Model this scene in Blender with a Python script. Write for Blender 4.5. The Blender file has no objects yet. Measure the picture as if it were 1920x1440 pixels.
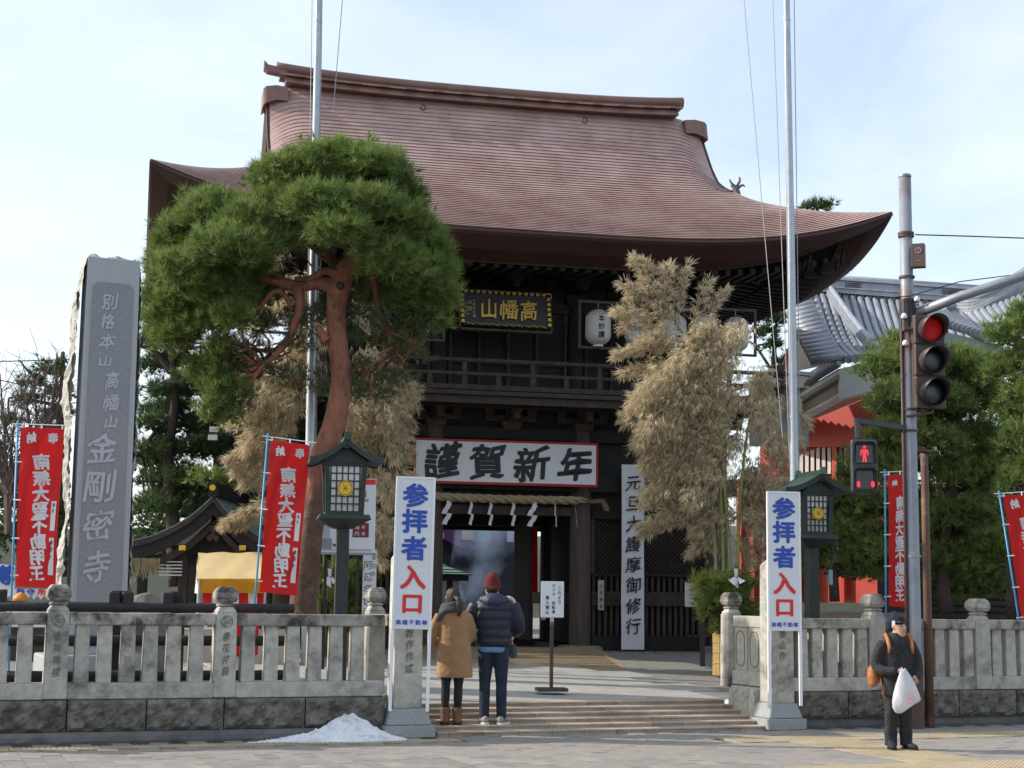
import bpy, math, random
import numpy as np
from mathutils import Vector, Matrix
random.seed(7)
rng = np.random.default_rng(11)
SC = bpy.context.scene
COL = SC.collection
R = math.radians

# ------------------------------------------------------------------ camera
F = 3000.0
PITCH = math.atan(397 / F)
ROLL = 0.0125
EYE = 1.6
cam = bpy.data.cameras.new('camera')
camo = bpy.data.objects.new('camera', cam)
COL.objects.link(camo)
cam.sensor_width = 36.0
cam.lens = 36.0 * F / 1920.0
cam.clip_start = 0.1
cam.clip_end = 3000
camo.matrix_world = Matrix.Translation((0, 0, EYE)) @ Matrix.Rotation(math.pi / 2 + PITCH, 4, 'X') @ Matrix.Rotation(ROLL, 4, 'Z')
SC.camera = camo

# ------------------------------------------------------------------ world, sun, exposure
SUN = Vector((-0.86, 0.10, 0.50)).normalized()
SUN_EL = math.asin(SUN.z)
SUN_ROT = math.atan2(SUN.x, SUN.y)
world = bpy.data.worlds.new('World')
SC.world = world
world.use_nodes = True
wn = world.node_tree.nodes
wl = world.node_tree.links
wn.clear()
wo = wn.new('ShaderNodeOutputWorld')
bg = wn.new('ShaderNodeBackground')
sky = wn.new('ShaderNodeTexSky')
sky.sky_type = 'NISHITA'
sky.sun_disc = False
sky.sun_elevation = SUN_EL
sky.sun_rotation = SUN_ROT
sky.air_density = 1.0
sky.dust_density = 1.6
sky.ozone_density = 1.2
tcw = wn.new('ShaderNodeTexCoord')
mpw = wn.new('ShaderNodeMapping')
mpw.inputs['Scale'].default_value = (1.0, 1.0, 2.6)
nzw = wn.new('ShaderNodeTexNoise')
nzw.inputs['Scale'].default_value = 3.1
nzw.inputs['Detail'].default_value = 7
nzw.inputs['Roughness'].default_value = 0.55
nzw.inputs['Distortion'].default_value = 0.6
rpw = wn.new('ShaderNodeMapRange')
rpw.inputs['From Min'].default_value = 0.36
rpw.inputs['From Max'].default_value = 0.72
rpw.inputs['To Min'].default_value = 0.28
rpw.inputs['To Max'].default_value = 0.58
sep = wn.new('ShaderNodeSeparateXYZ')
hz = wn.new('ShaderNodeMapRange')          # thin cloud veil thickens towards the horizon
hz.inputs['From Min'].default_value = 0.0
hz.inputs['From Max'].default_value = 0.42
hz.inputs['To Min'].default_value = 0.62
hz.inputs['To Max'].default_value = 0.0
mx = wn.new('ShaderNodeMath'); mx.operation = 'MAXIMUM'
mixw = wn.new('ShaderNodeMixRGB')
mixw.inputs['Color2'].default_value = (6.0, 6.35, 6.6, 1)
wl.new(tcw.outputs['Generated'], mpw.inputs['Vector'])
wl.new(mpw.outputs['Vector'], nzw.inputs['Vector'])
wl.new(nzw.outputs['Fac'], rpw.inputs['Value'])
wl.new(tcw.outputs['Generated'], sep.inputs['Vector'])
wl.new(sep.outputs['Z'], hz.inputs['Value'])
wl.new(rpw.outputs['Result'], mx.inputs[0])
wl.new(hz.outputs['Result'], mx.inputs[1])
wl.new(mx.outputs[0], mixw.inputs['Fac'])
wl.new(sky.outputs['Color'], mixw.inputs['Color1'])
wl.new(mixw.outputs['Color'], bg.inputs['Color'])
bg.inputs['Strength'].default_value = 0.12
wl.new(bg.outputs['Background'], wo.inputs['Surface'])

sl = bpy.data.lights.new('sun', 'SUN')
sl.energy = 2.75
sl.angle = R(0.6)
sl.color = (1.0, 0.93, 0.82)
so = bpy.data.objects.new('sun', sl)
COL.objects.link(so)
so.rotation_euler = SUN.to_track_quat('Z', 'Y').to_euler()
so.location = (0, 0, 30)

SC.view_settings.view_transform = 'Standard'
SC.view_settings.look = 'None'
SC.view_settings.exposure = 0.92
SC.view_settings.gamma = 1.0
SC.view_settings.use_curve_mapping = False
SC.cycles.max_bounces = 8
SC.cycles.use_denoising = True

# ------------------------------------------------------------------ projection helpers used to set things out
RC = camo.matrix_world.to_3x3()
def ray(px, py):
    return RC @ Vector(((px - 960) / F, (720 - py) / F, -1.0))
def at(px, py, Y):
    d = ray(px, py)
    return Vector((0, 0, EYE)) + d * (Y / d.y)
def ground(px, py, z=0.0):
    d = ray(px, py)
    return Vector((0, 0, EYE)) + d * ((z - EYE) / d.z)

# street frame: s along the fence line, n into the temple grounds
SA = R(21)
P0 = Vector((-1.14, 18.5, 0))
ES = Vector((math.cos(SA), math.sin(SA), 0))
EN = Vector((-math.sin(SA), math.cos(SA), 0))
def S(s, n, z=0.0):
    return P0 + ES * s + EN * n + Vector((0, 0, z))
def s_at(px, n=0.0):
    u = (px - 960) / F
    # approx: X = u*D
    b = P0 + EN * n
    return (u * b.y - b.x) / (ES.x - u * ES.y)

# ------------------------------------------------------------------ objects
def tag(o, label=None, cat=None, group=None, kind=None):
    if label: o['label'] = label
    if cat: o['category'] = cat
    if group: o['group'] = group
    if kind: o['kind'] = kind
    return o
def thing(name, label, cat, loc=(0, 0, 0), rz=0.0, group=None):
    o = bpy.data.objects.new(name, None)
    COL.objects.link(o)
    o.empty_display_size = 0.2
    o.location = loc
    o.rotation_euler = (0, 0, rz)
    return tag(o, label, cat, group)

def copy_tree(o, parent=None):
    c = o.copy()
    COL.objects.link(c)
    c.parent = parent
    for ch in [k for k in o.children]:
        copy_tree(ch, c)
    return c

class MB:
    def __init__(s):
        s.v = []; s.f = []; s.mi = []
    def add(s, vs, fs, mi=0):
        n = len(s.v)
        s.v += [tuple(v) for v in vs]
        s.f += [tuple(i + n for i in f) for f in fs]
        s.mi += [mi] * len(fs)
        return s
    def box(s, x0, x1, y0, y1, z0, z1, mi=0, M=None):
        vs = [Vector((x, y, z)) for z in (z0, z1) for y in (y0, y1) for x in (x0, x1)]
        if M is not None: vs = [M @ v for v in vs]
        return s.add(vs, [(0, 2, 3, 1), (4, 5, 7, 6), (0, 1, 5, 4), (2, 6, 7, 3), (0, 4, 6, 2), (1, 3, 7, 5)], mi)
    def frus(s, cx, cy, z0, z1, a0, b0, a1, b1, mi=0):
        vs = [(cx - a0, cy - b0, z0), (cx + a0, cy - b0, z0), (cx + a0, cy + b0, z0), (cx - a0, cy + b0, z0),
              (cx - a1, cy - b1, z1), (cx + a1, cy - b1, z1), (cx + a1, cy + b1, z1), (cx - a1, cy + b1, z1)]
        return s.add(vs, [(0, 3, 2, 1), (4, 5, 6, 7), (0, 1, 5, 4), (1, 2, 6, 5), (2, 3, 7, 6), (3, 0, 4, 7)], mi)
    def rings(s, rs, cap=True, mi=0, closed=True):
        n = len(rs[0]); vs = [v for r in rs for v in r]; fs = []
        for i in range(len(rs) - 1):
            for j in range(n if closed else n - 1):
                k = (j + 1) % n
                fs.append((i * n + j, i * n + k, (i + 1) * n + k, (i + 1) * n + j))
        if cap and closed:
            fs.append(tuple(range(n - 1, -1, -1)))
            b = (len(rs) - 1) * n
            fs.append(tuple(b + j for j in range(n)))
        return s.add(vs, fs, mi)
    def tube(s, pts, rad, n=8, mi=0, cap=True, squash=1.0, jit=0.0):
        pts = [Vector(p) for p in pts]
        if not hasattr(rad, '__len__'): rad = [rad] * len(pts)
        rs = []; u = None
        for i, p in enumerate(pts):
            t = (pts[min(i + 1, len(pts) - 1)] - pts[max(i - 1, 0)]).normalized()
            if u is None:
                u = t.orthogonal().normalized()
                if abs(t.z) > .5: u = (Vector((1, 0, 0)) - t * t.x).normalized()
            else:
                u = (u - t * u.dot(t)).normalized()
            w = t.cross(u)
            ring = []
            for j in range(n):
                a = 2 * math.pi * j / n
                rr = rad[i] * (1 + (random.uniform(-jit, jit) if jit else 0))
                ring.append(p + u * math.cos(a) * rr + w * math.sin(a) * rr * squash)
            rs.append(ring)
        return s.rings(rs, cap, mi)
    def cyl(s, x, y, z0, z1, r0, r1=None, n=12, mi=0):
        r1 = r0 if r1 is None else r1
        rs = [[(x + r * math.cos(2 * math.pi * j / n), y + r * math.sin(2 * math.pi * j / n), z) for j in range(n)] for r, z in ((r0, z0), (r1, z1))]
        return s.rings(rs, True, mi)
    def lathe(s, prof, n=16, x=0, y=0, z=0, mi=0, sq=1.0):
        rs = [[(x + r * math.cos(2 * math.pi * j / n), y + sq * r * math.sin(2 * math.pi * j / n), z + h) for j in range(n)] for r, h in prof]
        return s.rings(rs, True, mi)
    def disc(s, c, r, y0, y1, n=24, mi=0):   # disc facing -y
        rs = [[(c[0] + r * math.cos(-2 * math.pi * j / n), y, c[1] + r * math.sin(-2 * math.pi * j / n)) for j in range(n)] for y in (y0, y1)]
        return s.rings(rs, True, mi)
    def prism(s, poly, y0, y1, mi=0):        # polygon in xz extruded along y
        n = len(poly)
        vs = [(p[0], y0, p[1]) for p in poly] + [(p[0], y1, p[1]) for p in poly]
        fs = [tuple(range(n)), tuple(range(2 * n - 1, n - 1, -1))]
        fs += [(i, i + n, (i + 1) % n + n, (i + 1) % n) for i in range(n)]
        return s.add(vs, fs, mi)
    def mesh(s, name, mats, smooth=False):
        me = bpy.data.meshes.new(name)
        me.from_pydata(s.v, [], s.f)
        if not isinstance(mats, (list, tuple)): mats = [mats]
        for m in mats: me.materials.append(m)
        if len(mats) > 1: me.polygons.foreach_set('material_index', s.mi)
        if smooth: me.polygons.foreach_set('use_smooth', [True] * len(me.polygons))
        me.update()
        return me
    def obj(s, name, mats, parent=None, loc=None, rz=0.0, smooth=False, bevel=0.0, seg=2):
        return link(name, s.mesh(name, mats, smooth), parent, loc, rz, bevel, seg)

def link(name, me, parent=None, loc=None, rz=0.0, bevel=0.0, seg=2):
    o = bpy.data.objects.new(name, me)
    COL.objects.link(o)
    o.parent = parent
    if loc is not None: o.location = loc
    if rz: o.rotation_euler = (0, 0, rz)
    if bevel:
        b = o.modifiers.new('bevel', 'BEVEL'); b.width = bevel; b.segments = seg; b.limit_method = 'ANGLE'; b.angle_limit = R(40)
    return o
def autosmooth(o, ang=40):
    me = o.data
    me.polygons.foreach_set('use_smooth', [True] * len(me.polygons))
    try: me.set_sharp_from_angle(angle=R(ang))
    except Exception: pass
    return o

def remeshed(mb, name, mats, parent=None, voxel=0.02, smooth=3, mi_fn=None):
    o = mb.obj('tmp', mats)
    m = o.modifiers.new('r', 'REMESH'); m.mode = 'VOXEL'; m.voxel_size = voxel
    if smooth:
        k = o.modifiers.new('s', 'SMOOTH'); k.iterations = smooth; k.factor = 0.5
    dg = bpy.context.evaluated_depsgraph_get()
    dg.update()
    me = bpy.data.meshes.new_from_object(o.evaluated_get(dg))
    bpy.data.objects.remove(o)
    me.name = name
    me.materials.clear()
    if not isinstance(mats, (list, tuple)): mats = [mats]
    for x in mats: me.materials.append(x)
    n = len(me.polygons)
    me.polygons.foreach_set('use_smooth', [True] * n)
    me.polygons.foreach_set('material_index', [mi_fn(p.center) for p in me.polygons] if mi_fn else [0] * n)
    return link(name, me, parent)

# ------------------------------------------------------------------ materials
MATS = {}
def mat(name, c1, c2=None, rough=0.7, scale=4.0, detail=6, bump=0.0, bscale=30.0, metal=0.0, rand=0.0, spec=None,
        stretch=(1, 1, 1), c3=None, s3=1.2, w3=(0.55, 0.7), trans=0.0, emit=None, coat=0.0, sheen=0.0, alpha=None):
    if name in MATS: return MATS[name]
    m = bpy.data.materials.new(name); m.use_nodes = True
    nt = m.node_tree; N = nt.nodes; L = nt.links
    b = N['Principled BSDF']
    tc = N.new('ShaderNodeTexCoord'); mp = N.new('ShaderNodeMapping')
    mp.inputs['Scale'].default_value = stretch
    L.new(tc.outputs['Object'], mp.inputs['Vector'])
    oi = N.new('ShaderNodeObjectInfo')
    vec = mp.outputs['Vector']
    ad = N.new('ShaderNodeVectorMath'); ad.operation = 'ADD'
    ml = N.new('ShaderNodeMath'); ml.operation = 'MULTIPLY'; ml.inputs[1].default_value = 37.0
    L.new(oi.outputs['Random'], ml.inputs[0]); L.new(vec, ad.inputs[0]); L.new(ml.outputs[0], ad.inputs[1])
    vec = ad.outputs[0]
    c2 = c2 or tuple(x * 0.8 for x in c1)
    nz = N.new('ShaderNodeTexNoise'); nz.inputs['Scale'].default_value = scale; nz.inputs['Detail'].default_value = detail; nz.inputs['Roughness'].default_value = 0.6
    L.new(vec, nz.inputs['Vector'])
    cr = N.new('ShaderNodeMapRange'); cr.inputs['From Min'].default_value = 0.33; cr.inputs['From Max'].default_value = 0.67
    L.new(nz.outputs['Fac'], cr.inputs['Value'])
    mi = N.new('ShaderNodeMixRGB'); mi.inputs['Color1'].default_value = (*c1, 1); mi.inputs['Color2'].default_value = (*c2, 1)
    L.new(cr.outputs['Result'], mi.inputs['Fac'])
    col = mi.outputs['Color']
    if c3:
        n3 = N.new('ShaderNodeTexNoise'); n3.inputs['Scale'].default_value = s3; n3.inputs['Detail'].default_value = 8; n3.inputs['Roughness'].default_value = 0.65
        L.new(vec, n3.inputs['Vector'])
        r3 = N.new('ShaderNodeMapRange'); r3.inputs['From Min'].default_value = w3[0]; r3.inputs['From Max'].default_value = w3[1]
        L.new(n3.outputs['Fac'], r3.inputs['Value'])
        m3 = N.new('ShaderNodeMixRGB'); m3.inputs['Color2'].default_value = (*c3, 1)
        L.new(col, m3.inputs['Color1']); L.new(r3.outputs['Result'], m3.inputs['Fac'])
        col = m3.outputs['Color']
    if rand:
        mr = N.new('ShaderNodeMapRange'); mr.inputs['To Min'].default_value = 1 - rand; mr.inputs['To Max'].default_value = 1 + rand
        L.new(oi.outputs['Random'], mr.inputs['Value'])
        hs = N.new('ShaderNodeHueSaturation'); L.new(mr.outputs['Result'], hs.inputs['Value']); L.new(col, hs.inputs['Color'])
        col = hs.outputs['Color']
    L.new(col, b.inputs['Base Color'])
    b.inputs['Roughness'].default_value = rough
    b.inputs['Metallic'].default_value = metal
    if spec is not None: b.inputs['Specular IOR Level'].default_value = spec
    if coat: b.inputs['Coat Weight'].default_value = coat
    if sheen: b.inputs['Sheen Weight'].default_value = sheen
    if emit:
        b.inputs['Emission Color'].default_value = (*emit[0], 1); b.inputs['Emission Strength'].default_value = emit[1]
    if bump:
        nb = N.new('ShaderNodeTexNoise'); nb.inputs['Scale'].default_value = bscale; nb.inputs['Detail'].default_value = 5
        L.new(vec, nb.inputs['Vector'])
        bp = N.new('ShaderNodeBump'); bp.inputs['Strength'].default_value = min(1, bump); bp.inputs['Distance'].default_value = 0.02 * max(1, bump)
        L.new(nb.outputs['Fac'], bp.inputs['Height']); L.new(bp.outputs['Normal'], b.inputs['Normal'])
    if trans:
        tr = N.new('ShaderNodeBsdfTranslucent'); L.new(col, tr.inputs['Color'])
        ms = N.new('ShaderNodeMixShader'); ms.inputs['Fac'].default_value = trans
        L.new(b.outputs['BSDF'], ms.inputs[1]); L.new(tr.outputs['BSDF'], ms.inputs[2])
        L.new(ms.outputs['Shader'], N['Material Output'].inputs['Surface'])
    MATS[name] = m
    return m

STONE = mat('weathered_granite', (.49, .47, .415), (.34, .325, .285), .85, 9, bump=.6, bscale=60, rand=.10, c3=(.075, .072, .062), s3=2.3, w3=(.50, .72))
STONE_LT = mat('pale_granite', (.40, .39, .34), (.30, .29, .25), .85, 14, bump=.5, bscale=70, rand=.06, c3=(.14, .13, .11), s3=2.0, w3=(.55, .8))
STONE_DK = mat('dark_base_stone', (.22, .20, .175), (.12, .108, .094), .9, 6, bump=1.0, bscale=22, rand=.18, c3=(.065, .056, .048), s3=7.0, w3=(.42, .66))
STONE_RAIL = mat('stained_rail_stone', (.40, .38, .33), (.26, .245, .21), .88, 7, bump=.7, bscale=40, rand=.12, c3=(.045, .042, .038), s3=3.2, w3=(.45, .62))
PLINTH = mat('grey_plinth_granite', (.34, .35, .35), (.23, .24, .24), .8, 60, bump=.25, bscale=90)
CONCRETE = mat('old_concrete', (.16, .16, .155), (.11, .11, .107), .9, 3, bump=.3, bscale=60, c3=(.06, .06, .06), s3=1.4)
MONO = mat('monument_granite', (.44, .45, .47), (.33, .34, .36), .75, 80, bump=.15, bscale=120)
MONO_PANEL = mat('monument_panel', (.33, .335, .355), (.20, .205, .22), .85, 95, bump=.3, bscale=140)
MONO_ROUGH = mat('split_granite', (.50, .48, .42), (.36, .35, .32), .9, 12, bump=1.0, bscale=25, c3=(.2, .2, .19), s3=4)
CARVED = mat('carved_lettering', (.48, .49, .52), (.42, .43, .46), .8, 40)
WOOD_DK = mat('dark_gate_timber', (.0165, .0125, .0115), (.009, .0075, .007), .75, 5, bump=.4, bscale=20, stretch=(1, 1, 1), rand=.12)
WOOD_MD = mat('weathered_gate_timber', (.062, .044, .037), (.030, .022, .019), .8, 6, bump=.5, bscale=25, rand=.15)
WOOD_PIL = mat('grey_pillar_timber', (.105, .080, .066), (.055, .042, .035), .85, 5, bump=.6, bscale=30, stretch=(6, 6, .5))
COPPER = mat('copper_shingles', (.385, .245, .22), (.29, .18, .16), .42, 3.2, bump=.15, bscale=14, c3=(.45, .32, .285), s3=1.1, w3=(.42, .68), spec=.35)
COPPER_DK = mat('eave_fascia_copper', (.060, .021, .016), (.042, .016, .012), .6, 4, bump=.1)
COPPER_RG = mat('ridge_copper', (.22, .115, .09), (.16, .08, .062), .45, 3, spec=.6)
WHITE = mat('sign_white', (.66, .68, .72), (.63, .65, .69), .5, 2)
WHITE_POST = mat('white_post_paint', (.78, .79, .82), (.72, .73, .76), .45, 3)
INK = mat('black_ink', (.012, .012, .018), (.02, .02, .028), .6, 6)
BLUE_INK = mat('blue_lettering', (.018, .075, .42), (.016, .065, .38), .5, 3)
RED_INK = mat('red_lettering', (.70, .02, .02), (.62, .018, .02), .5, 3)
RED_PAINT = mat('vermilion_paint', (.44, .030, .012), (.36, .024, .010), .5, 2)
RED_CLOTH = mat('red_cloth', (.66, .012, .012), (.56, .008, .010), .75, 3, trans=.25, bump=.2, bscale=8)
RED_FRAME = mat('crimson_frame', (.42, .012, .02), (.36, .01, .018), .5, 2)
WHITE_CLOTH = mat('white_cloth', (.74, .74, .76), (.70, .70, .72), .8, 3, trans=.15)
GREYCLOTH = mat('hanging_banner_cloth', (.66, .67, .71), (.60, .61, .65), .8, 3, bump=.35, bscale=5)
GOLD = mat('gilding', (.62, .40, .09), (.42, .25, .05), .35, 20, metal=.6)
GOLD_FLAT = mat('yellow_crest_paint', (.80, .52, .04), (.70, .44, .03), .4, 8)
LANT_GRN = mat('green_black_paint', (.022, .034, .030), (.014, .022, .020), .55, 8, rand=.05)
LANT_ROOF = mat('verdigris_roof', (.10, .17, .115), (.065, .115, .085), .6, 6, bump=.2)
LANT_DKROOF = mat('dark_green_roof', (.030, .052, .046), (.020, .034, .032), .6, 6)
PAPER = mat('lantern_paper', (.70, .70, .68), (.62, .62, .60), .7, 5)
ROPE = mat('straw_rope', (.40, .33, .19), (.26, .21, .12), .9, 25, bump=.8, bscale=60)
STRAW = mat('straw_mat', (.52, .36, .13), (.36, .24, .08), .9, 18, bump=.8, bscale=40, stretch=(3, 3, .6))
STEEL = mat('galvanised_steel', (.46, .49, .53), (.36, .39, .43), .42, 6, metal=.55, c3=(.60, .62, .64), s3=3)
WIRE = mat('grey_wire', (.33, .34, .34), (.28, .29, .29), .6, 3)
BLACK = mat('black_painted', (.016, .016, .018), (.011, .011, .013), .5, 6)

# ================================================================== GROUND
ASPHALT = mat('asphalt', (.055, .055, .057), (.04, .04, .042), .9, 25, bump=.4, bscale=120)
PAVER = mat('paver_concrete', (.29, .262, .232), (.225, .205, .185), .85, 8, bump=.35, bscale=70, rand=.17, c3=(.17, .165, .16), s3=.9, w3=(.5, .8))
PAVER_GAP = mat('paver_bed', (.12, .115, .105), (.09, .085, .08), .95, 10)
TACTILE = mat('tactile_paving', (.40, .325, .20), (.33, .27, .17), .8, 9, bump=.4, bscale=50, rand=.12, c3=(.27, .24, .18), s3=1.3)
SOIL = mat('temple_gravel', (.26, .245, .22), (.18, .17, .155), .95, 5, bump=.6, bscale=70)
SLAB = mat('forecourt_slab', (.37, .355, .325), (.30, .29, .27), .85, 3, bump=.2, bscale=50, rand=.05, c3=(.26, .26, .255), s3=.8)
STEP = mat('step_brick', (.43, .345, .27), (.34, .27, .215), .85, 6, bump=.35, bscale=60, rand=.13, c3=(.22, .17, .14), s3=1.1)
PLANK = mat('ramp_plank', (.36, .275, .165), (.26, .195, .12), .75, 5, bump=.3, bscale=30, stretch=(1, 4, 4), rand=.12)
SNOW = mat('old_snow', (.76, .78, .81), (.62, .64, .67), .8, 9, bump=1.0, bscale=18, c3=(.33, .32, .31), s3=6, w3=(.52, .78))
ROCK = mat('rubble_stone', (.20, .185, .165), (.12, .11, .10), .9, 5, bump=1.0, bscale=14, rand=.18)

g = MB()
for (a, b, c, d, z0, z1) in ((-400, 400, -400, -5.45, -.12, -.12),):
    g.add([S(a, c, z0), S(b, c, z0), S(b, d, z1), S(a, d, z1)], [(0, 1, 2, 3)])
road = g.obj('road', ASPHALT); tag(road, kind='structure')
g = MB(); g.add([S(-60, -5.3, -.012), S(60, -5.3, -.012), S(60, .4, -.012), S(-60, .4, -.012)], [(0, 1, 2, 3)])
pavement = g.obj('pavement', PAVER_GAP); tag(pavement, kind='structure')
for i in range(-12, 14):
    k = MB().box(0.004, 1.196, -5.46, -5.30, -.15, 0.006).obj('kerb_stone', PLINTH, pavement, bevel=.012)
    k.matrix_world = Matrix.Translation(S(i * 1.2, 0)) @ Matrix.Rotation(SA, 4, 'Z')
# pavers: 0.2 x 0.4, running bond; skip the tactile bands
def tact(s, n):
    if s < .6 and -.62 < n < -.36: return True            # strip along the left frontage
    if s > 3.4 and -1.52 < n < -1.0: return True
    if 4.15 < s < 4.9 and -4.7 < n < -1.0: return True
    if s > 2.6 and -4.75 < n < -4.1: return True
    return False
def in_view(s, n):
    p = S(s, n); c = camo.matrix_world.inverted() @ p
    return abs(c.x / -c.z) < .345 and c.y / -c.z > -.262
pm = MB().box(-.097, .097, -.197, .197, -.05, 0).mesh('paver', PAVER)
tm = MB().box(-.147, .147, -.147, .147, -.05, .001)
for i in range(5):
    for j in range(5):
        tm.frus(-.12 + i * .06, -.12 + j * .06, .001, .006, .014, .014, .008, .008)
tm = tm.mesh('tactile_tile', TACTILE)
cells = []; rest = MB(); nt_ = 0
for i in range(-50, 62):
    for j in range(-14, 1):
        s = i * .2; n = j * .4 - .0 + (.2 if i % 2 else 0) - .2
        if n > -.2 or n < -5.1: continue
        if tact(s, n): continue
        cells.append((s, n))
cells.sort(key=lambda c: (not in_view(*c), S(*c).length))
RS = Matrix.Rotation(SA, 4, 'Z')
for k, (s, n) in enumerate(cells):
    dz = random.uniform(-.003, .002)
    if k < 300:
        o = link('paver', pm, pavement); o.matrix_world = Matrix.Translation(S(s, n, dz)) @ RS
    else:
        rest.box(-.097, .097, -.197, .197, -.05, 0, M=Matrix.Translation(S(s, n, dz)) @ RS)
tag(rest.obj('far_pavers', PAVER, pavement), kind='stuff')
seen = set(); cnt = 0; restt = MB()
for i in range(-34, 42):
    for j in range(-18, 0):
        s = i * .3; n = j * .3 + .1
        if not tact(s, n): continue
        if in_view(s, n) and cnt < 290:
            o = link('tactile_tile', tm, pavement); o.matrix_world = Matrix.Translation(S(s, n, .003)) @ RS; cnt += 1
        else:
            restt.box(-.147, .147, -.147, .147, -.05, .002, M=Matrix.Translation(S(s, n, .003)) @ RS)
tag(restt.obj('far_tactile_tiles', TACTILE, pavement), kind='stuff')

# temple ground: rises gently from the forecourt edge to the gate
GTH = R(13); GO = Vector((-.035, 29.24, 0))
GM = Matrix.Translation(GO) @ Matrix.Rotation(GTH, 4, 'Z')
def GW(x, y, z=0): return GM @ Vector((x, y, z))
def gz(n):   # ground height behind the fence
    return .30 if n < 1.2 else min(.66, .30 + (n - 1.2) * .042)
g = MB()
ns = [.35, 1.2, 3, 5, 7, 9.5, 14, 30, 300]
ss = [-200, -8, -.3, 1, 3, 4.9, 12, 200]
for a in range(len(ns)):
    for b in range(len(ss)):
        s_, n_ = ss[b], ns[a]
        zz = gz(n_)
        if n_ < 1.0 and -.3 <= s_ <= 4.9: zz = -.02
        g.v.append(tuple(S(s_, n_, zz - .012)))
for a in range(len(ns) - 1):
    for b in range(len(ss) - 1):
        if a == 0 and 2 <= b < 5: continue
        i = a * len(ss) + b
        g.f.append((i, i + 1, i + 1 + len(ss), i + len(ss))); g.mi.append(0)
tg = g.obj('temple_ground', SOIL); tag(tg, kind='structure')
# forecourt slabs
fc = thing('forecourt', None, None, (0, 0, 0)); tag(fc, kind='structure')
for i in range(-1, 5):
    for j in range(0, 7):
        s0 = -.55 + i * 1.05 + (.5 if j % 2 else 0); n0 = 1.2 + j * 1.0
        mb = MB(); e = .006
        z0, z1 = gz(n0), gz(n0 + 1)
        pts = [(s0 + e, n0 + e, z0), (s0 + 1.05 - e, n0 + e, z0), (s0 + 1.05 - e, n0 + 1 - e, z1), (s0 + e, n0 + 1 - e, z1)]
        mb.add([S(p[0], p[1], p[2]) for p in pts] + [S(p[0], p[1], p[2] - .06) for p in pts], [(0, 1, 2, 3), (0, 4, 5, 1), (1, 5, 6, 2), (2, 6, 7, 3), (3, 7, 4, 0)])
        mb.obj('slab', SLAB, fc, bevel=.004, seg=1)
# entrance steps
es = thing('entrance_steps', None, None, (0, 0, 0)); tag(es, kind='structure')
for i in range(6):
    z = .05 * (i + 1); n0 = -.06 + i * .215
    s = .34 + random.uniform(-.3, 0)
    while s < 4.62:
        w = .42 + random.uniform(-.01, .01)
        a, b = max(s, .34), min(s + w, 4.62)
        if b - a > .02:
            mb = MB().box(a + .002, b - .002, n0, n0 + (.215 if i < 5 else .24), z - .075, z + random.uniform(-.002, .001))
            mb.box(a + .002, b - .002, n0 - .016, n0 - .0005, z - .022, z - .002)   # nosing
            o = mb.obj('step_slab', STEP, es, bevel=.004, seg=1); o.matrix_world = Matrix.Translation(P0) @ RS
        s += w

# ================================================================== STONE FENCE
def rough_block(x0, x1, y0, y1, z0, z1, amp=.012, nx=22, nz=8):
    mb = MB(); 
    def q(i, j): 
        edge = (i in (0, nx)) or (j in (0, nz))
        return (x0 + (x1 - x0) * i / nx + (0 if i in (0, nx) else random.uniform(-.01, .01)), y0 + (0.014 if edge else -amp * .9 - amp * math.sin(i * .9 + x1 * 7) * math.sin(j * 1.1 + x1) + random.uniform(-amp, amp) * .75), z0 + (z1 - z0) * j / nz)
    vs = [q(i, j) for j in range(nz + 1) for i in range(nx + 1)]
    fs = [(j * (nx + 1) + i, j * (nx + 1) + i + 1, (j + 1) * (nx + 1) + i + 1, (j + 1) * (nx + 1) + i) for j in range(nz) for i in range(nx)]
    mb.add(vs, fs)
    mb.add([(x0, y0 + .012, z0), (x1, y0 + .012, z0), (x1, y0 + .012, z1), (x0, y0 + .012, z1), (x0, y1, z0), (x1, y1, z0), (x1, y1, z1), (x0, y1, z1)],
           [(3, 2, 6, 7), (1, 5, 6, 2), (0, 3, 7, 4), (4, 7, 6, 5)])
    return mb
CARVE_DK = mat('carved_dark_characters', (.19, .185, .165), (.13, .125, .115), .9, 20)
_tc = {}
def char_mesh(ch, bold=0.0, ext=0.0):
    k = (ch, bold, ext)
    if k in _tc: return _tc[k]
    if bold:      # heavier weight: the glyph laid over itself with tiny shifts, each layer a hair in front of the last
        co0, fs0 = char_mesh(ch, 0.0, ext)
        if not len(co0): return co0, fs0
        cs, ff = [], []
        for q, (dx, dy) in enumerate(((0, 0), (1, 0), (-1, 0), (0, 1), (0, -1), (.7, .7), (-.7, -.7), (.7, -.7), (-.7, .7))):
            cs.append(co0 + np.array([dx * bold, dy * bold, q * .0025])); ff += [tuple(i + q * len(co0) for i in f) for f in fs0]
        _tc[k] = (np.concatenate(cs), ff)
        return _tc[k]
    c = bpy.data.curves.new('t', 'FONT'); c.body = ch; c.extrude = ext; c.resolution_u = 3
    o = bpy.data.objects.new('t', c); COL.objects.link(o)
    dg = bpy.context.evaluated_depsgraph_get(); dg.update()
    me = bpy.data.meshes.new_from_object(o.evaluated_get(dg))
    n = len(me.vertices); co = np.zeros(n * 3); me.vertices.foreach_get('co', co); co = co.reshape(-1, 3)
    fs = [tuple(p.vertices) for p in me.polygons]
    bpy.data.objects.remove(o); bpy.data.curves.remove(c); bpy.data.meshes.remove(me)
    if n: co[:, 0] -= (co[:, 0].min() + co[:, 0].max()) / 2; co[:, 1] -= (co[:, 1].min() + co[:, 1].max()) / 2
    _tc[k] = (co, fs)
    return _tc[k]
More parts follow.
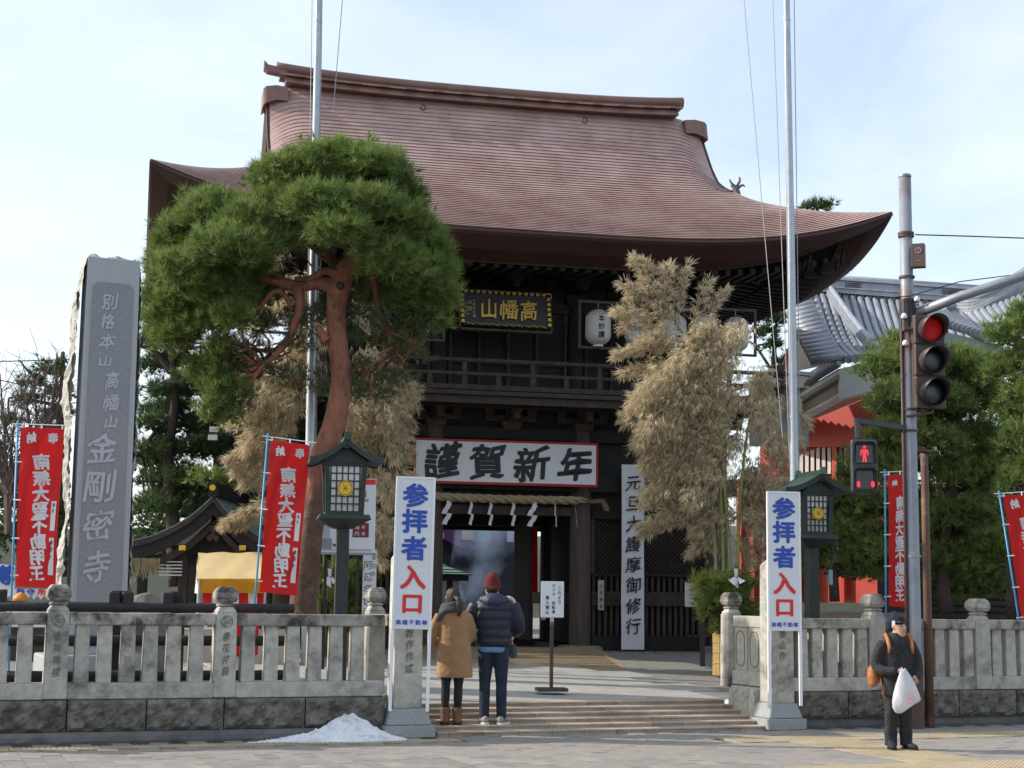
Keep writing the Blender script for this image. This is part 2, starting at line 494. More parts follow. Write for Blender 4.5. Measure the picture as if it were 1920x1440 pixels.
def lettering(items, m, parent, name='lettering', bold=0.0, ext=0.0, M=None, mirror=False, brush=0.0):
    """items: (char, x, z, width, height) on a plane facing -y"""
    mb = MB()
    for it in items:
        ch, x, z, w, h = it
        co, fs = char_mesh(ch, bold, ext)
        if not len(co): continue
        cx = co[:, 0].copy(); cz = co[:, 1].copy()
        if brush:      # brush-written look: leaning strokes that swell and thin
            ph = random.uniform(0, 6)
            cz = cz + cx * .12 * brush + .035 * brush * np.sin(cx * 7 + ph)
            cx = cx + cz * .10 * brush + .035 * brush * np.sin(cz * 8 + ph)
        if mirror: cx = -cx; 
        vs = np.stack([x + cx * w, -co[:, 2] * min(w, h), z + cz * h], 1)
        fs2 = [f[::-1] for f in fs] if mirror else fs
        mb.add([tuple(v) for v in vs], fs2)
    o = mb.obj(name, m, parent)
    if M is not None: o.matrix_local = M
    return o

def post_shape(w=.235, h=1.68, z0=.46):
    a = w / 2; mb = MB()
    zc = h
    mb.box(-a, a, -a, a, z0, h - .30)
    mb.frus(0, 0, h - .30, h - .255, a, a, a * .62, a * .62)
    mb.lathe([(a * .75, 0), (a * .78, .02), (a * .62, .035)], 16, z=h - .255)
    return mb
def fence_post(s, parent, n=0.0, w=.235, h=1.68, chars='', rot=0.0, wide=1.0):
    M = Matrix.Translation(S(s, n + w / 2 - .0)) @ Matrix.Rotation(SA + rot, 4, 'Z')
    a = w / 2
    mb = MB()
    mb.frus(0, 0, .46, h - .30, a * 1.03, a * 1.03, a * .97, a * .97)
    mb.frus(0, 0, h - .30, h - .235, a * .97, a * .97, a * .62, a * .62)
    o = mb.obj('post', STONE, parent, bevel=.014); o.matrix_world = M
    cap = MB()
    cap.frus(0, 0, h - .235, h - .21, a * .78, a * .78, a * .78, a * .78)
    cap.frus(0, 0, h - .19, h - .15, a * .82, a * .82, a * 1.06, a * 1.06)
    cap.frus(0, 0, h - .15, h - .07, a * 1.06, a * 1.06, a * 1.0, a * 1.0)
    cap.frus(0, 0, h - .07, h - .02, a * 1.0, a * 1.0, a * .66, a * .66)
    cap.frus(0, 0, h - .212, h - .188, a * .62, a * .62, a * .62, a * .62)
    c = cap.obj('cap', STONE_RAIL, o, bevel=.012)
    if chars:
        its = [(ch, 0, h - .56 - i * .125, .085, .105) for i, ch in enumerate(chars)]
        mbr = lettering(its, CARVE_DK, o, 'carved_character', bold=.01, brush=1.0, M=Matrix.Translation((0, -a * 1.035 - .001, 0)))
        ring = MB().tube([(.062 * math.cos(t), 0, h - .40 + .062 * math.sin(t)) for t in [i * math.pi / 10 for i in range(21)]], .004, 4)
        for r_ in (.03,):
            for q in range(3):
                an = q * 2.1
                ring.tube([(.03 * math.cos(an) + .02 * math.cos(t), 0, h - .40 + .03 * math.sin(an) + .02 * math.sin(t)) for t in [i * .7 for i in range(9)]], .0035, 4)
        r = ring.obj('crest', CARVE_DK, o); r.location = (0, -a * 1.035 - .001, 0)
    return o
def fence_run(root, s0, s1, bal, n=0.0):
    L = s1 - s0
    def put(o): o.matrix_world = Matrix.Translation(S(s0, n)) @ RS; return o
    put(MB().box(.003, L - .003, .01, .20, 1.235, 1.365).obj('top_rail', STONE_RAIL, root, bevel=.014))
    put(MB().box(.003, L - .003, .01, .20, .455, .625).obj('bottom_rail', STONE, root, bevel=.012))
    for b in bal:
        o = MB().frus(0, .105, .622, 1.24, .079 + random.uniform(-.003, .003), .07, .072, .065).obj('baluster', STONE, root, bevel=.012)
        o.matrix_world = Matrix.Translation(S(b, n)) @ RS @ Matrix.Rotation(random.uniform(-.02, .02), 4, 'Z')
def fence_base(root, s0, s1, n=0.0, undercut=False):
    s = s0
    while s < s1 - .02:
        w = min(random.uniform(.75, 1.0), s1 - s)
        if s1 - s - w < .3: w = s1 - s
        o = rough_block(.006, w - .006, -.015, .30, .125, .45, .022).obj('base_stone', STONE_DK, root)
        o.matrix_world = Matrix.Translation(S(s, n)) @ RS
        s += w
    o = rough_block(0, s1 - s0, -.05 if not undercut else .05, .34, -.02, .12, .008, 60, 3).obj('footing', CONCRETE, root)
    o.matrix_world = Matrix.Translation(S(s0, n)) @ RS

fl = thing('stone_fence', 'grey stone balustrade left of the entrance with dark stained rails, below the red flags', 'fence')
ps = [s_at(125), s_at(437)]
edges = [ps[0] - 1.85, ps[0], ps[1], -.28]
bals = [[s_at(x) for x in (-18, 21, 66)], [s_at(x) for x in (172, 214, 257, 299, 342, 384)], [s_at(x) for x in (480, 523, 563, 604, 643, 683)]]
fence_base(fl, edges[0] - .9, -.26)
tag(fl)
for i in range(3):
    fence_run(fl, edges[i] + .115, edges[i + 1] - (.115 if i < 2 else 0), bals[i])
fence_post(ps[0] - 1.85, fl)
fence_post(ps[0], fl, chars='吉祥禅楼')
fence_post(ps[1], fl, chars='春花井龍')
# left return behind the pillar
fence_post(-.08, fl, n=1.02, w=.21, h=1.70)
o = MB().box(-.01, .17, .30, 1.0, 1.235, 1.365).obj('top_rail', STONE_RAIL, fl, bevel=.014); o.matrix_world = Matrix.Translation(S(-.17, 0)) @ RS
o = rough_block(0, .2, .25, 1.1, .0, .45).obj('base_stone', STONE_DK, fl); o.matrix_world = Matrix.Translation(S(-.18, 0)) @ RS

fr = thing('stone_fence', 'sunlit grey stone balustrade right of the entrance running behind the signal pole', 'fence')
pr = [s_at(1645), s_at(1840)]
b1 = [s_at(x) for x in (1508, 1535, 1563, 1591, 1619)]
b2 = [s_at(x) for x in (1681, 1708, 1735, 1762, 1789, 1816)]
b3 = [s_at(x) for x in (1868, 1894, 1920, 1946)]
fence_base(fr, 5.02, pr[1] + 2.4, undercut=True)
fence_run(fr, 5.0, pr[0] - .11, b1)
fence_run(fr, pr[0] + .11, pr[1] - .11, b2)
fence_run(fr, pr[1] + .11, pr[1] + 1.5, b3)
fence_post(pr[0], fr, h=1.70); fence_post(pr[1], fr, h=1.66); fence_post(pr[1] + 1.6, fr)
# right return with two ovally carved panels
sR = 4.74
fence_post(sR + .04, fr, n=1.02, w=.21, h=1.70)
o = MB().box(0, .18, .28, 1.02, 1.235, 1.38).obj('top_rail', STONE_LT, fr, bevel=.014); o.matrix_world = Matrix.Translation(S(sR, 0)) @ RS
o = MB().box(0, .20, .28, 1.02, .50, .68).obj('bottom_rail', STONE_LT, fr, bevel=.012); o.matrix_world = Matrix.Translation(S(sR - .01, 0)) @ RS
for k in range(2):
    y0 = .30 + k * .36
    o = MB().box(.02, .16, y0 + .01, y0 + .345, .675, 1.24).obj('carved_panel', STONE_LT, fr, bevel=.01); o.matrix_world = Matrix.Translation(S(sR, 0)) @ RS
    ov = [(0.018, y0 + .18 + .11 * (abs(math.cos(t)) ** .6) * (1 if math.cos(t) > 0 else -1), .96 + .22 * (abs(math.sin(t)) ** .6) * (1 if math.sin(t) > 0 else -1)) for t in [i * math.pi / 12 for i in range(25)]]
    r = MB().tube(ov, .007, 5).obj('oval_groove', CARVE_DK, fr); r.matrix_world = Matrix.Translation(S(sR, 0)) @ RS
for k in range(3):
    o = rough_block(0, .36, -.0, .25, .02, .49 - 0, .012, 8, 8).obj('base_stone', STONE_LT if k else STONE, fr)
    o.matrix_world = Matrix.Translation(S(sR - .03, .30 + (k + 1) * .27 - .02)) @ Matrix.Rotation(SA - math.pi / 2, 4, 'Z') @ Matrix.Scale(.74, 4, (1, 0, 0))

def gate_pillar(name, label, s, chars, slab_w):
    t = thing(name, label, 'stone pillar', S(s, 0), SA)
    MB().box(-slab_w, slab_w, -.16, .36, 0, .135).obj('plinth_block', PLINTH, t, bevel=.01)
    MB().frus(0, .10, .136, .32, slab_w - .03, .23, slab_w - .09, .18).obj('plinth', PLINTH, t, bevel=.02)
    sh = MB().frus(0, .10, .321, 2.02, .165, .15, .155, .14)
    sh.frus(0, .10, 2.02, 2.12, .155, .14, .07, .06)
    sh = sh.obj('shaft', STONE, t, bevel=.012)
    its = [(ch, 0, 1.17 - i * .135, .095, .115) for i, ch in enumerate(chars)]
    lettering(its, CARVE_DK, sh, 'carved_character', bold=.012, brush=1.0, M=Matrix.Translation((0, -.055, 0)))
    st = MB(); 
    return t
pl = gate_pillar('stone_gate_pillar', 'square stone pillar on a plinth behind the left blue and red entrance sign', -.01, '穀作作成', .30)
prr = gate_pillar('stone_gate_pillar', 'square stone pillar on a smooth plinth behind the right blue and red entrance sign', 4.86, '青山作', .27)

# entrance signs
def entrance_sign(label, s, zt, w):
    t = thing('entrance_sign', label, 'sign', S(s, -.20), SA - R(12)); t.rotation_euler.y = R(.7) if s < 1 else 0
    zb = 1.21
    MB().box(-w / 2, w / 2, -.012, .012, zb, zt).obj('panel', WHITE, t, bevel=.003, seg=1)
    fb = MB()
    for x in (-w / 2 + .012, w / 2 - .012): fb.box(x - .013, x + .013, -.019, .019, zb - .004, zt + .004)
    fb.box(-w / 2 + .025, w / 2 - .025, -.018, .018, zt - .016, zt + .006)
    fb.obj('frame', WHITE_POST, t)
    for x in (-w / 2 + .015, w / 2 - .015):
        MB().box(x - .018, x + .018, -.016, .016, .30, zb - .006).obj('leg', WHITE_POST, t)
    H = zt - zb; ch = H * .160; Mt = Matrix.Translation((0, -.0145, 0))
    for cs, fs_, m_ in (('参拝者', (.12, .29, .47), BLUE_INK), ('入口', (.66, .835), RED_INK)):
        for c, f in zip(cs, fs_):
            lettering([(c, 0, zt - f * H, ch * (1.08 if c != '口' else .98), ch * (1.02 if c != '口' else .88))], m_, t, bold=.035, M=Mt)
    for i, c in enumerate('高幡不動尊'): lettering([(c, (i - 2) * w * .165, zt - .955 * H, .066, .060)], BLUE_INK, t, bold=.02, M=Mt)
    return t
entrance_sign('tall white sign with blue 参拝者 and red 入口 on the pillar left of the steps', -.055, 2.93, .45)
entrance_sign('tall white sign with blue 参拝者 and red 入口 on the pillar right of the steps', 4.80, 2.93, .43)

# snow heap
def heap(cx, cy, rx, ry, h, m, name, seed=3):
    mb = MB(); nr, na = 22, 60
    rnd = np.random.default_rng(seed); ph = rnd.uniform(0, 6.28, 8)
    vs = []
    for i in range(nr + 1):
        r = i / nr
        for j in range(na):
            a = 2 * math.pi * j / na
            lump = .9 * math.sin(5 * r + 3 * a + ph[0]) + .7 * math.sin(7 * a + 9 * r + ph[1]) + .6 * math.sin(13 * a - 16 * r + ph[2]) + .5 * math.sin(21 * a + 24 * r)
            out = 1 + .07 * math.sin(3 * a + ph[3]) + .05 * math.sin(8 * a + ph[4])
            x = cx + rx * r * math.cos(a) * out; y = cy + ry * r * math.sin(a) * out
            z = h * max(0, (1 - r) ** .85) * (1 + .28 * math.sin(2.2 * x / rx * 2 + 1.1)) * .9 * (1 + .16 * lump * r ** .5) + rnd.normal(0, .011) * (1 - r) ** .5
            vs.append((x, y, z - .01))
    fs = [(i * na + j, (i + 1) * na + j, (i + 1) * na + (j + 1) % na, i * na + (j + 1) % na) for i in range(nr) for j in range(na)]
    mb.add(vs, fs)
    return mb.obj(name, m, smooth=False)
sp = heap(0, 0, .74, .30, .235, SNOW, 'snow_heap')
sp.location = S(-.80, -.24, .01); sp.rotation_euler = (0, 0, SA); tag(sp, 'heap of old ploughed snow against the foot of the left stone fence', 'snow heap')
sp2 = heap(0, 0, .62, .10, .05, SNOW, 'snow_heap', 5)
sp2.location = S(-1.35, -.30, .006); sp2.rotation_euler = (0, 0, SA); tag(sp2, 'thin tongue of snow trailing left from the snow heap', 'snow heap')

# ================================================================== TEMPLE GATE
gate = thing('temple_gate', 'two storey dark timber temple gate under a sweeping copper brown hip and gable roof', 'temple gate', GO, GTH)
Wx, Wy, Gx = 6.62, 4.40, 4.45
EAVE, RISE = 7.85, 3.66
DM = 3.6
def prof(d):
    t = d / Wy
    return EAVE + RISE * (.68 * t + .32 * t ** 3)
def lift(t, d):
    return 0.80 * abs(t) ** 3.6 * max(0, 1 - d / DM) ** 2.1
def wlim(d):
    return max(Gx, Wx - d) if d < Wx - Gx - .3 else Gx + .3 * max(0, (Wx - Gx + .5 - d) / .8) ** 2
def mino(x, d):
    a = max(0.0, (abs(x) - (Gx - .75)) / .75)
    k = min(1, max(0, (d - 2.35) / .9)) * (1 - .5 * max(0, (d - 3.6) / .8))
    return .32 * min(a, 1.3) ** 2 * k
def front_pt(t, d):
    w = wlim(d); x = t * w
    return x, prof(d) + lift(t, d) - mino(x, d)
NC = 50; NX = 72
def tparam(j):
    u = -1 + 2 * j / NX
    return math.copysign(1 - (1 - abs(u)) ** 1.25, u)
CY = 2.2   # building centre line in local y
LIP = .032
def course_surface(side):
    mb = MB()
    for i in range(NC):
        d0 = Wy * i / NC; d1 = Wy * (i + 1) / NC + .055
        if side in ('left', 'right') and d0 > Wx - Gx + .25: break
        if i == NC - 1: d1 = Wy
        rows = []
        for d, dz in ((d0 + .022, .0), (d0, LIP), (d1, .0)):
            row = []
            for j in range(NX + 1):
                t = tparam(j)
                if side in ('front', 'back'):
                    x, z = front_pt(t, d)
                    y = CY - (Wy - d) if side == 'front' else CY + (Wy - d)
                    xx = x if side == 'front' else -x
                    row.append((xx, y, z + dz * (1 - .9 * abs(t) ** 14)))
                else:
                    w = Wy - min(d, Wy)
                    y = t * w
                    z = prof(d) + lift(t, d)
                    sx = 1 if side == 'right' else -1
                    row.append((sx * (Wx - d), CY + y * sx, z + dz * (1 - .9 * abs(t) ** 14)))
            rows.append(row)
        mb.rings(rows, False, closed=False)
    return mb
roof = course_surface('front').obj('roof', COPPER, gate)
autosmooth(roof, 35)
for sd in ('back', 'left', 'right'):
    o = course_surface(sd).obj('roof_slope', COPPER, roof); autosmooth(o, 35)
# eave perimeter: thick rounded copper edge, fascia, soffit
def perim(inset, dz):
    pts = []
    for sd in range(4):
        for j in range(NX):
            t = tparam(j)
            z = prof(0) + lift(t, 0)
            fx, fy = Wx - inset, Wy - inset
            if sd == 0: p = (t * fx, -fy)
            elif sd == 1: p = (fx, t * fy)
            elif sd == 2: p = (-t * fx, fy)
            else: p = (-fx, -t * fy)
            pts.append((p[0], CY + p[1], z + dz))
    return pts
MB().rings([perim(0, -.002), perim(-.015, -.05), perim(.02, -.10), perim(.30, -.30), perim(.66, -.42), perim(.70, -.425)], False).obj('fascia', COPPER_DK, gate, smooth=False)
MB().rings([perim(.68, -.420), perim(.71, -.455)], False).obj('eave_batten', WOOD_MD, gate)
def soff(inset, zz, k):
    pts = []
    for sd in range(4):
        for j in range(NX):
            t = tparam(j)
            z = EAVE - .42 + lift(t, 0) * k + zz
            fx, fy = Wx - inset, Wy - inset
            p = [(t * fx, -fy), (fx, t * fy), (-t * fx, fy), (-fx, -t * fy)][sd]
            pts.append((p[0], CY + p[1], z))
    return pts
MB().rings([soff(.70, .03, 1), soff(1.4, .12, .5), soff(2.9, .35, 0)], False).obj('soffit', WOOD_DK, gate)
rf = MB()
for row, (i0, i1, dz, hh) in enumerate(((.74, 1.75, -.02, .10), (1.4, 2.9, .02, .12))):
    for side in range(4):
        L_ = Wx if side in (0, 2) else Wy
        n_ = int((L_ - .5) * 2 / .24)
        for k in range(n_):
            c_ = -(L_ - .5) + k * .24
            t = c_ / (L_ - .3)
            for a, b in ((i0, i1),):
                za = EAVE - .42 + lift(t, 0) * (1 - (a - .3) / 2.4) + .10 * (a - .3) - .01 + dz
                zb = EAVE - .42 + lift(t, 0) * max(0, 1 - (b - .3) / 2.4) + .10 * (b - .3) - .01 + dz
                if abs(c_) > L_ - b: b = max(a + .05, L_ - abs(c_)); 
                def P_(u, ins):
                    fx, fy = Wx - ins, Wy - ins
                    return [(u, CY - fy), (fx, CY + u), (u, CY + fy), (-fx, CY + u)][side]
                h = .05
                q = [P_(c_ - h, a), P_(c_ + h, a), P_(c_ + h, b), P_(c_ - h, b)]
                zz = [za, za, zb, zb]
                rf.add([(q[i][0], q[i][1], zz[i] - hh) for i in range(4)] + [(q[i][0], q[i][1], zz[i]) for i in range(4)],
                       [(0, 1, 2, 3), (7, 6, 5, 4), (0, 4, 5, 1), (1, 5, 6, 2), (2, 6, 7, 3), (3, 7, 4, 0)])
tag(rf.obj('rafters', WOOD_DK, gate), kind='stuff')
# gables
for sx in (-1, 1):
    gz0 = prof(Wx - Gx)
    poly = []
    for k in range(21):
        d = (Wx - Gx) + (Wy - (Wx - Gx)) * k / 20
        poly.append((-(Wy - d), prof(d) - .38))
    poly += [(-p[0], p[1]) for p in poly[::-1][1:]]
    poly = [(-(Wy - 2.0), gz0 - .2)] + poly + [((Wy - 2.0), gz0 - .2)]
    vs = [(sx * (Gx - .55), CY + p[0], p[1]) for p in poly]
    n_ = len(vs)
    MB().add(vs + [(v[0] - sx * .1, v[1], v[2]) for v in vs], [tuple(range(n_)), tuple(range(2 * n_ - 1, n_ - 1, -1))]).obj('gable_wall', WOOD_DK, gate)
    # verge board following the roof line
    rs = []
    for k in range(-24, 25):
        q = abs(k) / 24; d = Wy - q * (Wy - 2.5)
        xg = wlim(d)
        z = prof(d) - mino(xg, d) + lift(1, d)
        y = CY + (Wy - d) * (1 if k > 0 else -1)
        rs.append([(sx * (xg + .035), y, z + .03), (sx * (xg + .035), y, z - .14), (sx * (xg - .03), y, z - .38), (sx * (xg - .14), y, z - .38), (sx * (xg - .14), y, z - .01)])
    MB().rings(rs).obj('bargeboard', COPPER_DK, gate)
# ridge
def ridge_z(x): return .10 * (abs(x) / 4.2) ** 3
xs = [-4.12 + 8.06 * i / 40 for i in range(41)]
top = prof(Wy)
MB().rings([[(x, CY - .30, top - .12 + ridge_z(x)), (x, CY + .30, top - .12 + ridge_z(x)), (x, CY + .17, top + .04 + ridge_z(x)), (x, CY - .17, top + .04 + ridge_z(x))] for x in xs]).obj('ridge', COPPER_RG, gate)
MB().rings([[(x, CY - .25, top + .035 + ridge_z(x)), (x, CY + .25, top + .035 + ridge_z(x)), (x, CY + .22, top + .075 + ridge_z(x)), (x, CY - .22, top + .075 + ridge_z(x))] for x in [v * 1.025 for v in xs]]).obj('ridge_course', COPPER_RG, gate)
MB().rings([[(x, CY - .14, top + .075 + ridge_z(x)), (x, CY + .14, top + .075 + ridge_z(x)), (x, CY + .14, top + .12 + ridge_z(x)), (x, CY - .14, top + .12 + ridge_z(x))] for x in xs]).obj('ridge_course', COPPER_RG, gate)
MB().tube([(v * 1.045, CY, top + .19 + ridge_z(v) * 1.5) for v in xs], .105, 12, squash=1.2).obj('ridge_cap', COPPER_RG, gate, smooth=True)
for sx in (-1.0,):
    MB().rings([[(sx * a, CY - w, top + b + h), (sx * a, CY + w, top + b + h), (sx * a, CY + w * .8, top + b + h + th), (sx * a, CY - w * .8, top + b + h + th)] for a, b, h, w, th in ((4.10, .09, .08, .11, .14), (4.46, .09, .13, .12, .14), (4.54, .11, .17, .13, .16))]).obj('ridge_end', COPPER_RG, gate)
for sx in (-1, 1):
    # shoulders where the verge meets the ridge
    MB().rings([[(sx * x, CY - w, top + z0), (sx * x, CY + w, top + z0), (sx * x, CY + w * .75, top + z1), (sx * x, CY - w * .75, top + z1)] for x, w, z0, z1 in ((4.08, .34, -.42, -.12), (4.3, .36, -.42, -.10), (4.50, .38, -.50, -.14), (4.55, .36, -.54, -.19))]).obj('shoulder', COPPER_RG, gate)
for k in range(15):
    x = -3.85 + k * 7.7 / 14
    MB().box(x - .11, x + .11, CY - .285, CY + .285, top + .03 + ridge_z(x), top + .06 + ridge_z(x)).obj('ridge_cleat', COPPER_RG, gate)
for x in (-1.45, 1.85):
    MB().tube([(x + .055 * math.cos(a), CY - .55, top - .40 + .055 * math.sin(a)) for a in [i * math.pi / 6 for i in range(13)]], .014, 6).obj('ridge_ring', COPPER_DK, gate)

# ---------- body
PX = (-4.02, -1.40, 1.36, 4.02)
def part(name, m, mb, bevel=.008, parent=gate, smooth=False):
    return mb.obj(name, m, parent, bevel=bevel, smooth=smooth)
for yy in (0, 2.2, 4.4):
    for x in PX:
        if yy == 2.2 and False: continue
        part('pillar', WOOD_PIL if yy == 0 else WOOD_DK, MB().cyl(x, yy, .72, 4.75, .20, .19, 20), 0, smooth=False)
        if yy < 3:
            part('base_stone', ROCK, MB().frus(x, yy, .52, .72, .42, .36, .33, .30), .03)
# stone podium under the gate
pod = thing('gate_podium', None, None, GO, GTH); tag(pod, kind='structure')
MB().box(-4.9, 4.9, -.55, 5.2, -.1, .60).obj('podium_top', SOIL, pod, bevel=.02)
for k in range(22):
    x = 1.55 + k * .22 + random.uniform(-.02, .02)
    w = random.uniform(.09, .12)
    if x > 4.9: break
    pts = MB().lathe([(w * .6, 0), (w, .07), (w * .95, .17), (w * .5, .23)], 8, x, -.62, .40, sq=.8)
    pts.obj('edge_stone', ROCK, pod, bevel=.01)
# side bays (front): sill, slats, rails, lattice
for (xa, xb, vis) in ((PX[0] + .2, PX[1] - .2, 0), (PX[2] + .2, PX[3] - .2, 1)):
    part('sill', WOOD_DK, MB().box(xa, xb, -.10, .12, .62, .90))
    part('rail', WOOD_MD, MB().box(xa, xb, -.09, .10, 1.44, 1.70))
    part('rail', WOOD_DK, MB().box(xa, xb, -.07, .08, 1.98, 2.04))
    part('lintel', WOOD_DK, MB().box(xa, xb, -.09, .10, 3.02, 3.20))
    part('bay_back_panel', WOOD_DK, MB().box(xa, xb, .20, .24, .9, 3.02))
    n_ = 20
    for k in range(n_):
        x = xa + (xb - xa) * (k + .5) / n_
        part('slat', WOOD_MD, MB().box(x - .030, x + .030, -.03, .03, .90, 1.44), .004)
        part('slat', WOOD_MD, MB().box(x - .026, x + .026, -.03, .03, 1.70, 1.98), .004)
    lat = MB()
    stp = .085; hh = 3.02 - 2.04
    k = 0; xx = xa - hh
    while xx < xb:
        for sgn in (1, -1):
            x0, x1 = (xx, xx + hh) if sgn == 1 else (xx + hh, xx)
            # clip to bay
            def clip(xc):
                return 2.04 + (xc - x0) / (x1 - x0) * hh
            l, r_ = max(min(x0, x1), xa), min(max(x0, x1), xb)
            if r_ - l > .02:
                zl, zr = clip(l), clip(r_)
                yy = -.015 if sgn == 1 else .010
                b = .012
                lat.add([(l, yy, zl - b), (r_, yy, zr - b), (r_, yy, zr + b), (l, yy, zl + b), (l, yy + .02, zl - b), (r_, yy + .02, zr - b), (r_, yy + .02, zr + b), (l, yy + .02, zl + b)],
                        [(0, 1, 2, 3), (4, 7, 6, 5), (0, 4, 5, 1), (3, 2, 6, 7)])
        xx += stp
    tag(lat.obj('lattice', WOOD_MD, gate), kind='stuff')
    part('lattice_frame', WOOD_MD, MB().box(xa, xa + .06, -.05, .05, 2.04, 3.02).box(xb - .06, xb, -.05, .05, 2.04, 3.02), .004)
# central bay beams
part('lintel', WOOD_MD, MB().box(PX[1] + .18, PX[2] - .18, -.12, .12, 3.06, 3.22))
part('beam', WOOD_DK, MB().box(PX[0] - .35, PX[3] + .35, -.16, .16, 3.50, 3.82), .02)
part('beam', WOOD_DK, MB().box(PX[0] - .30, PX[3] + .30, -.14, .14, 4.42, 4.66), .02)
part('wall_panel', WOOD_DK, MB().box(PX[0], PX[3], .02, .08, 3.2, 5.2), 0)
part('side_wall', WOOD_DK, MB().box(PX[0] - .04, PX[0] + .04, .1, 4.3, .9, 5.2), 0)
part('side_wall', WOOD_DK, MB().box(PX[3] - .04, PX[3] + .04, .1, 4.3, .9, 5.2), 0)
for xx in (PX[1], PX[2]):
    part('passage_wall', WOOD_DK, MB().box(xx - .05, xx + .05, .3, 2.0, .75, 3.2), 0)
    part('passage_rail', WOOD_MD, MB().box(xx - .09, xx + .09, .2, 4.2, 1.45, 1.68), .01)
part('door_leaf', WOOD_DK, MB().box(.62, .68, .9, 2.15, .78, 3.15), .005)
part('threshold', WOOD_MD, MB().box(PX[1], PX[2], 2.1, 2.3, .60, .78), .01)
part('ceiling', WOOD_DK, MB().box(PX[0], PX[3], .1, 4.4, 3.2, 3.26), 0)
part('back_lintel', WOOD_DK, MB().box(PX[0], PX[3], 2.1, 2.3, 2.95, 3.3), 0)
part('back_lintel', WOOD_DK, MB().box(PX[0], PX[3], 4.3, 4.5, 2.95, 5.2), 0)
for sx in (0, 1):
    xa, xb = ((PX[0], PX[1]), (PX[2], PX[3]))[sx]
    part('back_wall', WOOD_DK, MB().box(xa, xb, 2.15, 2.25, .7, 3.2), 0)
part('notice_paper', PAPER, MB().box(.96, 1.05, 1.30, 1.31, 1.15, 1.62), 0)
# bracket clusters under the balcony and under the eaves
def bracket(x, y, z, k=1.0, dirx=0):
    mb = MB()
    mb.frus(x, y, z, z + .10 * k, .14 * k, .14 * k, .19 * k, .19 * k); mb.box(x - .19 * k, x + .19 * k, y - .19 * k, y + .19 * k, z + .10 * k, z + .17 * k)
    mb.box(x - .50 * k, x + .50 * k, y - .06, y + .06, z + .17 * k, z + .29 * k)
    mb.box(x - .06, x + .06, y - .62 * k, y + .3, z + .17 * k, z + .29 * k)
    for dx in (-.42, 0, .42):
        mb.frus(x + dx * k, y, z + .29 * k, z + .41 * k, .08 * k, .08 * k, .11 * k, .11 * k)
    mb.frus(x, y - .52 * k, z + .29 * k, z + .41 * k, .08 * k, .08 * k, .11 * k, .11 * k)
    mb.box(x - .62 * k, x + .62 * k, y - .58 * k, y - .46 * k, z + .41 * k, z + .53 * k)
    return mb
for x in (-4.02, -2.7, -1.40, 0.0, 1.36, 2.7, 4.02):
    part('bracket', WOOD_MD, bracket(x, -.05, 4.60, .95), .006)
for x in (-3.7, -2.5, -1.3, 0, 1.3, 2.5, 3.7):
    part('bracket', WOOD_DK, bracket(x, .25, 7.02, 1.15), .006)
    part('bracket', WOOD_DK, bracket(x, -.25, 7.3, .8), .006)
part('tie_beam', WOOD_DK, MB().box(-3.95, 3.95, -.58, -.44, 7.5, 7.66), 0)
part('tie_beam', WOOD_DK, MB().box(-3.95, 3.95, .16, .34, 6.86, 7.04), 0)
part('white_plate', PAPER, MB().box(1.27, 1.42, -.64, -.63, 4.98, 5.03), 0)
# balcony
part('balcony_floor', WOOD_MD, MB().box(-4.95, 4.95, -1.12, 5.5, 5.10, 5.18), .01)
part('balcony_edge', WOOD_MD, MB().box(-4.90, 4.90, -1.06, -.98, 4.96, 5.095), .01)
part('balcony_joist_beam', WOOD_DK, MB().box(-4.7, 4.7, -.72, -.55, 4.94, 5.095), .01)
for (z0, z1, y0, y1) in ((5.70, 5.765, -1.045, -.955), (5.46, 5.52, -1.04, -.97), (5.20, 5.29, -1.05, -.96)):
    part('balustrade_rail', WOOD_MD, MB().box(-5.05, 5.05, y0, y1, z0, z1), .008)
    for sx in (-1, 1):
        part('balustrade_rail', WOOD_MD, MB().box(sx * 4.9 - .045, sx * 4.9 + .045, -1.2, 5.6, z0 + .003, z1 + .003), .008)
for k, x in enumerate([-4.78 + i * .62 for i in range(16)]):
    h_ = 5.46 if k % 2 else 5.70
    part('balustrade_post', WOOD_MD, MB().frus(x, -1.0, 5.29, h_, .05, .035, .038, .03) if not k % 2 else MB().frus(x, -1.0, 5.29, 5.46, .05, .035, .038, .03), .004)
for x in (-4.9, 4.9):
    part('balustrade_post', WOOD_MD, MB().box(x - .06, x + .06, -1.06, -.94, 5.18, 5.9), .01)
# upper storey
part('upper_wall', WOOD_DK, MB().box(-3.7, 3.7, .25, 4.15, 5.18, 7.6), 0)
for x in (-3.7, -1.3, 1.3, 3.7):
    part('upper_pillar', WOOD_DK, MB().cyl(x, .22, 5.18, 7.1, .16, .15, 16), 0)
for (xa, xb) in ((-3.5, -1.5), (1.5, 3.5), (-1.1, 1.1)):
    for k in range(5):
        x = xa + (xb - xa) * k / 4
        part('mullion', WOOD_MD, MB().box(x - .03, x + .03, .17, .25, 5.3, 6.85), .004)
    part('upper_rail', WOOD_MD, MB().box(xa, xb, .19, .25, 5.85, 5.95), .004)
# lantern hanging frames beside the plaque
for (xa, xb) in ((1.13, 4.6), (-4.6, -1.35)):
    f = MB(); f.box(xa, xb, -.62, -.57, 6.10, 6.145); f.box(xa, xa + .045, -.62, -.57, 6.145, 6.95); f.box(xb - .045, xb, -.62, -.57, 6.145, 6.95); f.box(xa, xb, -.62, -.57, 6.95, 7.0)
    for x in (xa + .02, xb - .02): f.box(x - .015, x + .015, -.60, .25, 6.97, 6.995)
    part('lantern_frame', mat('frame_timber', (.085, .075, .07), (.06, .052, .05), .8, 6), f, .003)

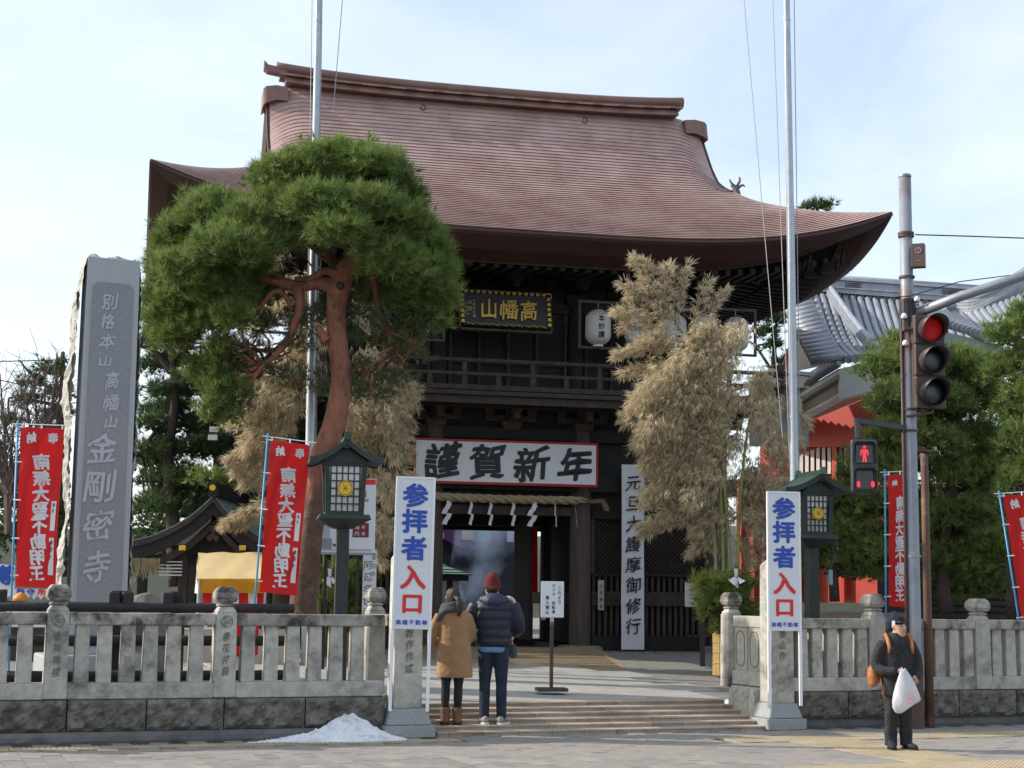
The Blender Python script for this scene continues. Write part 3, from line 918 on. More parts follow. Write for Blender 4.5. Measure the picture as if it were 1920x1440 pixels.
# lanterns
LANT_RED = mat('lantern_red_print', (.55, .05, .04), (.45, .04, .03), .7, 5)
def paper_lantern(label, x, chars):
    t = thing('paper_lantern', label, 'paper lantern', GW(x, -.62, 6.50), GTH, 'white paper lanterns hung on the upper storey of the gate')
    pr_ = []
    for i in range(31):
        q = i / 30; z = -.32 + .64 * q
        r = .205 * (1 - abs(2 * q - 1) ** 3.2) ** .5 * 1.0 + .045
        r = min(r, .235) * (1 + (.012 if i % 2 else 0))
        pr_.append((r if 0 < i < 30 else .10, z))
    MB().lathe(pr_, 24).obj('body', mat('lantern_paper_white', (.74, .74, .73), (.68, .68, .67), .75, 4, trans=.3), t, smooth=True)
    MB().cyl(0, 0, .31, .35, .10, .10, 16).obj('top_ring', BLACK, t); MB().cyl(0, 0, -.36, -.315, .10, .09, 16).obj('bottom_ring', PAPER, t)
    MB().tube([(0, 0, .34), (0, 0, .47)], .008, 5).obj('hook', WIRE, t)
    pet = MB()
    for k in range(11):
        a = k * 2 * math.pi / 11
        def sp_(aa, z):
            q = (z + .32) / .64; r = min(.205 * (1 - abs(2 * q - 1) ** 3.2) ** .5 + .045, .235) + .007
            return (r * math.sin(aa), -r * math.cos(aa), z)
        pet.add([sp_(a - .2, .235), sp_(a, .19), sp_(a + .2, .235), sp_(a + .12, .285), sp_(a - .12, .285)], [(0, 1, 2, 3, 4)])
    pet.obj('petal_print', LANT_RED, t)
    # characters wrapped on the cylinder
    mb = MB()
    for i, c in enumerate(chars):
        co, fs = char_mesh(c, .02, 0)
        if not len(co): continue
        zc = .14 - i * .15
        vs = []
        for v in co:
            xx = v[0] * .125; zz = zc + v[1] * .13
            q = (zz + .32) / .64; r = min(.205 * (1 - abs(2 * q - 1) ** 3.2) ** .5 + .045, .235) + .006 + v[2] * .05
            vs.append((r * math.sin(xx / r), -r * math.cos(xx / r), zz))
        mb.add(vs, fs)
    mb.obj('lettering', INK, t)
    return t
for (x, lab, ch) in ((1.50, 'white paper lantern reading 本妙講, just right of the gilt plaque', '本妙講'), (2.26, 'white paper lantern half hidden by bamboo, second right of the gilt plaque', '日野正'),
                     (2.96, 'white paper lantern marked 八, third right of the gilt plaque', '八子講'), (3.58, 'white paper lantern above the bamboo, fourth right of the gilt plaque', '四谷講'),
                     (4.18, 'white paper lantern farthest right, under the eave corner', '府中講'), (-1.85, 'white paper lantern just left of the gilt plaque, behind pine needles', '講中'),
                     (-2.65, 'white paper lantern far left of the gilt plaque, behind the pine', '高幡')):
    paper_lantern(lab, x, ch)

# gilt plaque
pq = thing('name_plaque', 'black plaque with gilt characters 高幡山 and gilt scalloped frame under the eave', 'plaque', GW(-.28, -.78, 6.68), GTH)
tilt = Matrix.Rotation(R(-14), 4, 'X')
def tl(o): o.matrix_local = tilt; return o
tl(MB().box(-.78, .78, 0, .05, -.30, .33).obj('board', BLACK, pq, bevel=.01))
gf = MB()
for k in range(14):
    x = -.72 + k * 1.44 / 13
    gf.box(x - .032, x + .032, -.035, .0, .325, .37)
for k in range(6):
    z = -.24 + k * .10
    for x in (-.80, .80): gf.frus(x, -.02, z - .03, z + .03, .035, .03, .02, .03)
for k in range(10):
    x = -.66 + k * 1.32 / 9
    gf.tube([(x + .075 * math.cos(a), -.03, -.31 + .045 * abs(math.sin(a * .5))) for a in [i * math.pi / 4 for i in range(9)]], .011, 5)
gf.tube([(.74, -.02, .38), (.86, -.02, .38), (.86, -.02, .27)], .014, 5)
tl(gf.obj('gilt_frame', GOLD, pq))
tl(MB().box(-.84, .84, -.01, .05, .37, .40).box(-.84, .84, -.01, .05, -.40, -.36).box(-.86, -.83, -.01, .05, -.36, .37).box(.83, .86, -.01, .05, -.36, .37).obj('outer_frame', WOOD_MD, pq))
lt = lettering([('山', -.31, .02, .34, .40), ('幡', .06, .02, .36, .40), ('高', .42, .02, .34, .40)], GOLD, pq, bold=.015, ext=.05, brush=.6)
lt.matrix_local = tilt @ Matrix.Translation((0, -.022, 0))
lt = lettering([(c, -.58, .18 - i * .075, .05, .055) for i, c in enumerate('元禄元年書')] + [(c, -.65, .14 - i * .12, .07, .08) for i, c in enumerate('印印')], GOLD, pq, bold=.01)
lt.matrix_local = tilt @ Matrix.Translation((0, -.004, 0))

# new year banner
nb_ = thing('new_year_banner', 'wide white sign with crimson border and black brush characters 謹賀新年', 'banner', GW(-.12, -.34, 3.985), GTH - R(2.0))
MB().box(-1.70, 1.70, 0, .03, -.405, .405).obj('border', RED_FRAME, nb_, bevel=.004, seg=1)
MB().box(-1.655, 1.655, -.012, .0, -.36, .36).obj('panel', WHITE, nb_)
lettering([(c, -1.18 + i * .82, (.01, .0, -.01, .0)[i], .66, .66) for i, c in enumerate('謹賀新年')], INK, nb_, bold=.028, brush=.9, M=Matrix.Translation((0, -.0145, 0)))

# hanging vertical banner
vb = thing('vertical_banner', 'long white cloth banner reading 元旦大護摩御修行 hanging on the right bay', 'banner', GW(2.26, -.36, 0), GTH)
mb = MB(); rows = []
for i in range(41):
    z = .66 + 3.36 * i / 40
    rows.append([(x, .012 * math.sin(9 * x + z * 2.3) + .01 * math.sin(z * 5 + x * 3) * (1 - i / 40), z) for x in [-.215 + .43 * j / 8 for j in range(9)]])
mb.rings(rows, False, closed=False); mb.obj('cloth', GREYCLOTH, vb, smooth=True)
MB().box(-.22, -.19, .02, .04, .55, 4.03).box(.19, .22, .02, .04, .55, 4.03).box(-.22, .22, .02, .04, 4.0, 4.03).obj('frame', WOOD_MD, vb)
lettering([(c, 0, 3.68 - i * .372, .29, .30) for i, c in enumerate('元旦大護摩御修行')], INK, vb, bold=.014, brush=1.0, M=Matrix.Translation((0, -.026, 0)))

# straw rope with paper streamers
rp = thing('straw_rope', 'thick twisted straw rope strung across the gate opening, tasselled at its right end', 'straw rope', GW(0, -.26, 0), GTH)
def rope_z(x): return 3.33 + .03 * (x / 2) ** 2
for ph in range(3):
    pts = []; x = -1.95
    while x < 1.42:
        a = x * 11 + ph * 2 * math.pi / 3
        rr = .040 * min(1, (1.55 - x) / .25)
        pts.append((x, rr * math.cos(a), rope_z(x) + rr * math.sin(a))); x += .03
    MB().tube(pts, [.044 * (1 if p[0] < 1.2 else max(.35, (1.5 - p[0]) / .3)) for p in pts], 6).obj('strand', ROPE, rp, smooth=True)
tl_ = MB()
for k in range(70):
    a = random.uniform(0, 6.28); r_ = random.uniform(0, .02)
    e = random.uniform(.0, .06)
    tl_.tube([(1.38, 0, 3.34), (1.50 + e, r_ * math.cos(a) * 2, 3.33 + r_ * math.sin(a) * 2), (1.68 + e, .04 * math.cos(a), 3.345 + .035 * math.sin(a)), (1.76 + e + .03 * math.sin(a), .05 * math.cos(a), 3.27 - random.uniform(0, .12))], .0035, 3)
tl_.obj('tassel', ROPE, rp)
for k, px_x in enumerate((-1.18, -.76, -.40, .02, .40, .80, 1.18)):
    t = thing('paper_streamer', ['first', 'second', 'third', 'fourth', 'fifth', 'sixth', 'seventh'][k] + ' zigzag white paper streamer from the left on the straw rope', 'paper streamer', GW(px_x, -.30, 3.29), GTH + random.uniform(-.3, .3) + (0 if k in (0, 4) else 1.05), 'zigzag paper streamers on the straw rope')
    mb = MB(); x = 0; z = 0; sgn = 1
    n_ = 4
    mb.add([(-.02, 0, .03), (.04, 0, .03), (.055, .004, -.05), (-.03, .004, -.05)], [(0, 1, 2, 3)])
    for i in range(n_):
        w = .075; h = .115
        x0 = -.045 + sgn * .03
        yb = -.01 * i; 
        tw = .02 * (i + 1)
        mb.add([(x0, yb, -.045 - i * .095), (x0 + w * 1.15, yb - .005 + tw * .1, -.03 - i * .095 - .03), (x0 + w * 1.15 - .05, yb - .012, -.03 - i * .095 - h - .02), (x0 - .05, yb, -.045 - i * .095 - h + .01)], [(0, 1, 2, 3)])
        sgn = -sgn
    mb.obj('paper', WHITE_CLOTH, t)

# wooden notice on the right gate pillar
t = thing('wooden_notice', 'narrow pale board reading 火気厳禁 beside the right gate pillar', 'notice board', GW(1.72, -.14, 1.63), GTH)
MB().box(-.055, .055, -.012, .012, -.27, .27).obj('board', mat('pale_board', (.45, .42, .40), (.38, .35, .33), .7, 10), t, bevel=.003)
lettering([(c, 0, .17 - i * .125, .07, .09) for i, c in enumerate('火気厳禁')], INK, t, bold=.01, brush=.6, M=Matrix.Translation((0, -.0145, 0)))

# plank ramp up to the gate
rm = thing('plank_ramp', None, None); tag(rm, kind='structure')
A = ground(760, 1268, .40); B = ground(1182, 1268, .40)
C_ = GW(-1.55, -.55, .70); D_ = GW(1.45, -.55, .70)
npl = 17
for i in range(npl):
    q0, q1 = i / npl, (i + 1) / npl
    l0, r0 = A.lerp(C_, q0), B.lerp(D_, q0); l1, r1 = A.lerp(C_, q1), B.lerp(D_, q1)
    z = .42 + (.70 - .42) * (i + 1) / npl
    e = .16
    l1 = l1.lerp(l0, e); r1 = r1.lerp(r0, e)
    vs = [Vector((p.x, p.y, z)) for p in (l0, r0, r1, l1)] + [Vector((p.x, p.y, z - .045)) for p in (l0, r0, r1, l1)]
    MB().add(vs, [(0, 1, 2, 3), (0, 4, 5, 1), (1, 5, 6, 2), (2, 6, 7, 3), (3, 7, 4, 0)]).obj('plank', PLANK, rm, bevel=.004, seg=1)
for (p, q, w) in ((B, D_, .5), (A, C_, -.6)):
    p2 = Vector((p.x + w, p.y + .25, .36)); q2 = Vector((q.x + w * .35, q.y, .60))
    for i in range(5):
        a0, a1 = i / 5, (i + .94) / 5
        vs = [p.lerp(p2, a0), p.lerp(p2, a1), q.lerp(q2, a1), q.lerp(q2, a0)]
        vs = [Vector((v.x, v.y, v.z + .02)) for v in vs]
        MB().add(vs + [v - Vector((0, 0, .05)) for v in vs], [(0, 1, 2, 3), (0, 4, 5, 1), (1, 5, 6, 2), (2, 6, 7, 3), (3, 7, 4, 0)]).obj('plank', PLANK, rm)

# ================================================================== MONUMENT
mn = thing('stone_monument', 'tall split-granite pillar engraved with a column of characters, left behind the fence', 'stone monument', at(180, 1180, 21.6), R(23))
mz = mn.location.copy(); mn.location = (mz.x + .02, mz.y, .30)
Wt, Wb, Ht = .355, .375, 5.83
MB().box(-.72, .72, -.35, .75, 0, .46).obj('plinth', PLINTH, mn, bevel=.03)
MB().frus(0, .22, .46, Ht, Wb, .22, Wt, .22).obj('dressed_face', MONO, mn, bevel=.01)
def rough_side(sx, th, seed):
    rnd = np.random.default_rng(seed); mb = MB(); nz_, ny_ = 90, 9
    wav = [rnd.uniform(0, 6.28) for _ in range(8)]
    vs = []
    for i in range(nz_ + 1):
        z = .46 + (Ht + .02 - .46) * i / nz_
        x0 = (Wb + (Wt - Wb) * (z - .46) / (Ht - .46)) - .015
        env = min(1, (Ht + .03 - z) / .5) ** .6
        for j in range(ny_ + 1):
            q = j / ny_
            prof_ = math.sin(math.pi * min(1, q * .72 + .24)) ** .6
            bump_ = th * env * prof_ * (.75 + .18 * math.sin(z * 2.1 + wav[0]) + .12 * math.sin(z * 5.7 + wav[1] + q * 2)) + rnd.normal(0, .012) * env + .014 * env * math.sin(z * 13 + q * 9 + wav[2]) * math.sin(z * 3.1 + wav[3])
            vs.append((sx * (x0 + max(-.0, bump_)), .015 + q * .50, z + rnd.normal(0, .006)))
    fs = [(i * (ny_ + 1) + j, i * (ny_ + 1) + j + 1, (i + 1) * (ny_ + 1) + j + 1, (i + 1) * (ny_ + 1) + j) for i in range(nz_) for j in range(ny_)]
    mb.add(vs, fs if sx > 0 else [f[::-1] for f in fs])
    return mb
rough_side(-1, .22, 4).obj('rough_side', MONO_ROUGH, mn)
rough_side(1, .08, 9).obj('rough_side', MONO_ROUGH, mn)
mb = MB(); rnd = np.random.default_rng(2)
vs = []
for i in range(13):
    for j in range(6):
        x = -.36 + .72 * i / 12; y = .03 + .44 * j / 5
        e = i in (0, 12) or j in (0, 5)
        vs.append((x, y, Ht - .01 + (0 if e else .05 + .03 * math.sin(i * 1.1) + rnd.uniform(-.015, .02))))
mb.add(vs, [(i * 6 + j, (i + 1) * 6 + j, (i + 1) * 6 + j + 1, i * 6 + j + 1) for i in range(12) for j in range(5)])
mb.obj('rough_top', MONO_ROUGH, mn)
def pw(z): return (Wb + (Wt - Wb) * (z - .46) / (Ht - .46)) - .07
zt_, zb_ = Ht - .34, .55
MB().add([(-pw(zb_), -.003, zb_), (pw(zb_), -.003, zb_), (pw(zt_), -.003, zt_ - .08), (pw(zt_) - .07, -.003, zt_), (-pw(zt_) + .07, -.003, zt_), (-pw(zt_), -.003, zt_ - .08)], [(0, 1, 2, 3, 4, 5)]).obj('sunk_panel', MONO_PANEL, mn)
fm = MB()
for sx in (-1, 1):
    fm.add([(sx * (pw(zb_) - .004), -.008, zb_), (sx * (pw(zb_) + .012), -.008, zb_), (sx * (pw(zt_) + .012), -.008, zt_ - .08), (sx * (pw(zt_) - .004), -.008, zt_ - .08)], [(0, 1, 2, 3) if sx > 0 else (3, 2, 1, 0)])
fm.obj('panel_margin', MONO, mn)
pxs = [(205, 566, 30, 32, '別'), (202, 603, 26, 30, '格'), (201, 640, 30, 30, '本'), (197, 677, 26, 22, '山'), (210, 713, 26, 34, '高'), (209, 755, 30, 32, '幡'), (208, 791, 26, 24, '山'),
       (192, 840, 54, 60, '金'), (186, 912, 60, 62, '剛'), (184, 985, 54, 60, '密'), (181, 1063, 48, 62, '寺')]
D_ = mn.location.y
its = []
Mi = (Matrix.Translation(mn.location) @ Matrix.Rotation(R(23), 4, 'Z')).inverted()
Me = Mi @ Vector((0, 0, EYE))
for (x, y, w, h, c) in pxs:
    dd = Mi.to_3x3() @ ray(x, y); p = Me + dd * (-Me.y / dd.y)
    k = D_ / F * 1.02
    its.append((c, p.x, p.z, w * k * 1.0, h * k * 1.0))
lettering(its, CARVED, mn, bold=.022, brush=1.0, M=Matrix.Translation((0, -.007, 0)))

# ================================================================== RED FLAGS
POLE_BLUE = mat('blue_plastic_pole', (.08, .30, .55), (.07, .26, .48), .4, 3)
def nobori(name, label, pts, D, mirror=True, chars='南無大聖不動明王', pole_left=True, group=None, zb=0.3, tags=True, D2=None):
    """pts: px top-left, top-right, bottom-right, bottom-left of the cloth"""
    D2 = D2 or D
    tlp, trp, brp, blp = [at(p[0], p[1], D if i in (0, 3) else D2) for i, p in enumerate(pts)]
    t = thing(name, label, 'banner', (blp.x, blp.y, zb)); o0 = t.location.copy()
    nU, nV = 10, 36; vs = []
    nrm = (trp - tlp).cross(Vector((0, 0, 1))).normalized()
    def P_(u, v, off=0.0):
        a = tlp.lerp(blp, v); b = trp.lerp(brp, v); p = a.lerp(b, u)
        w = .028 * math.sin(u * 5 + v * 4) + .008 * math.sin(u * 13 + v * 21) + .020 * math.sin(v * 9 + u * 2.5) * (u)
        return p + nrm * (w + off) - o0
    for j in range(nV + 1):
        for i in range(nU + 1): vs.append(P_(i / nU, j / nV))
    MB().add(vs, [(j * (nU + 1) + i, (j + 1) * (nU + 1) + i, (j + 1) * (nU + 1) + i + 1, j * (nU + 1) + i + 1) for j in range(nV) for i in range(nU)]).obj('cloth', RED_CLOTH, t, smooth=True)
    # pole on the left edge and cross bar at the top
    e = (trp - tlp).normalized()
    pt = tlp - e * .045; pb = blp - e * .045
    dirp = (pb - pt).normalized(); base = pt + dirp * ((zb - pt.z) / dirp.z)
    MB().tube([pt - dirp * .08 - o0, base - o0], .013, 8).obj('pole', POLE_BLUE, t, smooth=True)
    MB().tube([pt - e * .07 - dirp * .04 - o0, trp + e * .08 - dirp * .035 - o0], .006, 6).obj('crossbar', WHITE_POST, t)
    for v in (.0, .22, .46, .70, .93):
        q = P_(0, v); a = pt.lerp(pb, v) - o0
        MB().tube([a - e * .022, q + e * .03], .010, 6).obj('loop', WHITE_POST, t)
    for u in (.03, .5, .97):
        q = P_(u, 0); MB().tube([q - dirp * .045, q + dirp * .012], .010, 6).obj('loop', WHITE_POST, t)
    # lettering follows the cloth
    H = (tlp - blp).length; W = (trp - tlp).length
    def put(cs, m, bold, nm):
        mb = MB()
        for c, u, v, w, h in cs:
            co, fs = char_mesh(c, bold, 0)
            sx = -1 if mirror else 1
            ph = random.uniform(0, 6); out = []
            for q in co:
                cx = q[0] + q[1] * .10 + .03 * math.sin(q[1] * 8 + ph); cz = q[1] - q[0] * .10 + .03 * math.sin(q[0] * 7 + ph)
                out.append(P_(u + sx * cx * w / W, v - cz * h / H, .004 + q[2] * .04))
            mb.add(out, fs if not mirror else [f[::-1] for f in fs])
        return mb.obj(nm, m, t)
    n_ = len(chars)
    if chars:
        cs = [(c, .52, .165 + (i + .5) * .80 / n_, W * .40, H * .80 / n_ * 1.0) for i, c in enumerate(chars)]
        put(cs, WHITE_CLOTH, .04, 'lettering')
        put([('納', .27, .065, W * .24, W * .26), ('奉', .76, .065, W * .24, W * .26)], WHITE_CLOTH, .035, 'lettering')
    if tags:
        mb = MB()
        for (u0, u1, v0, v1) in ((.80, .93, .46, .645), (.80, .93, .69, .92)):
            mb.add([P_(u0, v1, .006), P_(u1, v1, .006), P_(u1, v0, .006), P_(u0, v0, .006)], [(0, 1, 2, 3)])
        mb.obj('name_strip', WHITE_CLOTH, t)
        put([(c, .865, .485 + i * .036, W * .07, H * .026) for i, c in enumerate('高橋正子')] + [(c, .865, .72 + i * .045, W * .08, H * .032) for i, c in enumerate('有田商店')], INK, .02, 'small_lettering')
    return t
nobori('red_banner', 'red banner with mirrored white characters on a blue pole, left of the stone monument', [(40, 801), (119, 803), (104, 1103), (29, 1100)], 19.9, zb=.3)
nobori('red_banner', 'red banner with mirrored white characters beside the pine trunk and left lantern', [(508, 825), (581, 834), (557, 1117), (486, 1110)], 20.6, zb=.3)
nobori('red_banner', 'red banner partly hidden behind the rusty signal pole', [(1665, 890), (1708, 888), (1706, 1140), (1667, 1136)], 23.0, zb=.35, tags=False)
nobori('red_banner', 'tilted dark red banner cut by the right picture edge', [(1880, 930), (1950, 925), (1990, 1170), (1918, 1175)], 23.2, zb=.38)
nobori('red_banner', 'small far red and white banner seen through the gate opening', [(993, 990), (1008, 990), (1008, 1120), (994, 1120)], 33, zb=.62, chars='', tags=False)

# ================================================================== LANTERN POSTS
def lantern_post(label, px, D, z0, roofm, k=1.75, rz=0.0):
    b = at(px, 1100, D)
    t = thing('lantern_post', label, 'lantern', (b.x, b.y, z0), rz)
    def Z(y): return at(px, y, D).z - z0
    zt, zb = Z(870), Z(966)
    if roofm is LANT_ROOF: zt, zb = Z(925), Z(1003)
    h = zt - zb; w = h * .40
    MB().frus(0, 0, 0, zb - .12, .085, .085, .078, .078).obj('post', LANT_GRN, t, bevel=.008)
    MB().frus(0, 0, zb - .17, zb - .06, .12, .12, w * 1.28, w * 1.2).frus(0, 0, zb - .06, zb - .0, w * 1.28, w * 1.2, w * 1.18, w * 1.12).obj('bracket', LANT_GRN, t, bevel=.006)
    fr_ = MB()
    wb, wt = w * .93, w * 1.02
    fr_.frus(0, 0, zb, zb + .04, wb, wb, wb, wb); fr_.frus(0, 0, zt - .04, zt + .02, wt, wt, wt, wt)
    for sx in (-1, 1):
        for sy in (-1, 1):
            fr_.add([(sx * (wb - .03) + a, sy * (wb - .03) + c, zb + .04) for a, c in ((-.03, -.03), (.03, -.03), (.03, .03), (-.03, .03))] + [(sx * (wt - .03) + a, sy * (wt - .03) + c, zt - .04) for a, c in ((-.03, -.03), (.03, -.03), (.03, .03), (-.03, .03))],
                    [(0, 3, 2, 1), (4, 5, 6, 7), (0, 1, 5, 4), (1, 2, 6, 5), (2, 3, 7, 6), (3, 0, 4, 7)])
    fr_.obj('housing', LANT_GRN, t, bevel=.004, seg=1)
    MB().frus(0, 0, zb + .045, zt - .045, wb - .05, wb - .05, wt - .05, wt - .05).obj('panes', PAPER, t)
    gr = MB(); gw = wb - .06
    for j in range(6):
        x = -gw + 2 * gw * j / 5
        for sy in (-1, 1):
            gr.box(x - .0075, x + .0075, sy * (wb - .028) - .008, sy * (wb - .028) + .008, zb + .04, zt - .04)
            gr.box(sy * (wb - .028) - .008, sy * (wb - .028) + .008, x - .0075, x + .0075, zb + .04, zt - .04)
    for j in range(1, 6):
        z = zb + .04 + (h - .08) * j / 6
        for sy in (-1, 1):
            gr.box(-gw, gw, sy * (wb - .027) - .009, sy * (wb - .027) + .009, z - .0075, z + .0075)
            gr.box(sy * (wb - .027) - .009, sy * (wb - .027) + .009, -gw, gw, z - .0075, z + .0075)
    gr.obj('grid', LANT_GRN, t)
    zc = (zb + zt) / 2; rc = w * .37
    cr_ = MB().disc((0, zc), rc, -wb + .005, -wb - .018, 28).obj('crest', GOLD_FLAT, t)
    cm = MB(); yy = -wb - .021
    cm.tube([(rc * .86 * math.cos(a), yy, zc + rc * .86 * math.sin(a)) for a in [i * math.pi / 12 for i in range(25)]], .004, 4)
    for q in range(6):
        a = q * math.pi / 3
        cm.tube([(0, yy, zc), (rc * .55 * math.cos(a), yy, zc + rc * .55 * math.sin(a))], .003, 4)
    cm.obj('crest_mark', mat('crest_dark', (.12, .08, .01), None, .5), cr_)
    # roof: gable facing the street, concave slopes
    rw = w * k; rise = w * 1.05; dep = w * 1.55
    def prf(q): return zt + .02 + rise * ((1 - q) ** 1.5) + .03 * q ** 3
    rings_ = []
    for y in (-dep, dep):
        top_ = [(sx * rw * abs(q), y, prf(abs(q))) for q, sx in [(i / 10 - 1, -1) for i in range(10)] + [(i / 10, 1) for i in range(11)]]
        bot = [(v[0], y, v[2] - .05) for v in top_[::-1]]
        rings_.append(top_ + bot)
    MB().rings(rings_).obj('roof', roofm, t)
    for y in (-dep - .006, dep - .024):
        top_ = [(sx * rw * 1.01 * abs(q), prf(abs(q)) + .006) for q, sx in [(i / 10 - 1, -1) for i in range(10)] + [(i / 10, 1) for i in range(11)]]
        bot = [(v[0], v[1] - .075) for v in top_[::-1]]
        MB().prism((top_ + bot)[::-1], y, y + .03).obj('bargeboard', LANT_GRN, t)
    MB().prism([(-w * 1.1, zt + .0), (w * 1.1, zt + .0), (0, zt + rise * .75)], -dep * .7, dep * .7).obj('gable', LANT_GRN, t)
    MB().frus(0, -dep + .03, zt + rise * .62, zt + rise * .92, .03, .012, .06, .012).obj('pendant', LANT_GRN, t)
    rg = MB().box(-.03, .03, -dep - .03, dep + .03, zt + rise, zt + rise + .06)
    for y in (-dep - .02, dep + .02): rg.frus(0, y, zt + rise + .0, zt + rise + .10, .05, .03, .03, .02)
    rg.obj('ridge', roofm, t)
    return t
lantern_post('dark green roofed lantern on a square post, left of the entrance by the pine', 640, 20.3, .3, LANT_DKROOF, rz=R(10))
lp = lantern_post('verdigris roofed lantern on a post behind the right entrance sign', 1522, 22.2, .3, LANT_ROOF, k=2.3, rz=R(16))
MB().tube([(.20, 0, 1.25 + .4), (.28, 0, 1.30 + .4), (.34, -.02, 1.52 + .4), (.30, -.02, 1.62 + .4)], .018, 8).obj('conduit', LANT_GRN, lp, smooth=True)
MB().box(.24, .30, -.05, .02, 1.15 + .35, 1.36 + .35).obj('junction_box', mat('pale_green_plastic', (.25, .36, .32), None, .5), lp, bevel=.01)

# ================================================================== FLAGPOLES
def flagpole(label, x0, y0, x1, y1, D, r0, r1, lines, zb, name='flagpole'):
    b = at(x1, y1, D); tp = at(x0, y0, D)
    dirv = (tp - b).normalized(); base = b - dirv * ((b.z - zb) / dirv.z); top_ = tp + dirv * 2.5
    t = thing(name, label, 'flagpole', base)
    L = (top_ - base).length
    pts = [dirv * (L * i / 14) for i in range(15)]
    MB().tube(pts, [r0 + (r1 - r0) * i / 14 for i in range(15)], 14).obj('pole', STEEL, t, smooth=True)
    jb = MB()
    for q in (.30, .55, .78): jb.tube([dirv * (L * q), dirv * (L * q + .05)], r0 + (r1 - r0) * q + .004, 14)
    jb.obj('joint_sleeve', STEEL, t)
    for (xa, ya, xb, yb) in lines:
        p, q = at(xa, ya, D - .02), at(xb, yb, D - .02); dl = (p - q).normalized()
        MB().tube([q - dl * .5 - base, p + dl * 2.5 - base], .0065, 4).obj('halyard', WIRE, t)
    return t
flagpole('tall galvanised flagpole behind the big pine, running off the top of the picture', 597, 0, 576, 1140, 24.6, .085, .045, [(585, 0, 570, 1100), (604, 0, 590, 1000), (642, 0, 596, 560)], .42)
flagpole('tall galvanised flagpole at the right, rising in front of the gate roof corner', 1475, 0, 1490, 890, 24.0, .082, .042, [(1395, 0, 1462, 760), (1449, 0, 1478, 800), (1489, 0, 1499, 760)], .42)

# ================================================================== TRAFFIC SIGNALS
GALV_OLD = mat('old_signal_pole', (.30, .32, .36), (.22, .24, .28), .5, 3, metal=.35, c3=(.19, .11, .085), s3=.9, w3=(.52, .66), bump=.1)
RUST_BROWN = mat('rust_brown_paint', (.085, .045, .038), (.06, .032, .028), .6, 5, c3=(.16, .07, .04), s3=4)
SIG_DK = mat('signal_dark_grey', (.035, .045, .050), (.025, .032, .036), .45, 4)
RED_LENS = mat('lit_red_lens', (.55, .01, .015), (.40, .005, .01), .3, 160, emit=((1, .01, .02), .03), bump=.8, bscale=120)
DARK_LENS = mat('unlit_smoked_lens', (.03, .035, .04), (.02, .022, .025), .12, 90, spec=.8, bump=.3, bscale=90)
VISOR_IN = mat('visor_inside', (.30, .38, .38), (.26, .33, .33), .5, 4)
bp = S(s_at(1706, -.22), -.28)
sg = thing('signal_pole', 'rusty grey steel pole carrying the red traffic signal at the right', 'signal pole', bp)
kx = Vector((0, 0, 0))
topz = at(1706, 332, bp.y).z
MB().tube([(0, 0, z) for z in (0, 1.3, 2.6, 4.2, topz)], [.096, .092, .088, .084, .080], 20).obj('pole', GALV_OLD, sg, smooth=True)
MB().cyl(0, 0, topz - .001, topz + .03, .086, .08, 20).obj('cap', GALV_OLD, sg)
MB().cyl(0, 0, 0, .78, .102, .102, 20).obj('rusty_sleeve', RUST_BROWN, sg)
def bz(y): return at(1706, y, bp.y).z
MB().tube([(-.105, -.06, bz(1360)), (-.10, -.05, bz(900)), (-.095, -.04, bz(565))], .022, 8).obj('conduit', RUST_BROWN, sg, smooth=True)
for y in (440, 445, 522, 585, 608, 770, 810, 1045):
    MB().cyl(0, 0, bz(y), bz(y) + .028, .105, .105, 16).obj('band', RUST_BROWN if y != 1045 else GALV_OLD, sg)
# speaker box
x0 = at(1722, 480, bp.y - .12)
sb = Matrix.Translation(x0 - bp) @ Matrix.Rotation(R(-22), 4, 'Z')
o = MB().box(-.085, .085, -.07, .07, -.155, .155).obj('speaker_box', mat('brown_box', (.115, .06, .055), (.095, .05, .045), .55, 4), sg, bevel=.006); o.matrix_local = sb
r_ = MB().tube([(.035 * math.cos(a) + .01, -.074, .06 + .035 * math.sin(a)) for a in [i * math.pi / 8 for i in range(17)]], .005, 5)
r_.tube([(.03, -.074, .03), (.0, -.074, .06), (.03, -.074, .085)], .005, 5); r_.tube([(-.03, -.074, -.08), (.04, -.074, -.08)], .004, 4)
r_ = tag(r_.obj('speaker_mark', WIRE, sg), kind='stuff'); r_.matrix_local = sb
# mast arm going up right
pa, pb_, pc = at(1712, 590, bp.y), at(1800, 556, bp.y - .3), at(1990, 494, bp.y - 1.1)
MB().tube([pa - bp, pb_ - bp, pc - bp], [.066, .064, .058], 14).obj('mast_arm', GALV_OLD, sg, smooth=True)
MB().tube([(0, 0, bz(562)), (0, 0, bz(622))], .115, 14).obj('arm_clamp', BLACK, sg)
for (dx, y) in ((-.07, 600), (.10, 568), (.06, 640), (-.06, 650)):
    MB().lathe([(.035, 0), (.045, .02), (.035, .05), (.02, .07)], 10, dx, -.10, bz(y)).obj('insulator', WHITE_POST, sg, smooth=True)
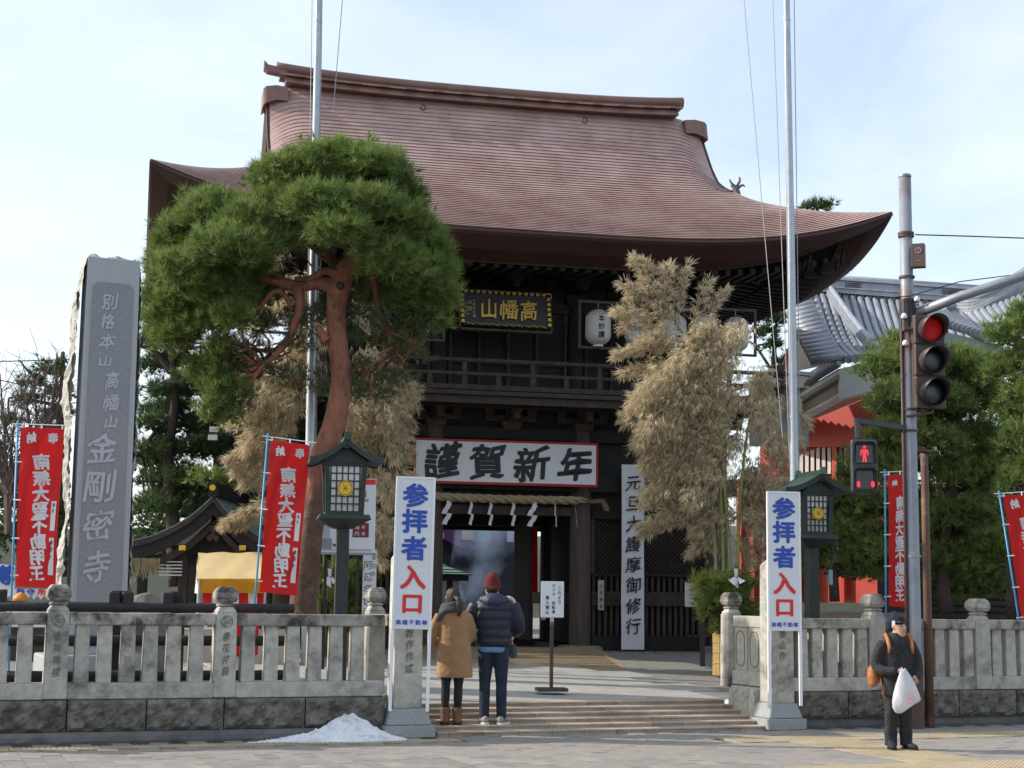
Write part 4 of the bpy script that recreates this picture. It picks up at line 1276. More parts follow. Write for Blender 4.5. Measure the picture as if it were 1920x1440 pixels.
# three lamp head
hc = at(1747, 676, bp.y - .22)
hd = Matrix.Translation(hc - bp) @ Matrix.Rotation(R(12), 4, 'Z')
hm = bpy.data.objects.new('signal_head', MB().box(-.205, .205, .05, .17, -.62, .60).mesh('signal_head', mat('signal_brown', (.075, .048, .045), (.055, .036, .034), .5, 5)))
COL.objects.link(hm); hm.parent = sg; hm.matrix_local = hd
b_ = hm.modifiers.new('b', 'BEVEL'); b_.width = .03; b_.segments = 3
MB().box(-.21, .21, .03, .16, .215, .60).obj('section', MATS['signal_brown'], hm, bevel=.02)
MB().box(-.21, .21, .03, .16, -.20, .205).obj('section', MATS['signal_brown'], hm, bevel=.02)
MB().box(-.21, .21, .03, .16, -.62, -.21).obj('section', MATS['signal_brown'], hm, bevel=.02)
for k, (zc, lm) in enumerate(((.41, RED_LENS), (.0, DARK_LENS), (-.415, DARK_LENS))):
    mb = MB(); n_ = 28
    rs = []
    for rr, yy in ((.158, .03), (.157, .005), (.12, -.015), (.07, -.028), (.012, -.033)):
        rs.append([(rr * math.cos(-2 * math.pi * j / n_), yy, zc + rr * math.sin(-2 * math.pi * j / n_)) for j in range(n_)])
    mb.rings(rs).obj('lens', lm, hm, smooth=True)
    v = MB(); rs1 = []; rs2 = []
    for j in range(n_ + 1):
        a = math.pi * 1.5 + 2 * math.pi * j / n_       # visor hood, longest on top, open below
        topness = (1 - math.cos(2 * math.pi * j / n_)) / 2
        ln = .06 + .20 * min(1, topness * 1.15)
        rs1.append((.172 * math.cos(a), .03, zc + .172 * math.sin(a))); rs2.append((.176 * math.cos(a), .03 - ln, zc + .176 * math.sin(a)))
    v.rings([rs1, rs2], False, closed=False)
    vo = v.obj('visor', [MATS['signal_brown'] if k < 2 else BLACK], hm, smooth=True)
    so_ = vo.modifiers.new('sol', 'SOLIDIFY'); so_.thickness = .006
MB().tube([(-.30, .14, .42), (-.20, .10, .42)], .022, 8).obj('mount', RUST_BROWN, hm); MB().tube([(-.30, .14, -.72), (.05, .08, -.66)], .02, 8).obj('mount', RUST_BROWN, hm)
# bracket arm and pedestrian head
a0, a1 = at(1700, 803, bp.y - .02) - bp, at(1606, 789, bp.y - .35) - bp
MB().tube([a0, a1], .045, 4).obj('bracket_arm', SIG_DK, sg)
MB().tube([a1 + Vector((0, 0, .03)), a1 + Vector((.02, 0, -.22))], .04, 8).obj('hanger', SIG_DK, sg)
pc_ = at(1621, 874, bp.y - .42) - bp
pd = bpy.data.objects.new('pedestrian_head', MB().box(-.165, .165, .0, .16, -.33, .34).mesh('pedestrian_head', SIG_DK)); COL.objects.link(pd); pd.parent = sg
pd.location = pc_; pd.rotation_euler = (0, 0, R(-6)); b_ = pd.modifiers.new('b', 'BEVEL'); b_.width = .03; b_.segments = 3
for k, zc in enumerate((.155, -.175)):
    MB().box(-.115, .115, -.012, .01, zc - .125, zc + .125).obj('lens', DARK_LENS, pd, bevel=.02)
    hd_ = MB()
    vv = [(-.14, zc - .12), (-.135, zc + .10), (-.10, zc + .145), (.10, zc + .145), (.135, zc + .10), (.14, zc - .12)]
    hd_.rings([[(p[0], .0, p[1]) for p in vv], [(p[0] * 1.02, -.09 if 0 < i < 5 else -.03, p[1] + .004) for i, p in enumerate(vv)]], False, closed=False)
    ho = hd_.obj('visor', SIG_DK, pd); s_ = ho.modifiers.new('s', 'SOLIDIFY'); s_.thickness = .008
LED = mat('red_led', (.6, .02, .03), None, .4, 60, emit=((1, .03, .05), .9))
LEDM = mat('red_led_figure', (.5, .03, .04), None, .5, 90, emit=((1, .06, .08), .42))
fg = MB(); y_ = -.017; zc = .155
fg.disc((0, zc + .085), .021, y_, y_ - .003, 14)
def seg(pl): fg.prism([(p[0], zc + p[1]) for p in pl], y_ - .003, y_)
seg([(-.035, .055), (-.048, .045), (-.052, -.02), (-.036, -.022), (-.032, .02), (-.022, .02), (-.022, -.035), (-.028, -.105), (-.006, -.105), (0, -.04), (.006, -.105), (.028, -.105), (.022, -.035), (.022, .02), (.032, .02), (.036, -.022), (.052, -.02), (.048, .045), (.035, .055)])
fg.obj('standing_figure', LEDM, pd)
dg_ = MB()
for cx in (-.088, .088):
    for (dx, dz) in ((-.012, .02), (.012, .02), (-.014, .0), (.014, .0), (-.012, -.02), (.012, -.02), (0, .03), (0, 0), (0, -.03)):
        dg_.disc((cx + dx, -.235 + dz), .009, -.095, -.098, 8)
dg_.obj('countdown_dots', LED, pd)
# span wires
def wire(label, pts, D, r=.006, name='overhead_wire', Ds=None):
    P_ = [at(x, y, (Ds[i] if Ds else D)) for i, (x, y) in enumerate(pts)]
    o = MB().tube([p - P_[0] for p in P_], r, 5).obj(name, mat('black_cable', (.03, .03, .032), None, .6), None, loc=P_[0])
    tag(o, label, 'cable'); return o
wire('grey stay wire running right from the top collar of the signal pole', [(1716, 440), (1820, 443), (1960, 448)], bp.y, .009)
wire('thin black cable sagging from the signal pole up along the mast arm', [(1640, 560), (1706, 555), (1800, 528), (1960, 508)], bp.y - .1, .007)
wire('taut stay from the signal pole down to the pedestrian signal arm', [(1700, 700), (1634, 783)], bp.y - .2, .006)
wire('thin overhead wire left of the monument at tree top height', [(-20, 678), (70, 676), (140, 674)], 34, .012)
wire('thin overhead wire crossing the bare tree at the far left', [(-20, 708), (60, 726), (140, 742)], 34, .012)
wire('pale wire crossing behind the monument towards the pine', [(258, 725), (330, 715), (420, 690)], 27, .008)
# rust brown second pole
b2 = S(s_at(1731, -.15), -.22)
sp2_ = thing('capped_post', 'slim rusty brown post with a bent cap standing just right of the signal pole', 'post', b2)
zt2 = at(1730, 850, b2.y).z
MB().tube([(0, 0, 0), (0, 0, 1.5), (0.0, 0, zt2)], [.058, .054, .050], 14).obj('post', mat('rusty_post', (.13, .065, .045), (.09, .045, .032), .75, 4, c3=(.24, .15, .11), s3=3, bump=.3), sp2_, smooth=True)
MB().prism([(-.14, zt2 + .10), (-.08, zt2 + .03), (.08, zt2 - .0), (.09, zt2 + .03), (-.05, zt2 + .07), (-.12, zt2 + .14)], -.07, .07).obj('bent_cap', RUST_BROWN, sp2_)
MB().tube([(-.17, .02, zt2 - .36), (.02, 0, zt2 - .36)], .018, 6).obj('strap', RUST_BROWN, sp2_)

# ================================================================== VEGETATION
def leaf_mat(name, ca, cb, cc, rough=.6, trans=.35):
    m = bpy.data.materials.new(name); m.use_nodes = True
    N = m.node_tree.nodes; L = m.node_tree.links; b = N['Principled BSDF']
    at_ = N.new('ShaderNodeAttribute'); at_.attribute_name = 'tint'
    cr = N.new('ShaderNodeValToRGB')
    cr.color_ramp.elements[0].color = (*ca, 1); cr.color_ramp.elements[1].color = (*cc, 1)
    e = cr.color_ramp.elements.new(.5); e.color = (*cb, 1)
    L.new(at_.outputs['Fac'], cr.inputs['Fac']); L.new(cr.outputs['Color'], b.inputs['Base Color'])
    b.inputs['Roughness'].default_value = rough
    b.inputs['Specular IOR Level'].default_value = .3
    tr = N.new('ShaderNodeBsdfTranslucent'); L.new(cr.outputs['Color'], tr.inputs['Color'])
    ms = N.new('ShaderNodeMixShader'); ms.inputs['Fac'].default_value = trans
    L.new(b.outputs['BSDF'], ms.inputs[1]); L.new(tr.outputs['BSDF'], ms.inputs[2]); L.new(ms.outputs['Shader'], N['Material Output'].inputs['Surface'])
    return m
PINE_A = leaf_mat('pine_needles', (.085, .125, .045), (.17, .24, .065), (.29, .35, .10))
PINE_B = leaf_mat('old_pine_needles', (.07, .10, .05), (.12, .16, .075), (.18, .22, .10))
PINE_C = leaf_mat('distant_pine_needles', (.035, .065, .028), (.07, .115, .042), (.12, .16, .06))
BAMB = leaf_mat('dry_bamboo_leaves', (.30, .25, .16), (.53, .44, .29), (.78, .68, .48), .55, .4)
SHRUB = leaf_mat('cut_pine_sprays', (.05, .085, .02), (.11, .15, .035), (.19, .20, .06))
BARK_RED = mat('red_pine_bark', (.30, .125, .070), (.16, .062, .040), .85, 5, bump=1.0, bscale=22, c3=(.075, .040, .030), s3=4.2, w3=(.50, .62), stretch=(1, 1, .5))
BARK_DK = mat('dark_pine_bark', (.060, .042, .032), (.032, .024, .020), .9, 7, bump=1.0, bscale=18)
TWIG = mat('bare_twigs', (.17, .125, .105), (.11, .08, .07), .9, 5)
BAMB_STEM = mat('bamboo_culm', (.26, .28, .09), (.17, .19, .06), .5, 5, stretch=(1, 1, .3))

def tri_mesh(name, P, tint, m, parent, per):
    """P: (n, per, 3) vertices of n flat faces"""
    n = P.shape[0]
    me = bpy.data.meshes.new(name)
    me.vertices.add(n * per); me.vertices.foreach_set('co', P.reshape(-1).astype(np.float32))
    me.loops.add(n * per); me.loops.foreach_set('vertex_index', np.arange(n * per, dtype=np.int32))
    me.polygons.add(n); me.polygons.foreach_set('loop_start', np.arange(0, n * per, per, dtype=np.int32))
    try: me.polygons.foreach_set('loop_total', np.full(n, per, dtype=np.int32))
    except Exception: pass
    a = me.attributes.new('tint', 'FLOAT', 'POINT'); a.data.foreach_set('value', np.repeat(tint, per).astype(np.float32))
    me.materials.append(m); me.update(calc_edges=True)
    return link(name, me, parent)
def unit(v): return v / np.maximum(1e-6, np.linalg.norm(v, axis=-1, keepdims=True))

def pad_points(c, r, n, shell=.55, low=-.35):
    """points in the outer part of an ellipsoid, few on its underside"""
    out = []
    while len(out) < n:
        d = unit(rng.normal(size=(n * 2, 3)))
        d = d[d[:, 2] > low]
        q = shell + (1 - shell) * rng.random(len(d)) ** .6
        out += list(d * q[:, None])
    d = np.array(out[:n]); return np.array(c) + d * np.array(r), d
def needles(pads, dens, K, Ln, W, up=.45, spread=.75, seed=1):
    Ps, Ts = [], []
    for (c, r) in pads:
        area = (r[0] * r[1] + r[0] * r[2] + r[1] * r[2]) * 4.2
        n = max(6, int(area * dens))
        p, d = pad_points(c, r, n)
        # clump the tufts so that gaps and darker hollows form
        nclump = max(4, n // 14)
        cl = p[rng.integers(0, n, nclump)]; idx = rng.integers(0, nclump, n)
        p = p * .66 + cl[idx] * .34 + rng.normal(0, .06, (n, 3))
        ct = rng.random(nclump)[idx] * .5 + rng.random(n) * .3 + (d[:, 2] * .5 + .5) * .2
        ax = unit(d * .6 + np.array([0, 0, up]) + rng.normal(0, .28, (n, 3)))
        dirs = unit(ax[:, None, :] + rng.normal(0, spread * .6, (n, K, 3)))
        L_ = Ln * (.7 + .6 * rng.random((n, K, 1)))
        base = p[:, None, :] + dirs * .01
        side = unit(np.cross(dirs, rng.normal(size=(n, K, 3)))) * W * .5
        tri = np.stack([base - side, base + side, base + dirs * L_], 2)
        Ps.append(tri.reshape(-1, 3, 3)); Ts.append(np.repeat(np.clip(ct, 0, 1), K))
    return np.concatenate(Ps), np.concatenate(Ts)

def px_pad(px, py, rx, ry, D, dz=None, jit=.0):
    c = at(px, py, D); k = D / F
    return ((c.x, c.y, c.z), (rx * k, (dz if dz else rx * .8) * k if not dz else dz, ry * k))

def limb(mb, pts, D, r0, r1, n=7, jit=.0, Ds=None):
    P_ = []
    for i, (x, y) in enumerate(pts):
        P_.append(at(x, y, (Ds[i] if Ds else D)))
    N_ = 4; out = []
    for i in range(len(P_) - 1):
        for k in range(N_): out.append(P_[i].lerp(P_[i + 1], k / N_) + Vector((random.uniform(-1, 1), random.uniform(-1, 1), random.uniform(-1, 1))) * jit)
    out.append(P_[-1])
    # smooth
    for _ in range(2):
        out = [out[0]] + [(out[i - 1] + out[i] * 2 + out[i + 1]) / 4 for i in range(1, len(out) - 1)] + [out[-1]]
    m_ = len(out) - 1
    mb.tube(out, [r0 + (r1 - r0) * (i / m_) for i in range(m_ + 1)], n)
    return out

def twigs(mb, start, targets, r=.018, wig=.10, n=4):
    for t in targets:
        t = Vector(t); P_ = [start]
        k = 5
        for i in range(1, k):
            q = i / k
            P_.append(start.lerp(t, q) + Vector((random.uniform(-wig, wig), random.uniform(-wig, wig), random.uniform(-wig, wig) + wig * .4)))
        P_.append(t)
        mb.tube(P_, [r * (1 - .75 * i / k) for i in range(k + 1)], n)

def crooked(mb, p, d, L, r, depth, n=5):
    """self-branching crooked twig"""
    pts = [p]; dd = Vector(d).normalized(); q = p
    for i in range(4):
        dd = (dd + Vector((random.uniform(-.6, .6), random.uniform(-.6, .6), random.uniform(-.6, .6))) * .55).normalized()
        q = q + dd * L / 4; pts.append(q)
        if depth > 0 and random.random() < .75:
            side = (dd + Vector((random.uniform(-1, 1), random.uniform(-1, 1), random.uniform(-.8, .8)))).normalized()
            crooked(mb, q, side, L * .6, r * .6, depth - 1, max(3, n - 1))
    mb.tube(pts, [r * (1 - .15 * i) for i in range(5)], n)

# ---------- the big pine
PD = 23.2
pine = thing('pine_tree', 'large pruned red pine with curving bare trunk and broad crown before the gate', 'pine tree', (at(572, 1150, PD).x, PD, .42))
def rel(o, t):
    o.data.transform(Matrix.Translation(-t.location)) if not o.parent is None else None
    return o
tm_ = MB()
def trunk(mb, pts, radii, D, n=16):
    P_ = [at(x, y, D) for x, y in pts]; out = []; rr = []
    for i in range(len(P_) - 1):
        p0 = P_[max(0, i - 1)]; p1 = P_[i]; p2 = P_[i + 1]; p3 = P_[min(len(P_) - 1, i + 2)]
        for k in range(5):
            t = k / 5
            out.append(.5 * ((2 * p1) + (p2 - p0) * t + (2 * p0 - 5 * p1 + 4 * p2 - p3) * t * t + (3 * p1 - p0 - 3 * p2 + p3) * t ** 3))
            rr.append((radii[i] + (radii[i + 1] - radii[i]) * t) * random.uniform(.97, 1.03))
    out.append(P_[-1]); rr.append(radii[-1])
    mb.tube(out, rr, n, jit=.03)
trunk(tm_, [(566, 1170), (573, 1080), (588, 960), (600, 870), (628, 790), (640, 710), (633, 640), (630, 580), (637, 535), (655, 495), (690, 465), (720, 430)], [.215, .19, .17, .175, .165, .15, .145, .14, .175, .135, .11, .06], PD)
# side stubs and limbs
trunk(tm_, [(634, 540), (600, 532), (560, 536), (520, 528), (492, 520), (455, 490)], [.14, .10, .085, .09, .07, .045], PD, 10)
trunk(tm_, [(640, 520), (612, 508), (580, 522), (552, 522)], [.09, .06, .045, .03], PD - .08, 8)
trunk(tm_, [(558, 535), (562, 575), (552, 608), (538, 640), (515, 668), (490, 690), (470, 720)], [.085, .075, .06, .05, .04, .032, .018], PD - .05, 9)
trunk(tm_, [(548, 575), (530, 550), (512, 548), (490, 572), (478, 590)], [.05, .04, .04, .028, .018], PD - .1, 8)
trunk(tm_, [(612, 640), (600, 622), (596, 612)], [.09, .06, .05], PD - .1, 8)
trunk(tm_, [(690, 465), (700, 520), (712, 580), (728, 620), (740, 660)], [.09, .07, .055, .05, .03], PD + .25, 9)
trunk(tm_, [(640, 505), (600, 470), (540, 430), (470, 420), (400, 430)], [.10, .08, .06, .05, .03], PD + .2, 9)
trunk(tm_, [(690, 465), (670, 410), (650, 360), (640, 320)], [.10, .08, .06, .03], PD + .3, 9)
trunk(tm_, [(700, 455), (750, 440), (790, 450), (830, 500)], [.08, .06, .05, .03], PD + .1, 9)
BARK_LOW = mat('flaky_lower_bark', (.13, .075, .055), (.075, .045, .035), .95, 9, bump=1.0, bscale=26, c3=(.20, .10, .065), s3=3.5)
to = tm_.obj('trunk', [BARK_RED, BARK_LOW], pine, smooth=True)
for p in to.data.polygons: p.material_index = 1 if p.center.z < 3.05 + .25 * math.sin(p.center.x * 9) else 0
rel(to, pine)
kn = MB()
kp = at(638, 536, PD - .19)
kn.lathe([(.06, 0), (.055, .02), (.03, .035)], 12); ko = kn.obj('knot', BLACK, pine); ko.location = kp - pine.location; ko.rotation_euler = (R(90), 0, 0)
br = MB()
pads = []
for (x, y, rx, ry, dd) in [(640, 318, 128, 52, .1), (560, 330, 80, 50, -.3), (700, 330, 82, 55, -.3), (745, 385, 60, 60, .2), (520, 345, 62, 52, .3), (600, 395, 82, 55, -.8), (690, 405, 92, 55, -.7), (760, 440, 62, 55, -.5),
                           (640, 440, 70, 36, -1.1), (795, 470, 56, 58, .1), (800, 530, 50, 60, -.2), (770, 570, 55, 48, .2), (735, 500, 70, 55, -.7), (830, 520, 30, 50, .1),
                           (400, 418, 78, 58, 0), (345, 455, 62, 60, .2), (465, 430, 62, 50, -.5), (430, 475, 85, 52, -.8), (350, 520, 72, 52, -.4), (300, 500, 32, 42, .2), (500, 465, 46, 38, -.6), (470, 505, 48, 30, -.2), (410, 555, 66, 46, -.2),
                           (330, 580, 55, 42, .2), (395, 610, 52, 42, .1), (440, 600, 38, 34, -.4), (300, 615, 34, 34, .4), (415, 670, 38, 42, .1), (405, 730, 34, 42, .2), (420, 780, 40, 30, .3), (450, 740, 28, 26, .1),
                           (370, 395, 40, 30, .6), (450, 400, 50, 26, .4), (580, 455, 44, 26, -.3), (700, 560, 36, 22, .4), (760, 640, 46, 22, .4), (550, 390, 60, 40, .4), (470, 440, 60, 50, .6), (640, 380, 90, 50, .5), (560, 430, 60, 36, .2), (500, 400, 50, 40, -.2), (720, 460, 60, 40, .5), (390, 500, 70, 50, .6), (330, 640, 50, 40, .3), (380, 700, 34, 40, .4), (620, 430, 60, 30, .6), (800, 600, 40, 40, .3), (365, 450, 70, 50, .5), (400, 780, 30, 26, .1), (440, 690, 36, 30, .3), (300, 560, 36, 40, .4), (470, 560, 40, 26, .2), (780, 500, 60, 50, .4), (830, 570, 34, 40, .2), (670, 530, 30, 20, .5)]:
    D_ = PD + dd * 1.1
    pads.append(px_pad(x, y, rx * 1.02, ry * 1.02, D_, dz=rx * D_ / F * .75))
P1, T1 = needles(pads, 225, 15, .155, .012, up=.4)
print('pine tris', len(P1))
loc = np.array(pine.location)
tri_mesh('crown', P1 - loc, T1, PINE_A, pine, 3)
thin = []
for (x, y, rx, ry, dd) in [(500, 610, 60, 26, .2), (560, 650, 40, 24, 0), (700, 640, 60, 30, .3), (690, 700, 60, 32, .4), (740, 720, 50, 26, .4), (470, 655, 30, 28, 0), (600, 600, 22, 40, .3), (510, 700, 40, 24, .2), (720, 605, 44, 24, .2), (760, 670, 50, 40, .3), (700, 740, 60, 40, .4), (640, 740, 50, 30, .5), (560, 720, 60, 40, .5), (480, 620, 50, 50, .4), (520, 560, 50, 40, .5), (780, 620, 40, 40, .3), (680, 590, 40, 40, .4), (450, 760, 40, 40, .2), (560, 600, 40, 40, .5)]:
    thin.append(px_pad(x, y, rx, ry, PD + dd, dz=.45))
P2, T2 = needles(thin, 60, 12, .11, .009, up=.3)
tri_mesh('sparse_needles', P2 - loc, T2 * .6, PINE_B, pine, 3)
hubs = [at(455, 490, PD), at(400, 430, PD + .2), at(640, 340, PD + .3), at(790, 450, PD + .1), at(700, 440, PD), at(740, 660, PD + .25), at(490, 690, PD), at(600, 420, PD)]
for (c, r) in pads + thin:
    c = Vector(c); h = min(hubs, key=lambda q: (q - c).length)
    tg_ = [c + Vector((random.uniform(-1, 1) * r[0], random.uniform(-1, 1) * r[1], random.uniform(-.6, .7) * r[2])) * .8 for _ in range(4)]
    twigs(br, h, [c], .030, .10); twigs(br, c, tg_, .014, .05, 4)
for (x, y, dx, dz) in ((540, 640, -1, -.5), (515, 668, -1, -.3), (490, 690, -.8, -.8), (500, 660, -1, .3), (478, 590, -.7, -.7), (470, 720, -.6, -1), (556, 600, .6, -.6), (530, 655, .5, -.9), (728, 620, .6, -.6), (735, 650, -.5, -.8), (742, 660, .7, -.6),
                        (455, 490, -.4, .8), (585, 500, -.3, .8), (560, 500, -.6, .5), (610, 480, -.5, .5), (700, 540, .8, -.1), (520, 610, .9, -.2), (700, 690, -.5, -.5)):
    crooked(br, at(x, y, PD + random.uniform(-.1, .3)), (dx, random.uniform(-.4, .4), dz), random.uniform(.4, .62), .015, 2)
bo = br.obj('branches', BARK_RED, pine, smooth=True); rel(bo, pine)

# ---------- other pines
def bg_pine(name, label, D, pads_px, trunks, m, dens, K, Ln, W, zb=.5, bark=None, twg=True, group=None, up=.3, cat='pine tree'):
    b0 = at(trunks[0][0][0][0], trunks[0][0][0][1], D) if trunks else at(pads_px[0][0], pads_px[0][1], D)
    t = thing(name, label, cat, (b0.x, D, zb), 0, group); lc = np.array(t.location)
    mb = MB()
    for pts, r0, r1 in trunks:
        limb(mb, pts, D, r0, r1, 8, .03)
    pp = [px_pad(x, y, rx, ry, D + dd, dz=rx * D / F * .8) for x, y, rx, ry, dd in pads_px]
    P_, T_ = needles(pp, dens, K, Ln, W, up=up)
    tri_mesh('crown', P_ - lc, T_, m, t, 3)
    if twg:
        tips = [at(p[-1][0], p[-1][1], D) for p, _, _ in trunks] + [at(p[len(p) // 2][0], p[len(p) // 2][1], D) for p, _, _ in trunks]
        for c, r in pp:
            c = Vector(c); h = min(tips, key=lambda q: (q - c).length)
            twigs(mb, h, [c], .035, .12)
            twigs(mb, c, [c + Vector((random.uniform(-1, 1) * r[0], random.uniform(-1, 1) * r[1], random.uniform(-.5, .5) * r[2])) for _ in range(4)], .014, .06, 4)
    if mb.v:
        o = mb.obj('trunk', bark or BARK_DK, t, smooth=True); rel(o, t)
    return t
# left background: layered dark pines between monument and gate
bg_pine('pine_tree', 'dark layered pine with snow-lit gaps behind and right of the stone monument', 29.5,
        [(295, 640, 40, 16, 0), (340, 590, 55, 22, .4), (280, 600, 30, 18, 0), (320, 680, 50, 16, .3), (355, 720, 46, 18, 0), (290, 735, 36, 14, 0), (330, 770, 46, 18, .4), (280, 800, 34, 18, 0), (300, 850, 60, 26, 0), (360, 850, 50, 34, .5), (340, 900, 60, 26, 0), (275, 905, 30, 24, .2), (300, 950, 60, 20, 0), (350, 940, 50, 20, .3), (380, 800, 44, 26, .6), (420, 850, 40, 30, .6), (300, 690, 50, 22, .6), (340, 740, 56, 24, .8), (300, 780, 50, 26, .8), (350, 810, 60, 30, .9), (290, 870, 50, 34, .8), (340, 930, 70, 34, .9), (400, 960, 60, 34, .9), (280, 960, 40, 30, .8), (300, 560, 34, 16, .3), (310, 620, 44, 20, .6)],
        [([(330, 1100), (325, 980), (315, 860), (330, 740), (320, 650)], .16, .05), ([(320, 700), (290, 655), (262, 650)], .07, .03), ([(322, 780), (290, 810), (262, 850)], .06, .03), ([(320, 640), (350, 655), (385, 650)], .05, .02)], PINE_C, 75, 14, .17, .018)
bg_pine('clipped_shrub', 'clipped round bright green shrub right of the monument above the small roof', 27.5, [(400, 905, 42, 26, 0), (385, 900, 30, 20, .1), (425, 912, 26, 20, .1)], [([(400, 1000), (400, 930)], .05, .03)], PINE_A, 70, 16, .10, .012, up=.6, cat='shrub')
bg_pine('pine_tree', 'dark pine with upswept tiers at the far left behind the monument', 38,
        [(95, 700, 40, 10, 0), (60, 722, 34, 8, .3), (110, 740, 34, 12, 0), (120, 690, 20, 8, 0), (50, 745, 30, 8, 0), (85, 680, 12, 6, 0), (110, 780, 34, 16, 0), (30, 790, 30, 8, 0), (85, 800, 20, 8, 0), (40, 760, 22, 6, 0)],
        [([(112, 1080), (112, 900), (115, 780), (118, 660)], .18, .05), ([(115, 740), (70, 715), (36, 675)], .05, .02), ([(113, 760), (60, 750), (22, 745)], .05, .02)], PINE_C, 60, 12, .18, .022)
bg_pine('evergreen_tree', 'dark evergreen mass at the far left behind the red banner', 36, [(20, 950, 60, 70, 0), (60, 900, 50, 60, .5), (100, 980, 50, 60, 0), (30, 1020, 60, 50, 0), (-20, 880, 40, 60, 0)], [([(40, 1100), (40, 900)], .15, .06)], PINE_C, 26, 10, .18, .05, up=.1, cat='tree')
# right side pines
bg_pine('evergreen_tree', 'dark evergreen hedge behind the water pavilion left of the gate', 42, [(300, 1010, 60, 60, 0), (380, 960, 60, 70, .5), (450, 940, 60, 80, 0), (360, 1060, 80, 50, 0), (480, 1040, 60, 60, 0), (250, 1060, 50, 50, 0), (200, 1000, 60, 60, 1), (520, 900, 60, 80, 0), (150, 1060, 60, 60, 0)], [([(400, 1120), (400, 950)], .15, .06)], PINE_C, 26, 10, .18, .05, up=.1, cat='hedge')
bg_pine('evergreen_tree', 'dark evergreen mass far behind the right pines', 40, [(1560, 1040, 60, 60, 0), (1640, 1000, 60, 80, .5), (1720, 980, 60, 90, 0), (1800, 960, 80, 100, 0), (1880, 940, 60, 110, 0), (1940, 900, 60, 110, 0), (1840, 860, 60, 60, 1), (1700, 1080, 90, 40, 0), (1860, 1080, 90, 40, 0)], [([(1750, 1120), (1750, 950)], .15, .06)], PINE_C, 26, 10, .18, .05, up=.1, cat='tree')
bg_pine('pine_tree', 'bushy pine behind the traffic signal, in front of the tiled roof', 25.5,
        [(1660, 700, 56, 40, 0), (1720, 680, 60, 42, -.3), (1668, 765, 52, 38, -.2), (1700, 750, 70, 44, -.5), (1790, 690, 62, 44, 0), (1662, 828, 52, 36, 0), (1690, 820, 70, 40, -.4), (1770, 760, 66, 44, -.2), (1840, 740, 56, 50, .3), (1610, 888, 46, 36, .2), (1650, 890, 66, 38, -.3), (1760, 840, 66, 40, -.2), (1840, 820, 56, 46, .2),
         (1580, 940, 56, 36, .2), (1650, 950, 56, 34, -.2), (1600, 1000, 62, 34, 0), (1560, 1040, 46, 28, .2), (1640, 1040, 50, 30, -.2), (1620, 1080, 50, 18, 0), (1790, 900, 52, 36, 0), (1855, 890, 46, 36, .2), (1800, 960, 56, 30, 0), (1850, 960, 46, 30, .3)] + [(x, y, 58, 40, d) for x, y, d in ((1690, 745, .6), (1700, 800, .7), (1760, 800, .6), (1840, 770, .6), (1640, 860, .7), (1720, 880, .7), (1800, 880, .7), (1880, 860, .7), (1600, 960, .7), (1680, 960, .5), (1740, 950, .7), (1830, 930, .7), (1570, 1000, .8), (1660, 1020, .6), (1730, 1010, .7), (1860, 1000, .6), (1800, 1020, .8), (1750, 720, .6), (1830, 700, .5), (1690, 660, .4), (1530, 960, .5), (1545, 1060, .4), (1600, 1050, 0), (1660, 1070, .2), (1720, 1060, 0), (1770, 1050, .1), (1820, 1070, .2), (1870, 1060, .3), (1760, 980, 0), (1700, 1000, 0), (1850, 1020, 0), (1740, 1100, .4), (1810, 1110, .4), (1880, 1110, .4))],
        [([(1568, 1130), (1560, 1040), (1600, 940), (1660, 850), (1700, 760)], .085, .04), ([(1772, 1150), (1765, 1040), (1778, 930), (1800, 830), (1800, 740)], .12, .05), ([(1565, 1080), (1600, 1062), (1640, 1030)], .035, .015)],
        PINE_A, 120, 12, .14, .015, bark=BARK_DK, up=.35)
bg_pine('pine_tree', 'pine whose green crown rises at the right picture edge', 24.3,
        [(1880, 640, 40, 40, 0), (1915, 615, 36, 34, .2), (1930, 680, 46, 44, 0), (1960, 640, 50, 60, 0), (1910, 740, 40, 40, .1), (1950, 760, 50, 50, 0), (1905, 830, 36, 40, 0), (1940, 880, 44, 44, 0), (1900, 910, 32, 30, 0), (1880, 700, 44, 44, .3), (1900, 780, 50, 46, .4), (1930, 600, 40, 36, .2), (1925, 820, 50, 50, .4), (1910, 960, 50, 40, .4)],
        [([(1905, 1160), (1900, 1000), (1925, 860), (1930, 700)], .13, .05)], PINE_A, 120, 12, .14, .015, up=.4)
# tree tops beyond the roofs
bg_pine('pine_tree', 'distant pine top peeking over the right side of the copper roof', 46, [(1528, 387, 20, 5, 0), (1545, 390, 18, 5, 0), (1560, 384, 8, 4, 0), (1510, 390, 10, 4, 0)], [([(1530, 560), (1530, 400)], .12, .04)], PINE_C, 90, 12, .2, .025, zb=1)
bg_pine('pine_tree', 'distant pine seen between the roof corner and the grey tiled roof', 44, [(1560, 505, 26, 9, 0), (1585, 500, 12, 7, 0), (1440, 600, 34, 12, 0), (1435, 625, 30, 10, 0), (1470, 590, 22, 10, 0), (1450, 650, 24, 8, 0), (1470, 680, 20, 8, 0)], [([(1440, 900), (1450, 700), (1455, 610)], .14, .04), ([(1560, 560), (1565, 510)], .06, .03), ([(1450, 700), (1420, 650), (1405, 640)], .05, .02)], PINE_C, 70, 12, .2, .025, zb=1)
dt = thing('dead_tree_top', 'leafless broken tree top sticking up above the right slope of the copper roof', 'dead tree', at(1385, 420, 47))
m_ = MB()
limb(m_, [(1385, 420), (1382, 356), (1372, 346)], 47, .16, .06)
for pl_ in ([(1380, 352), (1388, 338), (1386, 332)], [(1378, 350), (1370, 342), (1368, 336)], [(1382, 354), (1392, 346), (1397, 350)]): limb(m_, pl_, 47, .05, .02, 5)
rel(m_.obj('branches', TWIG, dt), dt)
